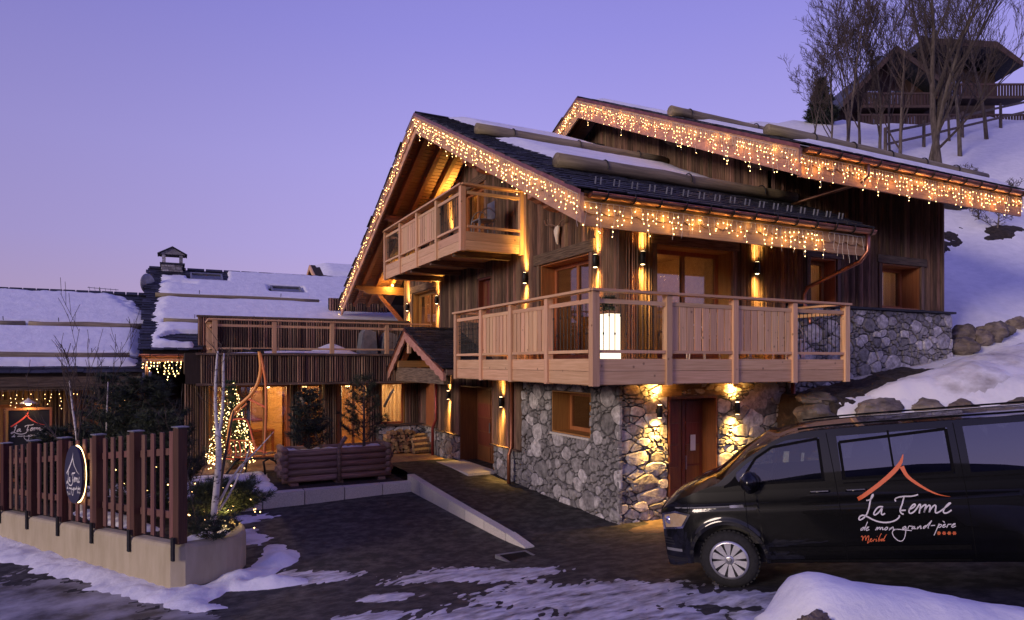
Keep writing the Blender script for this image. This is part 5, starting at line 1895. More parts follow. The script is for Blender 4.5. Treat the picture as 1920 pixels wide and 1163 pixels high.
# oval sign hung on the fence
so, zo = 3.24, -2.02
oc = Wa + fd * so - fn * .02 + V(0, 0, zo)
oval = thing('oval_sign', 'backlit dark oval sign with white lettering fixed to the picket fence', 'sign', oc + V(0, 0, -.5))
b = MB()
n = 40
for off in (-.02, .015):
    for k in range(n):
        a = 2 * math.pi * k / n
        p = oc + fd * (.33 * math.cos(a)) + fn * off + V(0, 0, .52 * math.sin(a))
        b.v.append(tuple(p))
b.f = [tuple(range(n)), tuple(range(2 * n - 1, n - 1, -1))] + [(i, (i + 1) % n, n + (i + 1) % n, n + i) for i in range(n)]
b.build('panel', m_navy, oval)
b = MB()
for k in range(n):
    a = 2 * math.pi * k / n
    for r_ in (.94, 1.01):
        b.v.append(tuple(oc + fd * (.33 * r_ * math.cos(a)) + fn * .055 + V(0, 0, .52 * r_ * math.sin(a))))
b.f = [(2 * i, 2 * i + 1, 2 * ((i + 1) % n) + 1, 2 * ((i + 1) % n)) for i in range(n)]
b.build('light_rim', Emit('backlight', (1., .66, .28), 6), oval)
light('sign_glow', 'POINT', oc + fn * .10, oval, 5, (1., .7, .35), .15)
lettering(oval, lambda x, y: oc - fd * ((x - 720) / 1200 * .55) - fn * .024 + V(0, 0, (560 - y) / 1100 * .86 + .02), m_white, m_white, m_white, 30, 22)

# framed board with the house name on the barn
sbx, sby = (-4.42, -3.28), 24.45
sb = thing('name_board', 'framed black board with painted house name under the barn eave', 'sign', (-3.85, 24.45, -2.6))
MB().box(sbx[0] + .05, sbx[1] - .05, sby, sby + .03, -2.58, -1.4).build('panel', m_black, sb)
for a in ((sbx[0], sbx[0] + .06, -2.6, -1.42), (sbx[1] - .06, sbx[1], -2.6, -1.42), (sbx[0], sbx[1], -1.42, -1.35)):
    MB().box(a[0], a[1], sby - .05, sby + .02, a[2], a[3]).build('frame', m_hz, sb)
m_oral = M('orange_lettering', (.75, .16, .06), (.8, .2, .08), (5, 5, 5), .6, var=0, bump=0)
lettering(sb, lambda x, y: V(sbx[0] + .11 + (x - 180) / 1130 * .90, sby - .004, -1.45 - (y - 60) / 1130 * .98), m_oral, m_white, None, 26, 14)
lamp = thing('pendant_lamp', 'white enamel pendant lamp lit above the name board', 'lamp', (-3.85, 24.3, -1.25))
MB().lathe([(.02, .16), (.04, .13), (.1, .09), (.2, .02), (.21, .0), (.19, .005)], (-3.85, 24.3, -1.22), 20).build('shade', m_white, lamp, True)
MB().lathe([(.001, -.05), (.05, -.04), (.09, .0), (.05, .06)], (-3.85, 24.3, -1.22), 14).build('globe', m_bulb, lamp, True)
MB().tube([(-3.85, 24.3, -1.06), (-3.85, 24.3, -.80)], .012, 6).build('cord', m_iron, lamp)
light('pendant_glow', 'POINT', (-3.85, 24.25, -1.30), lamp, 8, WARM2, .06)


# ------------------------------------------------------------------ vegetation
def needles(b, p, d, n, ln, wd, r, spread=1.0):
    for _ in range(n):
        q = (d * .7 + Vector((r.uniform(-1, 1), r.uniform(-1, 1), r.uniform(-.8, 1))) * spread).normalized()
        s_ = q.cross(Vector((r.uniform(-1, 1), r.uniform(-1, 1), r.uniform(-1, 1)))).normalized() * wd
        b.add([p - s_, p + s_, p + q * ln * r.uniform(.7, 1.2)], [(0, 1, 2)])


def conifer(name, label, cat, base, h, rad, mat, seed, whorls=14, per=8, dens=7, start=.12, ln=.10, wd=.008, droop=-.15, pw=.8, group=None, tuft=False, lean=(0, 0)):
    r = random.Random(seed)
    T = thing(name, label, cat, base, group)
    base = Vector(base)
    tk, cr, br_ = MB(), MB(), MB()
    top = base + Vector((lean[0], lean[1], h))
    tk.tube([base - V(0, 0, .15), base.lerp(top, .5), top], [h * .018 + .012, h * .011 + .01, .006], 8)
    for i in range(whorls):
        t = start + (1 - start) * (i + .5 * r.random()) / whorls
        rr_ = rad * (1 - t) ** pw + .06
        for k in range(per):
            if r.random() < .12:
                continue
            a = 2 * math.pi * (k + r.random()) / per
            L = rr_ * r.uniform(.65, 1.12)
            d = Vector((math.cos(a), math.sin(a), r.uniform(-.1, .35) + droop)).normalized()
            p0 = base.lerp(top, t)
            nseg = max(2, int(L / .11))
            pts = [p0]
            for s_ in range(nseg):
                d = (d + Vector((r.uniform(-.15, .15), r.uniform(-.15, .15), .10))).normalized()
                pts.append(pts[-1] + d * (L / nseg))
            br_.tube(pts, [max(.004, .012 * (1 - s_ / nseg)) for s_ in range(nseg + 1)], 4, False)
            for s_ in range(1, nseg + 1):
                f = s_ / nseg
                if tuft and f < .45:
                    continue
                needles(cr, pts[s_], d, int(dens * (.7 + .6 * f)), ln, wd, r)
                if f > .35 and not tuft:
                    for sg in (-1, 1):
                        side = d.cross(V(0, 0, 1)).normalized() * sg
                        q = pts[s_] + (side + d * .7).normalized() * L * .16
                        needles(cr, q, side + d, dens, ln, wd, r)
                        needles(cr, pts[s_].lerp(q, .5), side + d, dens // 2, ln, wd, r)
    tk.build('trunk', m_bark, T, True)
    tag(br_.build('branches', m_twig, T), kind='stuff')
    tag(cr.build('crown', mat, T), kind='stuff')
    return T


def bare(name, label, base, h, seed, r0=.1, wob=.16, spread=.45, levels=5, group=None, mat=m_twig, tmat=m_bark, kids=3, up=.25, forks=None, lean=(0, 0, 1), first=.25, n0=7, rmin=.005, cat='tree'):
    """leafless tree: tapered trunk with limbs, finer branches and twigs"""
    r = random.Random(seed)
    T = thing(name, label, cat, base, group)
    tk, cr = MB(), MB()

    def grow(p, d, L, rad, lev):
        n = max(2, 5 - lev)
        pts, rs = [p], [rad]
        for i in range(n):
            w_ = wob if lev == 0 else .16
            d = (d + Vector((r.uniform(-w_, w_), r.uniform(-w_, w_), up * (.25 if lev else .1)))).normalized()
            pts.append(pts[-1] + d * L / n)
            rs.append(max(rmin, rad * (1 - .75 * (i + 1) / n)))
        (tk if lev == 0 else cr).tube(pts, rs, 8 if lev == 0 else (5 if lev < 2 else 3), False)
        if lev >= levels:
            return
        m_ = n0 if lev == 0 else kids + (1 if r.random() < .4 else 0)
        for k in range(m_):
            f = first + (1 - first) * (k + r.random() * .8) / m_ if lev == 0 else .25 + .75 * (k + r.random()) / m_
            x = min(n - 1e-3, f * n)
            i = int(x)
            q = pts[i].lerp(pts[i + 1], x - i)
            a = r.uniform(0, 2 * math.pi)
            o = d.orthogonal().normalized()
            o = (Matrix.Rotation(a, 3, d) @ o)
            d2 = (d * (1 - spread) + o * spread * r.uniform(.8, 1.4) + V(0, 0, up)).normalized()
            grow(q, d2, L * r.uniform(.42, .62) * (1.1 - .35 * f if lev == 0 else 1), max(rmin, rs[i] * .55), lev + 1)
    grow(Vector(base), Vector(lean).normalized(), h, r0, 0)
    tk.build('trunk', tmat, T, True)
    tag(cr.build('crown', mat, T), kind='stuff')
    return T


# planter box of round logs with two evergreens
pb = thing('log_planter', 'long planter box built of dark round logs in front of the wing', 'planter', (3.9, 18.5, -3.2))
for i in range(5):
    z = -3.04 + i * .168
    x0, x1 = 2.50 - (.06 if i % 2 else 0), 5.36 + (.06 if i % 2 else 0)
    MB().tube([(x0, 18.09, z), (x1, 18.09, z)], .088, 10).build('log', m_logbox, pb, True)
    MB().tube([(x0, 19.0, z), (x1, 19.0, z)], .088, 8).build('log', m_logbox, pb, True)
    for x in (2.57, 5.29):
        MB().tube([(x, 17.98, z + .083), (x, 19.1, z + .083)], .082, 10).build('log', m_logbox, pb, True)
MB().tube([(3.93, 17.96, -3.14), (3.93, 17.96, -2.28), (4.02, 17.97, -2.10), (4.12, 17.97, -1.98)], .06, 8).build('stake', m_logbox, pb, True)
for x in (2.8, 3.95, 5.1):
    MB().box(x - .1, x + .1, 18.0, 19.0, -3.24, -3.13).build('foot', m_logbox, pb)
MB().box(2.55, 5.3, 18.12, 18.98, -3.1, -2.40).build('soil', m_soil, pb)
tag(sheet('planter_box_snow', lin(2.6, 5.28, .05), lin(18.12, 18.98, .05), lambda u, v: ((u, v, -2.40), (0, 0, 1)), lambda u, v: .05 + .06 * nz(u * 3, v * 3) + .03 * nz(u * 9, v * 9), m_snow, -.02), 'snow on the soil of the log planter', kind='stuff')
conifer('evergreen_shrub', 'dense dark conical evergreen in the near half of the log planter', 'shrub', (3.25, 18.55, -2.4), 1.62, .62, m_needle2, 71, 20, 9, 7, .03, .11, .008, .25, .5, 'evergreens in the log planter')
conifer('dwarf_pine', 'open branched pine with tufted needles in the log planter, by the lit window', 'pine', (4.75, 18.55, -2.4), 2.0, .80, m_needle, 72, 11, 7, 26, .10, .16, .006, .15, .55, 'evergreens in the log planter', True)
for x, y, x2, y2, z2, lab in ((3.55, 18.4, 3.02, 18.4, -.92, 'slanting wooden stake in the log planter'), (5.2, 18.6, 5.55, 18.4, -.75, 'short pale stake tied to the planter pine')):
    s0 = V(x, y, -2.3) if x < 4 else V(5.3, 18.5, -1.25)
    tag(MB().tube([s0, (x2, y2, z2)], .035, 8).build('stake', m_log, None, True), lab, 'stake')

# trees and bushes behind the fence
conifer('pine', 'dark bushy pine behind the near end of the picket fence', 'pine', (-.25, 14.7, -3.05), 2.1, .95, m_needle, 73, 13, 8, 14, .05, .15, .006, .1, .6, 'evergreens behind the picket fence')
conifer('pine', 'broad dark pine behind the middle of the fence', 'pine', (-.6, 16.4, -3.05), 2.75, 1.4, m_needle, 74, 14, 8, 14, .05, .16, .007, .1, .6, 'evergreens behind the picket fence')
conifer('pine', 'tall slim dark pine behind the fence, below the barn eave', 'pine', (-1.4, 18.3, -3.2), 3.0, 1.0, m_needle2, 75, 16, 8, 11, .05, .14, .007, .0, .75, 'evergreens behind the picket fence')
conifer('pine', 'dark pine behind the oval sign', 'pine', (-2.3, 17.6, -3.2), 1.75, .9, m_needle, 76, 11, 8, 13, .05, .15, .007, .1, .6, 'evergreens behind the picket fence')
conifer('pine', 'low spreading pine at the foot of the birch', 'pine', (.85, 13.7, -3.0), .6, .8, m_needle, 77, 7, 9, 17, .05, .14, .006, .2, .4, 'evergreens behind the picket fence')
conifer('juniper', 'small juniper sprig by the curved end of the concrete wall', 'shrub', (.62, 12.15, -3.0), .32, .42, m_needle, 78, 4, 9, 12, .05, .09, .005, .3, .3)

def stem(T, pts, rs, mat, name, n=7):
    return MB().tube(smooth_pts([Vector(p) for p in pts], 1), [rs[0] + (rs[-1] - rs[0]) * k / (2 * len(pts) - 1) for k in range(2 * len(pts))], n).build(name, mat, T, True)


b1 = thing('birch_tree', 'white stemmed birch forking into two beside the curved end of the wall', 'tree', (.62, 12.85, -3.03), 'birches')
bz = lambda x, z, y=12.85: V(x, y, z)
trk = stem(b1, [bz(.62, -3.1), bz(.64, -2.6), bz(.69, -2.1), bz(.72, -1.62), bz(.70, -1.2)], (.062, .05), m_birch, 'trunk', 10)
stem(b1, [bz(.70, -1.28), bz(.66, -.9), bz(.66, -.4), bz(.68, .02), bz(.70, .2)], (.036, .014), m_birch, 'limb')
stem(b1, [bz(.71, -1.28), bz(.77, -.95), bz(.79, -.45), bz(.79, .0), bz(.80, .16)], (.036, .014), m_birch, 'limb')
tw = MB()
rb_ = random.Random(6)
for k in range(26):
    x, z = rb_.choice(((.66, -.5), (.68, -.05), (.79, -.4), (.79, 0), (.70, .2), (.8, .15), (.72, -1.5)))
    p = bz(x, z + rb_.uniform(-.3, .05))
    for q in range(2):
        d = V(rb_.uniform(-1, 1), rb_.uniform(-.6, .6), rb_.uniform(.2, 1)).normalized()
        pts = [p]
        for s_ in range(4):
            d = (d + V(rb_.uniform(-.25, .25), rb_.uniform(-.25, .25), .12)).normalized()
            pts.append(pts[-1] + d * rb_.uniform(.06, .13))
        tw.tube(pts, [.006, .005, .004, .003, .002], 3, False)
        p = pts[2]
tag(tw.build('twigs', m_twig, b1), kind='stuff')
b2 = thing('birch_tree', 'darker slanting stem rising beside the white birch, with cut side branches', 'tree', (.78, 13.0, -3.03), 'birches')
stem(b2, [V(.62, 13.0, -3.1), V(.70, 13.0, -2.4), V(.80, 12.95, -1.8), V(.88, 12.9, -1.3), V(.96, 12.9, -.85)], (.042, .010), m_bark, 'trunk')
stem(b2, [V(.72, 12.95, -2.5), V(.98, 12.9, -1.95), V(1.3, 12.8, -1.62), V(1.62, 12.75, -1.25)], (.03, .006), m_birch, 'branch')
stem(b2, [V(.72, 12.95, -2.62), V(.92, 12.9, -2.3), V(1.15, 12.8, -1.75), V(1.2, 12.75, -1.55)], (.024, .01), m_birch, 'branch')
bare('birch_tree', 'thin pale birch behind the fence with seed twigs against the barn roof', (-1.62, 15.8, -3.1), 2.75, 83, .045, .05, .42, 3, 'birches', tmat=m_birch, kids=3, up=.28, first=.3, n0=7, lean=(-.02, 0, 1), rmin=.0045)
bare('birch_tree', 'second thin birch behind the fence, closer to the farmhouse gutter', (-1.30, 16.3, -3.1), 2.7, 84, .04, .05, .42, 3, 'birches', tmat=m_birch, kids=2, up=.3, first=.35, n0=6, lean=(.03, 0, 1), rmin=.0045)
bare('sapling', 'bare sapling with thin grey stem among the pines behind the fence', (.35, 13.2, -3.0), 1.7, 85, .02, .10, .4, 3, None, tmat=m_bark, kids=2, up=.3, n0=5, rmin=.003, cat='sapling')

# fairy lights in the bushes
b = MB()
fl = thing('fairy_lights', 'scattered warm fairy lights in the pines behind the fence', 'string lights', (0, 15, -3))
r_ = random.Random(5)
for _ in range(70):
    c = V(*r_.choice(((-.1, 14.6, -2.3), (-.5, 16.3, -2.2), (.95, 13.5, -2.75), (.3, 13.4, -2.6))))
    p = c + V(r_.gauss(0, .42), r_.gauss(0, .42), r_.gauss(0, .38))
    s_ = .013
    b.add([p + V(0, 0, s_), p + V(s_, 0, 0), p + V(0, s_, 0), p + V(-s_, 0, 0), p + V(0, -s_, 0), p + V(0, 0, -s_)], [(0, 1, 2), (0, 2, 3), (0, 3, 4), (0, 4, 1), (5, 2, 1), (5, 3, 2), (5, 4, 3), (5, 1, 4)])
tag(b.build('bulbs', m_bulb2, fl), kind='stuff')
gl = thing('ground_spotlight', 'small garden spotlight at the foot of the birch', 'spotlight', (.85, 13.2, -2.98))
MB().lathe([(.03, 0), (.045, .03), (.045, .1), (.035, .11)], (.85, 13.2, -2.98), 12).build('housing', m_iron, gl)
MB().lathe([(.001, .105), (.034, .105), (.034, .112), (.001, .112)], (.85, 13.2, -2.98), 12).build('lens', m_lens, gl)
light('spot_beam', 'POINT', (.82, 13.2, -2.74), gl, 9, (1., .68, .22), .04)

# christmas tree
xt = conifer('christmas_tree', 'slim christmas tree covered in bright warm lights', 'tree', (1.52, 21.5, -3.15), 2.62, .70, m_needle3, 91, 18, 8, 6, .05, .09, .008, .0, .85)
b = MB()
r_ = random.Random(8)
for i in range(420):
    t = 1 - math.sqrt(r_.random())
    a = r_.uniform(0, 2 * math.pi)
    rr_ = (.68 * (1 - t) ** .8 + .05) * r_.uniform(.75, 1.0)
    p = V(1.52 + rr_ * math.cos(a), 21.5 + rr_ * math.sin(a), -2.95 + t * 2.42)
    s_ = .0155
    b.add([p + V(0, 0, s_), p + V(s_, 0, 0), p + V(0, s_, 0), p + V(-s_, 0, 0), p + V(0, -s_, 0), p + V(0, 0, -s_)], [(0, 1, 2), (0, 2, 3), (0, 3, 4), (0, 4, 1), (5, 2, 1), (5, 3, 2), (5, 4, 3), (5, 1, 4)])
tag(b.build('bulbs', m_bulb3, xt), kind='stuff')
MB().lathe([(.16, 0), (.22, .02), (.25, .34), (.22, .36)], (1.52, 21.5, -3.15), 14).build('pot', m_logbox, xt, True)

# old chairlift seat on its hanger
cl = thing('chairlift_seat', 'orange two seat chairlift chair on its tall curved hanger', 'chairlift seat', (2.0, 20.2, -3.15))


def cp(px, py, D=19.0):
    """sketch coordinates of the chair's side view (a plane standing in front of the wing)"""
    a, c = (px - 960) / 1257, (680 - py) / 1257
    return V(D * (a * .8926 + .451), D * (-a * .451 + .8926), D * c)


MB().tube(smooth_pts([cp(486, 657), cp(490, 690), cp(484, 720), cp(470, 742), cp(448, 760), cp(436, 775), cp(430, 800), cp(427, 830), cp(425, 852)]), .048, 12).build('hanger_tube', m_orange, cl, True)
MB().tube(smooth_pts([cp(487, 657), cp(494, 690), cp(499, 720), cp(499, 780), cp(497, 830), cp(495, 856)]), .036, 12).build('hanger_tube', m_orange, cl, True)
MB().tube([cp(463, 747), cp(498, 764)], .028, 8).build('strut', m_orange, cl)
MB().tube([cp(435, 782), cp(463, 757)], .024, 8).build('strut', m_orange, cl)
back = smooth_pts([cp(430, 852, 19.2), cp(432, 790, 19.3), cp(440, 786, 19.3), cp(460, 786, 19.3), cp(466, 792, 19.3), cp(476, 830, 19.25), cp(482, 846, 19.2)])
MB().tube(back, .026, 8).build('backrest', m_orange, cl, True)
MB().tube(smooth_pts([cp(423, 854), cp(462, 860), cp(470, 856), cp(482, 842), cp(505, 852)]), .026, 8).build('safety_bar', m_orange, cl, True)
MB().tube(smooth_pts([cp(424, 860), cp(464, 864), cp(478, 850), cp(482, 838)]), .022, 8).build('foot_rest', m_orange, cl, True)
MB().tube([cp(430, 826, 19.2), cp(478, 827, 19.2)], .022, 8).build('back_bar', m_orange, cl)
for i in range(6):
    x = 430 + i * 9
    MB().tube([cp(x, 826, 19.2), cp(x + 4, 848, 19.0), cp(x + 2, 856, 18.8)], .016, 6).build('seat_bar', m_orange, cl)
MB().beam(cp(426, 853, 19.05), cp(512, 850, 19.05), .42, .03).build('seat', m_deck, cl)
gy = -3.17
for px in (452, 505):
    t_ = cp(px, 860, 19.0)
    for s_ in (-.28, .28):
        f_ = V(t_.x + .15 * (1 if px > 480 else -1) + s_ * .9, t_.y + s_ * -.2, gy)
        MB().tube([f_, V(t_.x + s_ * .55, t_.y, -2.80), V(t_.x + s_ * .1, t_.y, -2.73)], .03, 8).build('leg', m_iron, cl, True)
MB().beam(cp(440, 861, 19.0), cp(515, 859, 19.0), .05, .05).build('leg_frame', m_iron, cl)
MB().box(1.95, 2.5, 20.1, 20.16, .335, .395).build('grip', m_iron, cl)
MB().tube([cp(455, 656), cp(468, 658), cp(495, 661)], .03, 8).build('cable_clamp', m_iron, cl)

# firewood stack: every log a split piece seen from its end
fw = thing('firewood_stack', 'neat stack of split firewood under the wing window', 'firewood', (7.1, 22.4, -3.12))
r_ = random.Random(12)
z = -3.10
row = 0
while z < -2.42 and row < 9:
    x = 6.32 + (.05 if row % 2 else 0) + .10 * row * .5
    while x < 7.45:
        s_ = r_.uniform(.045, .085)
        k = r_.choice((3, 4, 5, 6))
        a0 = r_.uniform(0, 6.28)
        poly = [(x + s_ * (1 + .25 * r_.random()) * math.cos(a0 + 2 * math.pi * i / k), z + s_ + s_ * (1 + .25 * r_.random()) * math.sin(a0 + 2 * math.pi * i / k)) for i in range(k)]
        y0 = 22.18 + r_.uniform(-.04, .06)
        MB().prism(poly, 'y', y0, y0 + .42).build('log', m_endgrain, fw)
        x += s_ * 1.95
    z += .125
    row += 1
for i, (y, z, rr_) in enumerate(((21.9, -3.02, .10), (22.12, -3.02, .09), (22.0, -2.85, .10), (22.2, -2.83, .085), (22.1, -2.68, .09), (22.28, -2.55, .08))):
    MB().tube([(7.32 + .05 * (i % 2), y, z), (7.95, y + .05, z + .02)], rr_, 6).build('log', m_endgrain, fw)

# boulders of the retaining bank
BO = [((12.5, 10.0, -1.14), (.46, .45, .28), 'mossy boulder at the foot of the copper downpipe'), ((12.6, 10.1, -.80), (.44, .40, .15), 'flat boulder on top of the boulder by the downpipe'),
      ((13.35, 9.15, -1.0), (.62, .40, .24), 'long brown boulder below the soil strip behind the van roof'), ((14.15, 8.65, -1.0), (.34, .34, .24), 'rounded boulder beside the long brown boulder'),
      ((14.75, 8.3, -1.0), (.36, .33, .22), 'small grey boulder at the edge of the snow mound'), ((15.7, 7.75, -1.0), (.55, .38, .24), 'low dark boulder half buried by the snow mound'), ((17.4, 7.35, -.95), (.8, .4, .28), 'dark boulder under the snow at the right edge'),
      ((12.6, 9.6, -2.3), (.6, .6, .6), 'large boulder low down beside the sandy strip, behind the van nose'), ((13.7, 9.0, -2.2), (.7, .6, .6), 'large boulder low down behind the van windscreen')]


def hill_point(px, py):
    """point of the hillside seen at a picture position"""
    D = 12.
    while D < 60:
        a, c = (px - 960) / 1257, (680 - py) / 1257
        p = V(D * (a * .8926 + .451), D * (-a * .451 + .8926), D * c)
        if p.y > 10.9 and p.z <= HZ(p.x, p.y):
            return p
        D += .03
    return p


for px, py, w_, h_, lab in ((1808, 642, 50, 32, 'grey boulder against the corner of the stone base'), (1862, 636, 52, 28, 'tilted grey boulder on the slope right of the stone base'), (1806, 664, 50, 30, 'dark lower boulder beside the stone base corner'),
                            (1843, 660, 36, 26, 'dark low boulder between the two grey ones'), (1876, 656, 40, 24, 'brown low boulder at the foot of the slope'), (1908, 642, 34, 18, 'small boulder near the right edge above the snow mound')):
    p = hill_point(px, py)
    k = (.451 * p.x + .8926 * p.y) / 1257
    BO.append(((p.x, p.y, HZ(p.x, p.y) + h_ * k * .42), (w_ * k * .55, w_ * k * .5, h_ * k * .62), lab))
for i, (c, r3, lab) in enumerate(BO):
    tag(MB().blob(c, r3, 3, .34, 1.3, i * 7.7).build('boulder', m_boulder, None, 28), lab, 'boulder', 'boulders of the bank')

# things on the balconies
pot = thing('light_planter', 'tall glowing white planter with a small evergreen at the balcony corner', 'planter', (7.4, 10.5, .05))
MB().prism([(7.27, 10.38), (7.55, 10.38), (7.55, 10.66), (7.27, 10.66)], 'z', .06, .92).build('planter_body', Emit('glowing_plastic', (1., .86, .62), 1.6), pot)
b = MB()
r_ = random.Random(4)
for _ in range(26):
    p = V(7.41 + r_.gauss(0, .08), 10.52 + r_.gauss(0, .08), .92)
    d = V(r_.gauss(0, .35), r_.gauss(0, .35), 1).normalized()
    for s_ in (.1, .2, .3):
        needles(b, p + d * s_, d, 12, .09, .008, r_)
tag(b.build('foliage', m_needle, pot), kind='stuff')


def chair(label, x, y, z, mat, s_=1, grp='balcony chairs'):
    c = thing('chair', label, 'chair', (x, y, z), grp)
    MB().box(x - .24, x + .24, y - .24, y + .24, z + .43, z + .46).build('seat', mat, c)
    MB().box(x + .2 * s_, x + .24 * s_, y - .24, y + .24, z + .5, z + .95).build('backrest', mat, c)
    for p in (-.21, .21):
        for q in (-.21, .21):
            MB().tube([(x + p, y + q, z), (x + p * .9, y + q * .9, z + .44)], .015, 6).build('leg', mat, c)
        MB().tube(smooth_pts([V(x - .24 * s_, y + p * 1.15, z + .02), V(x - .26 * s_, y + p * 1.15, z + .55), V(x, y + p * 1.15, z + .78), V(x + .22 * s_, y + p * 1.15, z + .62)]), .014, 6).build('armrest', mat, c, True)
    return c


chair('metal armchair behind the open rails of the upper balcony', 7.15, 15.75, 3.2, m_zinc)
chair('white chair on the corner balcony behind its boards, near the glazed doors', 9.5, 10.25, .05, m_white)
chair('white chair on the corner balcony, next to the table', 11.9, 10.3, .05, m_white, -1)
tb = thing('balcony_table', 'white round table behind the boards of the corner balcony', 'table', (10.8, 10.3, .05))
MB().lathe([(.001, .70), (.38, .70), (.38, .73), (.001, .73)], (10.8, 10.3, .05), 20).build('tabletop', m_white, tb)
MB().tube([(10.8, 10.3, .05), (10.8, 10.3, .74)], .03, 8).build('leg', m_white, tb)
MB().lathe([(.25, 0), (.25, .02), (.03, .05)], (10.8, 10.3, .05), 16).build('base', m_white, tb)

# animal skull with antlers above the corner window
sk = thing('deer_skull', 'pale deer skull with antlers hung above the corner window', 'skull', (7.93, 13.2, 2.75))
b = MB()
for z, w_, d in ((3.14, .025, .04), (3.11, .09, .08), (3.03, .105, .11), (2.96, .09, .11), (2.87, .055, .10), (2.77, .038, .08), (2.71, .028, .05)):
    for k in range(8):
        a = 2 * math.pi * k / 8
        b.v.append((7.93 - .03 - d * .5 * (1 + math.cos(a)), 13.25 + w_ * math.sin(a), z))
for i in range(6):
    for k in range(8):
        b.f.append((i * 8 + k, i * 8 + (k + 1) % 8, (i + 1) * 8 + (k + 1) % 8, (i + 1) * 8 + k))
b.f += [tuple(range(8)), tuple(48 + k for k in range(8))]
b.build('skull', m_bone, sk, True)
for s_ in (-1, 1):
    MB().tube(smooth_pts([V(7.86, 13.25 + s_ * .05, 3.12), V(7.82, 13.25 + s_ * .2, 3.2), V(7.8, 13.25 + s_ * .42, 3.2), V(7.8, 13.25 + s_ * .5, 3.34)]), .013, 6).build('antler', m_logbox, sk, True)
    for q in (.18, .32):
        MB().tube([V(7.81, 13.25 + s_ * q, 3.2), V(7.79, 13.25 + s_ * (q + .03), 3.34)], .008, 5).build('tine', m_logbox, sk)
# ------------------------------------------------------------------ the van (local axes: x rearwards, -y the side facing the camera, z up)
van = thing('van', 'black passenger van with orange and white lettering, parked in front of the chalet', 'van', (0, 0, 0))
m_paint, t_, P_ = newmat('black_car_paint')
P_.inputs['Base Color'].default_value = (.003, .0032, .004, 1)
P_.inputs['Roughness'].default_value = .35
P_.inputs['Specular IOR Level'].default_value = .1
P_.inputs['Metallic'].default_value = 0
P_.inputs['Coat Weight'].default_value = .9
P_.inputs['Coat Roughness'].default_value = .04
m_plas = M('black_plastic', (.004, .004, .005), (.008, .008, .009), (30, 30, 30), .9, spec=.1, var=0, bump=.1)
m_tyre = M('tyre_rubber', (.008, .008, .009), (.018, .018, .019), (30, 30, 30), .85, var=0, bump=.2)
m_rim = M('silver_alloy', (.50, .50, .53), (.58, .58, .61), (9, 9, 9), .32, metal=.75, var=0, bump=0)
m_chr = M('chrome', (.75, .75, .78), (.8, .8, .82), (9, 9, 9), .1, metal=1, var=0, bump=0)
m_vglass = Glass('tinted_glass', (.42, .47, .46), 0, .17)
m_dglass = Glass('dark_tinted_glass', (.16, .17, .18), 0, .26)
m_lamp = Glass('headlamp_glass', (.9, .9, .92), 0, .03)
m_seat = M('dark_seat_fabric', (.02, .02, .022), (.04, .04, .045), (20, 20, 20), .9, var=.1, bump=.2)
m_decal = M('orange_decal', (.72, .13, .045), (.76, .16, .06), (20, 20, 20), .5, var=0, bump=0)
m_decw = M('white_decal', (.66, .64, .70), (.7, .68, .74), (20, 20, 20), .5, var=0, bump=0)

ZT = [(.08, .80), (.14, .93), (.2, 1.0), (.37, 1.09), (.64, 1.185), (.93, 1.28), (1.3, 1.555), (1.66, 1.755), (1.8, 1.795), (2.0, 1.815), (2.5, 1.82), (3.2, 1.81), (5.0, 1.78), (5.3, 1.74)]


def interp(T, x):
    if x <= T[0][0]:
        return T[0][1]
    for (a, p), (b, q) in zip(T, T[1:]):
        if x <= b:
            return p + (q - p) * (x - a) / (b - a)
    return T[-1][1]


def zt(x):
    return sum(interp(ZT, x + d) for d in (-.04, -.02, 0, .02, .04)) / 5 if x > .2 else interp(ZT, x)


def hw(x, z):
    w_ = .952
    if z > 1.0:
        w_ -= .165 * ((z - 1.0) / .9) ** 1.45
    if z < .6:
        w_ -= .05 * ((.6 - z) / .3) ** 2
    w_ -= .016 * math.exp(-((z - .98) / .03) ** 2)           # pressed line along the flank
    w_ -= .007 * math.exp(-((z - .47) / .03) ** 2)
    if x < .70:
        w_ -= .27 * ((.70 - x) / .62) ** 2.3
    if x > 4.9:
        w_ -= .12 * ((x - 4.9) / .4) ** 2
    for wx in (.95, 4.35):                                    # flared arches
        r_ = math.hypot(x - wx, z - .35)
        w_ += .022 * math.exp(-((r_ - .45) / .045) ** 2)
    return w_


AR = .425


def zbot(x):
    z = .30
    for wx in (.95, 4.35):
        if abs(x - wx) < AR:
            z = max(z, .35 + math.sqrt(AR * AR - (x - wx) ** 2))
    if x < .45:
        z = max(.24, z) if z > .31 else .24 + .06 * sm(x, .2, .5)
    return z


def belt(x):
    return min(1.225 + .006 * (x - 1.2), zt(x) - .05)


def wtop(x):
    return max(belt(x), min(1.715, zt(x) - .075))


def shoulder(x):
    return zt(x) - .02


xs = sorted(set([.155 + i * .028 for i in range(16)] + [.6 + i * .025 for i in range(32)] + [1.4 + i * .05 for i in range(78)] + [1.16, 2.12, 2.30, 3.38, 3.52, .95 - AR + 1e-4, .95 + AR - 1e-4, .95 - AR - 1e-4, .95 + AR + 1e-4, 4.35 - AR, 4.35 + AR, 5.28]))
xs = [x for x in xs if x <= 5.281]


def side_band(lo, hi, rows, sel, off=0., sgn=-1):
    b = MB()
    cols = {}

    def col(x):
        if x not in cols:
            cols[x] = len(b.v)
            for i in range(rows + 1):
                z = lo(x) + (hi(x) - lo(x)) * i / rows
                b.v.append((x, sgn * (hw(x, z) + off), z))
        return cols[x]
    for x0, x1 in zip(xs, xs[1:]):
        if sel((x0 + x1) / 2):
            a, c = col(x0), col(x1)
            for i in range(rows):
                b.f.append((a + i, c + i, c + i + 1, a + i + 1))
    return b


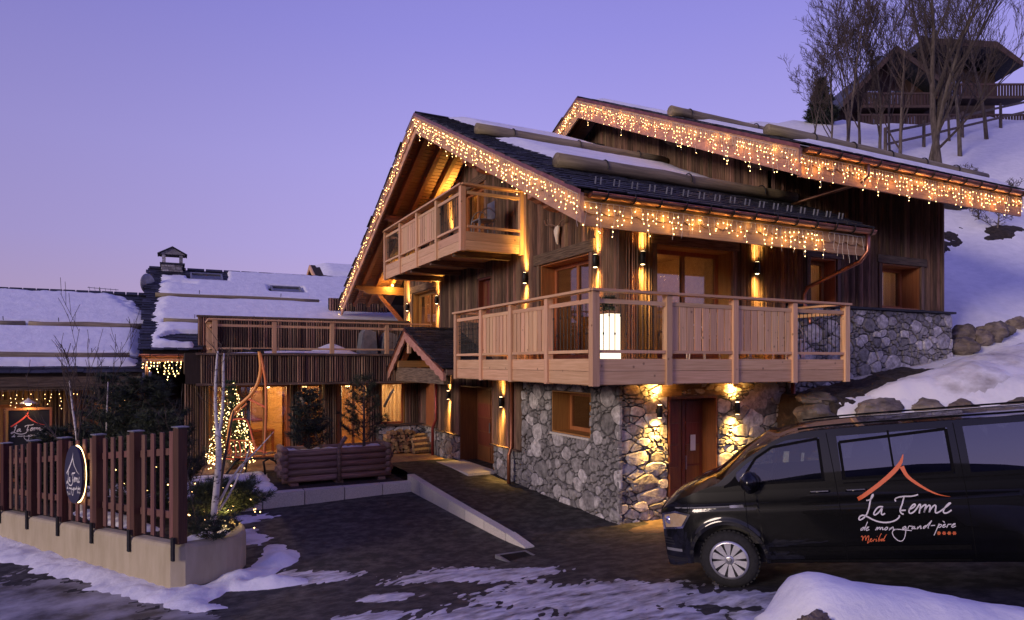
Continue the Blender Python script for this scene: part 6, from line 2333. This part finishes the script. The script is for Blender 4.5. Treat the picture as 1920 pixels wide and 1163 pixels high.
WINS = [(1.16, 2.12), (2.30, 3.38), (3.52, 5.0)]
inwin = lambda x: any(a < x < c for a, c in WINS)
vb = MB()
for sg in (-1, 1):
    for lo, hi, rows, sel in ((zbot, belt, 22, lambda x: True), (belt, wtop, 8, lambda x: not inwin(x)), (wtop, shoulder, 4, lambda x: True)):
        q = side_band(lo, hi, rows, sel, 0, sg)
        vb.add(q.v, q.f)


def top_band(x0, x1, mat_sel=None, n=14):
    b = MB()
    X = [x for x in xs if x0 - 1e-6 <= x <= x1 + 1e-6]
    for x in X:
        zs = shoulder(x)
        Y = hw(x, zs)
        for j in range(n + 1):
            s_ = -1 + 2 * j / n
            crown = .022 if x > 1.6 else (.03 + .05 * sm(x, 0, .9))
            b.v.append((x - (0 if x > 1.8 else .10 * (1 - s_ * s_) * sm(x, .05, .5) * (1 - sm(x, 1.5, 1.9))), s_ * Y, zs + crown * (1 - abs(s_) ** 3)))
    for i in range(len(X) - 1):
        for j in range(n):
            b.f.append((i * (n + 1) + j, (i + 1) * (n + 1) + j, (i + 1) * (n + 1) + j + 1, i * (n + 1) + j + 1))
    return b


cx0 = min(xs, key=lambda x: abs(x - .93))
cx1 = min(xs, key=lambda x: abs(x - 1.70))
for a, c in ((xs[0], cx0), (cx1, 5.28)):
    q = top_band(a, c)
    vb.add(q.v, q.f)
# nose
X0 = xs[0]
n = 14
q = MB()
for i in range(13):
    z = .24 + (shoulder(X0) - .24) * i / 12
    Y = hw(X0, z)
    for j in range(n + 1):
        s_ = -1 + 2 * j / n
        q.v.append((X0 - .05 * (1 - abs(s_) ** 2.5) - .015 * math.sin(math.pi * i / 12) * (1 - s_ ** 4), s_ * Y, z + .03 * (1 - abs(s_) ** 3) * (i == 12)))
for i in range(12):
    for j in range(n):
        q.f.append((i * (n + 1) + j, i * (n + 1) + j + 1, (i + 1) * (n + 1) + j + 1, (i + 1) * (n + 1) + j))
vb.add(q.v, q.f)
vb.box(5.26, 5.28, -.80, .80, .35, 1.85)
body = vb.build('body', m_paint, van, True)
top_band(cx0, cx1).build('windscreen', m_vglass, van, True)
for sg in (-1, 1):
    for k, (a, c) in enumerate(WINS):
        side_band(belt, wtop, 8, lambda x: a < x < c, -.004, sg).build('window', m_vglass if k == 0 else m_dglass, van, True)
# window seals, seams, mouldings painted onto the flank as thin raised strips


def strip(name, pts, w_, mat, off=.003, parent=van):
    b = MB()
    ribbon(b, pts, lambda x, z: (x, -(hw(x, z) + off), z), w_)
    return b.build(name, mat, parent)


for a, c in WINS[:2]:
    seal = [(a + .02, belt(a + .02) + .012), (c - .015, belt(c) + .012), (c - .015, wtop(c) - .012), (max(a + .02, 1.60), wtop(1.62) - .012)]
    if a < 1.2:
        seal += [(1.4, wtop(1.4) - .006), (a + .02, belt(a) + .015)]
    else:
        seal += [(a + .02, belt(a + .02) + .012)]
    b = MB()
    for p, q in zip(seal, seal[1:]):
        b2_ = [(p[0] + (q[0] - p[0]) * t / 6, p[1] + (q[1] - p[1]) * t / 6) for t in range(7)]
        ribbon(b, b2_, lambda x, z: (x, -(hw(x, z) + .004), z), .03)
    b.build('window_seal', m_plas, van)
strip('sail_panel', [(1.0, 1.215, .02), (1.1, 1.25, .06), (1.17, 1.285, .12)], .05, m_plas, .004)
strip('sliding_window_bar', [(2.82, 1.24), (2.82, 1.5), (2.82, 1.735)], .02, m_plas, .004)
for pts in ([(1.235, .50), (1.22, .8), (1.235, 1.2)], [(2.235, .34), (2.235, .9), (2.225, 1.3), (2.20, 1.76)], [(1.235, .50), (1.36, .36), (1.45, .335), (2.2, .335)], [(3.45, .36), (3.45, 1.0), (3.44, 1.76)]):
    strip('door_seam', [tuple(Vector(p).lerp(Vector(q), t / 5)) for p, q in zip(pts, pts[1:]) for t in range(6)], .008, m_plas, .0015)
strip('flank_rail', [(2.30 + i * .2, 1.195) for i in range(12)], .014, m_plas, .006)
strip('side_moulding', [(1.42 + i * .2, .468) for i in range(11)], .05, m_plas, .007)
strip('sill_trim', [(1.42 + i * .2, .325) for i in range(11)], .03, m_plas, .006)
strip('fender_trim', [(.36 + i * .12, .985) for i in range(8)], .016, m_zinc, .004)
strip('fender_badge', [(1.04, .985), (1.12, .985), (1.20, .985)], .035, m_chr, .007)
strip('arch_lip', [(.95 + (AR + .02) * math.cos(a), .35 + (AR + .02) * math.sin(a)) for a in [math.pi * (.04 + .92 * k / 24) for k in range(25)]], .04, m_paint, .010)
# handle
for hx in (2.05, 2.42):
    h_ = MB().tube([(hx - .10, -hw(hx, 1.12) - .004, 1.11), (hx - .08, -hw(hx, 1.12) - .035, 1.115), (hx + .08, -hw(hx, 1.12) - .035, 1.115), (hx + .10, -hw(hx, 1.12) - .004, 1.115)], .013, 8)
    h_.build('door_handle', m_paint, van, True)
    strip('handle_trim', [(hx - .09, 1.124), (hx, 1.124), (hx + .09, 1.124)], .012, m_chr, .046)
# mirror
mr_ = MB().blob((1.32, -1.06, 1.275), (.10, .13, .125), 3, .05, 1, 1).build('mirror', m_paint, van, True)
MB().tube([(1.27, -.93, 1.21), (1.30, -1.0, 1.22)], .04, 8).build('mirror_arm', m_plas, mr_)
# headlamp: reflector, projector and clear cover
hl = [(.16, .70), (.44, .735), (.56, .905), (.36, .945), (.165, .90)]


def patch(poly, off, n=10):
    b = MB()
    lo = [poly[0], poly[1], poly[2]]
    up = [poly[4], poly[3], poly[2]]
    L_ = lambda P, t: tuple(Vector(P[0]).lerp(Vector(P[1]), t * 2)) if t < .5 else tuple(Vector(P[1]).lerp(Vector(P[2]), t * 2 - 1))
    for i in range(n + 1):
        a, c = L_(lo, i / n), L_(up, i / n)
        for j in range(5):
            x, z = a[0] + (c[0] - a[0]) * j / 4, a[1] + (c[1] - a[1]) * j / 4
            b.v.append((x, -(hw(x, z) + off), z))
    for i in range(n):
        for j in range(4):
            b.f.append((i * 5 + j, (i + 1) * 5 + j, (i + 1) * 5 + j + 1, i * 5 + j + 1))
    return b


hd = patch(hl, .004).build('headlamp', m_chr, van, True)
ins = [(x * .8 + .07, z * .78 + .185) for x, z in hl]
patch(ins, .007).build('reflector', M('lamplight_tinted_reflector', (.75, .52, .26), (.85, .66, .40), (16, 16, 16), .35, metal=.4, var=0, bump=.6), hd, True)  # amber colour put in for warm lamplight reflected in the headlamp
MB().lathe([(.001, -.012), (.05, -.01), (.055, 0)], (.27, -hw(.27, .83) - .0, .83), 16, 'y').build('projector', m_chr, hd, True)
patch([(x, z) for x, z in hl], .013).build('lamp_cover', m_lamp, hd, True)
for z, a, c in ((.60, .16, .27), (.565, .16, .29), (.53, .16, .30)):
    strip('bumper_slot', [(a + (c - a) * i / 6, z) for i in range(7)], .016, m_black, .003)
strip('bumper_blade', [(.17 + .22 * i / 6, .455) for i in range(7)], .035, m_zinc, .006)
strip('bumper_slot', [(.16 + .28 * i / 6, .34) for i in range(7)], .05, m_black, .003)
# roof rail and wiper
for sg in (-1, 1):
    MB().tube([(1.9 + i * .25, sg * .70, zt(1.9 + i * .25) + .012) for i in range(12)], .012, 6).build('roof_strip', m_plas, van, True)
MB().tube([(.98, -.55, 1.335), (1.02, -.2, 1.39), (1.06, .2, 1.40)], .012, 6).build('wiper', m_plas, van, True)
# underbody, floor and interior
MB().box(.4, 4.8, -.72, .72, .26, .52).build('underbody', m_black, van)
MB().box(.5, 1.45, -.60, .60, .5, .9).build('engine_bay', m_black, van)
MB().box(1.05, 4.8, -.86, .86, .52, .60).build('cabin_floor', m_black, van)
MB().prism([(1.0, .6), (1.45, .6), (1.42, 1.12), (1.2, 1.2), (1.0, 1.2)], 'y', -.78, .78).build('dashboard', m_black, van)
for sx, rows in ((1.95, (-.42, .42)), (2.95, (-.5, .1, .55)), (3.95, (-.5, .1, .55))):
    for sy in rows:
        st_ = MB().prism([(sx - .25, .75), (sx + .22, .75), (sx + .36, 1.42), (sx + .24, 1.44), (sx + .14, .95), (sx - .25, .92)], 'y', sy - .23, sy + .23).build('seat', m_seat, van)
        MB().prism([(sx + .24, 1.48), (sx + .36, 1.48), (sx + .38, 1.68), (sx + .28, 1.68)], 'y', sy - .13, sy + .13).build('headrest', m_seat, st_)
sw_ = [(1.50 + .07 * math.sin(a), -.42 + .19 * math.cos(a), 1.22 + .17 * math.sin(a)) for a in [2 * math.pi * k / 24 for k in range(25)]]
MB().tube(sw_, .016, 8, False).build('steering_wheel', m_black, van, True)


def wheel(wx, sg):
    yo = sg * .935
    w_ = MB().lathe([(.20, -.20), (.235, -.205), (.31, -.195), (.337, -.165), (.345, -.12), (.345, -.085), (.337, -.04), (.31, -.012), (.25, 0), (.222, -.008)], (0, 0, 0), 40, 'y')
    w_.v = [(x + wx, yo - sg * (-y), z + .345) for x, y, z in w_.v]
    wo = w_.build('wheel', m_tyre, van, True)
    for k in range(40):                                   # tread blocks
        a = 2 * math.pi * k / 40
        c, s_ = math.cos(a), math.sin(a)
        c2, s2 = math.cos(a + .09), math.sin(a + .09)
        b = MB()
        b.add([(wx + r_ * cc, yo - sg * d, .345 + r_ * ss) for d in (.035, .075) for r_, cc, ss in ((.335, c, s_), (.352, c, s_), (.352, c2, s2), (.335, c2, s2))], [(0, 1, 2, 3), (7, 6, 5, 4), (0, 4, 5, 1), (1, 5, 6, 2), (2, 6, 7, 3)])
        if sg < 0 and wx < 2:
            b.build('tread_block', m_tyre, wo)
    d = MB().lathe([(.001, .09), (.2, .09), (.2, .1), (.001, .1)], (0, 0, 0), 32, 'y')
    d.v = [(x + wx, yo - sg * y, z + .345) for x, y, z in d.v]
    d.build('brake_disc', m_black, wo)
    if sg > 0:
        return
    rm = MB().lathe([(.204, -.02), (.226, -.014), (.232, -.004), (.228, .010), (.212, .014), (.20, .03)], (0, 0, 0), 40, 'y')
    rm.v = [(x + wx, yo + y - .002, z + .345) for x, y, z in rm.v]
    rm.f = rm.f[:-2]
    rm.build('rim', m_rim, wo, True)
    for k in range(10):
        a = 2 * math.pi * (k + .5) / 10
        b = MB()
        ca, sa = math.cos(a), math.sin(a)
        for d0 in (0, .02):
            for r_, h in ((.05, -.014), (.05, .014), (.212, .047), (.212, -.047)):
                dp = -.002 + .016 * (r_ < .1) * 0 + (.004 if r_ < .1 else .0) + d0
                b.v.append((wx + r_ * ca - h * sa, yo + dp, .345 + r_ * sa + h * ca))
        b.f = [(0, 1, 2, 3), (7, 6, 5, 4), (0, 4, 5, 1), (1, 5, 6, 2), (2, 6, 7, 3), (3, 7, 4, 0)]
        b.build('spoke', m_rim, wo)
    c = MB().lathe([(.055, .012), (.052, -.006), (.036, -.012), (.001, -.014)], (0, 0, 0), 20, 'y')
    c.v = [(x + wx, yo + y, z + .345) for x, y, z in c.v]
    hc = c.build('hub_cap', m_rim, wo, True)
    e_ = MB()
    pe = lambda x, z: (wx + x, yo - .016, .345 + z)
    ribbon(e_, [(.03 * math.cos(a), .03 * math.sin(a)) for a in [2 * math.pi * k / 16 for k in range(17)]], pe, .005)
    ribbon(e_, [(-.012, .026), (0, .004), (.012, .026)], pe, .005)
    ribbon(e_, [(-.025, .014), (-.010, -.024), (0, .0), (.010, -.024), (.025, .014)], pe, .005)
    e_.build('emblem', m_black, hc)


for wx in (.95, 4.35):
    for sg in (-1, 1):
        wheel(wx, sg)
    MB().prism([(wx + .44 * math.cos(a), .35 + .44 * math.sin(a)) for a in [math.pi * k / 16 for k in range(17)]], 'y', -.70, -.30).build('wheel_well', m_black, van)


def van_txt(x, y):
    s_, t = x / 1469, y / 1163
    X = (2.347 * (1 - s_) + 3.545 * s_) * (1 - t) + (2.195 * (1 - s_) + 3.405 * s_) * t
    Z = (1.587 * (1 - s_) + 1.493 * s_) * (1 - t) + (.458 * (1 - s_) + .442 * s_) * t
    return (X, -(hw(X, Z) + .008), Z)


lettering(van, van_txt, m_decal, m_decw, m_decal, 17, 10)
# set the van down on the sloping road, nose down the hill
fw_ = Vector((-.607, .793, -.134)).normalized()
ex = -fw_
ey = Vector((0, 0, 1)).cross(ex).normalized()
ez = ex.cross(ey)
van.matrix_world = Matrix(((ex.x, ey.x, ez.x, 6.17), (ex.y, ey.y, ez.y, 7.30), (ex.z, ey.z, ez.z, -2.845), (0, 0, 0, 1)))
# ------------------------------------------------------------------ on the hillside: chalet, trees, rail fence
def wxy(X, D):
    """ground position X metres to the right of the viewing axis, D metres ahead"""
    return (X * .8926 + D * .451, -X * .451 + D * .8926)


def P(px, py, D):
    X = (px - 960) / 1257 * D
    u, v = wxy(X, D)
    return Vector((u, v, (680 - py) / 1257 * D))


def ground_hit(px, py):
    """where the viewing ray through a point of the picture meets the hillside: things are set on the ground there"""
    D = 19.
    while D < 120:
        p = P(px, py, D)
        if p.z <= HZ(p.x, p.y):
            break
        D += .05
    return D


hc_ = thing('hill_chalet', 'dark timber chalet high on the hillside behind bare trees', 'chalet', P(1780, 250, 52))
A = Vector((.8926, -.451, 0))
B = Vector((.451, .8926, 0))
o0 = P(1590, 680, 50)
o0.z = 0


def Q(x, y, z):
    """chalet axes: x along its front, y into the hill"""
    return o0 + A * (x * 1.05) + B * (y + x * .22) + V(0, 0, z * (1.045 + .0046 * x))


def hbox(name, x0, x1, y0, y1, z0, z1, mat, par):
    b = MB()
    b.add([Q(x, y, z) for z in (z0, z1) for x, y in ((x0, y0), (x1, y0), (x1, y1), (x0, y1))], [(0, 3, 2, 1), (4, 5, 6, 7), (0, 1, 5, 4), (1, 2, 6, 5), (2, 3, 7, 6), (3, 0, 4, 7)])
    return b.build(name, mat, par)


def hprism(name, poly, y0, y1, mat, par):
    n = len(poly)
    return MB().add([Q(x, y0, z) for x, z in poly] + [Q(x, y1, z) for x, z in poly], [tuple(range(n)), tuple(range(2 * n - 1, n - 1, -1))] + [(i, (i + 1) % n, n + (i + 1) % n, n + i) for i in range(n)]).build(name, mat, par)


m_hill = M('dark_chalet_wood', (.028, .016, .013), (.065, .034, .025), (6, 6, 1), .8, var=.25, bump=.2)
m_hillr = M('chalet_verge', (.05, .03, .023), (.085, .05, .038), (4, 4, 4), .8, var=.1, bump=0)
hprism('wall', [(1.0, 14.6), (7.6, 14.6), (7.6, 20.0), (4.1, 22.2), (1.0, 19.4)], 2.0, 9, m_hill, hc_)
hprism('upper_wall', [(6.0, 14.6), (15.2, 14.6), (15.2, 22.0), (7.0, 23.1), (6.0, 22.4)], 3.6, 11, m_hill, hc_)
hbox('base', .9, 13.4, 2.3, 11, 12.0, 16.6, m_mortar, hc_)
hr = hprism('roof', [(-.3, 18.8), (4.05, 22.75), (8.6, 19.9), (8.6, 19.5), (4.05, 22.3), (-.3, 18.35)], .2, 10, m_slate, hc_)
hprism('verge_board', [(-.3, 18.75), (4.05, 22.70), (4.05, 22.25), (-.3, 18.3)], .1, .19, m_hillr, hr)
hprism('verge_board', [(4.05, 22.70), (8.6, 19.85), (8.6, 19.45), (4.05, 22.25)], .1, .19, m_hillr, hr)
hr2 = hprism('upper_roof', [(5.6, 22.75), (7.0, 23.75), (13.4, 23.45), (15.8, 22.0), (15.8, 21.6), (13.3, 23.0), (7.0, 23.3), (5.6, 22.35)], 1.2, 12, m_slate, hc_)
hprism('verge_board', [(7.0, 23.7), (13.4, 23.4), (15.8, 21.95), (15.8, 21.55), (13.3, 22.95), (7.0, 23.25)], 1.1, 1.19, m_hillr, hr2)
for z0, xa, xb in ((18.45, 1.6, 7.4), (16.9, 1.2, 15.6), (19.1, 7.8, 15.8)):
    bl = hbox('balcony', xa, xb, .7, 2.2, z0, z0 + .2, m_hillr, hc_)
    hbox('balcony_rail', xa, xb, .65, .75, z0 + .95, z0 + 1.08, m_hillr, bl)
    n_ = int((xb - xa) / .26)
    for i in range(n_):
        x = xa + (xb - xa) * i / n_
        hbox('baluster', x, x + .19, .68, .73, z0 + .2, z0 + .95, m_hill, bl)
for x, y, z, w_, h_ in ((2.6, 1.9, 18.9, .9, 1.2), (4.6, 1.9, 18.9, .9, 1.2), (8.6, 3.5, 20.2, 1.2, 1.3), (11.0, 3.5, 20.2, 1.0, 1.3), (6.0, 1.9, 17.2, .8, 1.5), (3.0, 1.9, 17.2, .9, 1.3), (9.5, 3.5, 17.3, 1.2, 1.4), (11.8, 3.5, 17.3, .9, 1.4)):
    wn = hbox('window', x - .1, x + w_ + .1, y, y + .09, z - .1, z + h_ + .1, m_hillr, hc_)
    hbox('pane', x, x + w_, y - .04, y - .005, z, z + h_, m_glass, wn)
    hbox('blind', x, x + w_, y - .003, y - .001, z, z + h_, m_zinc, wn)
hm = hbox('chimney', 4.9, 5.7, 4, 5, 21.0, 23.3, m_stone, hr)
hbox('cap', 4.6, 6.0, 3.7, 5.3, 23.3, 23.5, m_slate, hm)

G1 = 'bare trees on the hillside'
TR = [(1590, 262, 34, 7.2, .10, .34), (1612, 262, 36, 6.4, .08, .36), (1650, 262, 35, 6.0, .09, .30), (1690, 262, 33, 6.5, .10, .32), (1737, 262, 31.5, 7.6, .15, .28), (1768, 268, 31, 9.0, .19, .30), (1800, 262, 37, 7.5, .12, .38), (1560, 262, 36, 5.2, .07, .42), (1850, 250, 40, 8.0, .12, .40), (1525, 262, 38, 5.6, .06, .45), (1668, 262, 37, 6.8, .07, .42), (1780, 262, 40, 7.6, .08, .45)]
LB = ['many stemmed bare tree at the left end of the hillside group', 'slender bare tree rising behind the higher roof', 'bare tree in front of the hill chalet eave', 'leaning bare tree before the hill chalet balcony',
      'tall straight bare trunk in front of the hill chalet', 'thickest bare tree, its forked trunk nearest the roof logs', 'wide bare tree against the hill chalet wall', 'low twiggy bare tree beside the dark spruce', 'bare tree reaching over the right end of the hill chalet', 'leftmost low twiggy tree just above the end of the short roof log', 'thin many branched tree over the low gable of the hill chalet', 'fine twigged tree veiling the middle of the hill chalet']
for i, ((px, py, D, h, r0, spr), lab) in enumerate(zip(TR, LB)):
    X = (px - 960) / 1257 * D
    u, v = wxy(X, D)
    z = HZ(u, v)
    bare('bare_tree', lab, (u, v, z - .2), h + max(0, 9.5 - z) * .55, 200 + i, r0, .10, spr, 5, G1, kids=3, up=.20, first=.22, n0=10, lean=(rnd.uniform(-.08, .08), rnd.uniform(-.08, .08), 1), rmin=.0075)
for i, (px, D, h) in enumerate(((1540, 44, 3.3),)):
    X = (px - 960) / 1257 * D
    u, v = wxy(X, D)
    conifer('spruce', ('dark spruce behind the higher roof, left of the hill chalet', 'dark spruce below the hill chalet wall', 'dark spruce in front of the hill chalet base')[i], 'spruce', (u, v, HZ(u, v) - .3), h, 1.0, m_needle2, 300 + i, 22, 8, 5, .03, .28, .03, -.2, .9, 'spruces on the hillside')
# shrubs on the bank at the right
for i, (px, D, h) in enumerate(((1835, 27, 1.7), (1870, 26, 1.5), (1800, 28.5, 1.3))):
    X = (px - 960) / 1257 * D
    u, v = wxy(X, D)
    bare('bare_bush', ('dense leafless bush on the snow slope under the rail fence', 'leafless bush on the snow slope nearest the right edge', 'small leafless bush close to the roof end')[i], (u, v, HZ(u, v) - .05), h, 320 + i, .035, .16, .62, 4, 'bare bushes', kids=3, up=.12, first=.05, n0=11, rmin=.008, cat='bush')
# rail fence along the slope
rf_ = thing('rail_fence', 'weathered two rail wooden fence climbing the snow slope', 'fence', P(1780, 270, 36))
pts = []
for k in range(5):
    px, py = 1660 + k * 72, 294 - k * 18
    D = ground_hit(px, py)
    p = P(px, py, D)
    pts.append(Vector((p.x, p.y, HZ(p.x, p.y))))
for p in pts:
    MB().tube([p - V(0, 0, .2), p + V(0, 0, 1.55)], [.10, .085], 7).build('post', m_bark, rf_)
for p, q in zip(pts, pts[1:]):
    for h in (.65, 1.3):
        MB().beam(p + V(0, 0, h), q + V(0, 0, h), .07, .14).build('rail', m_bark, rf_)
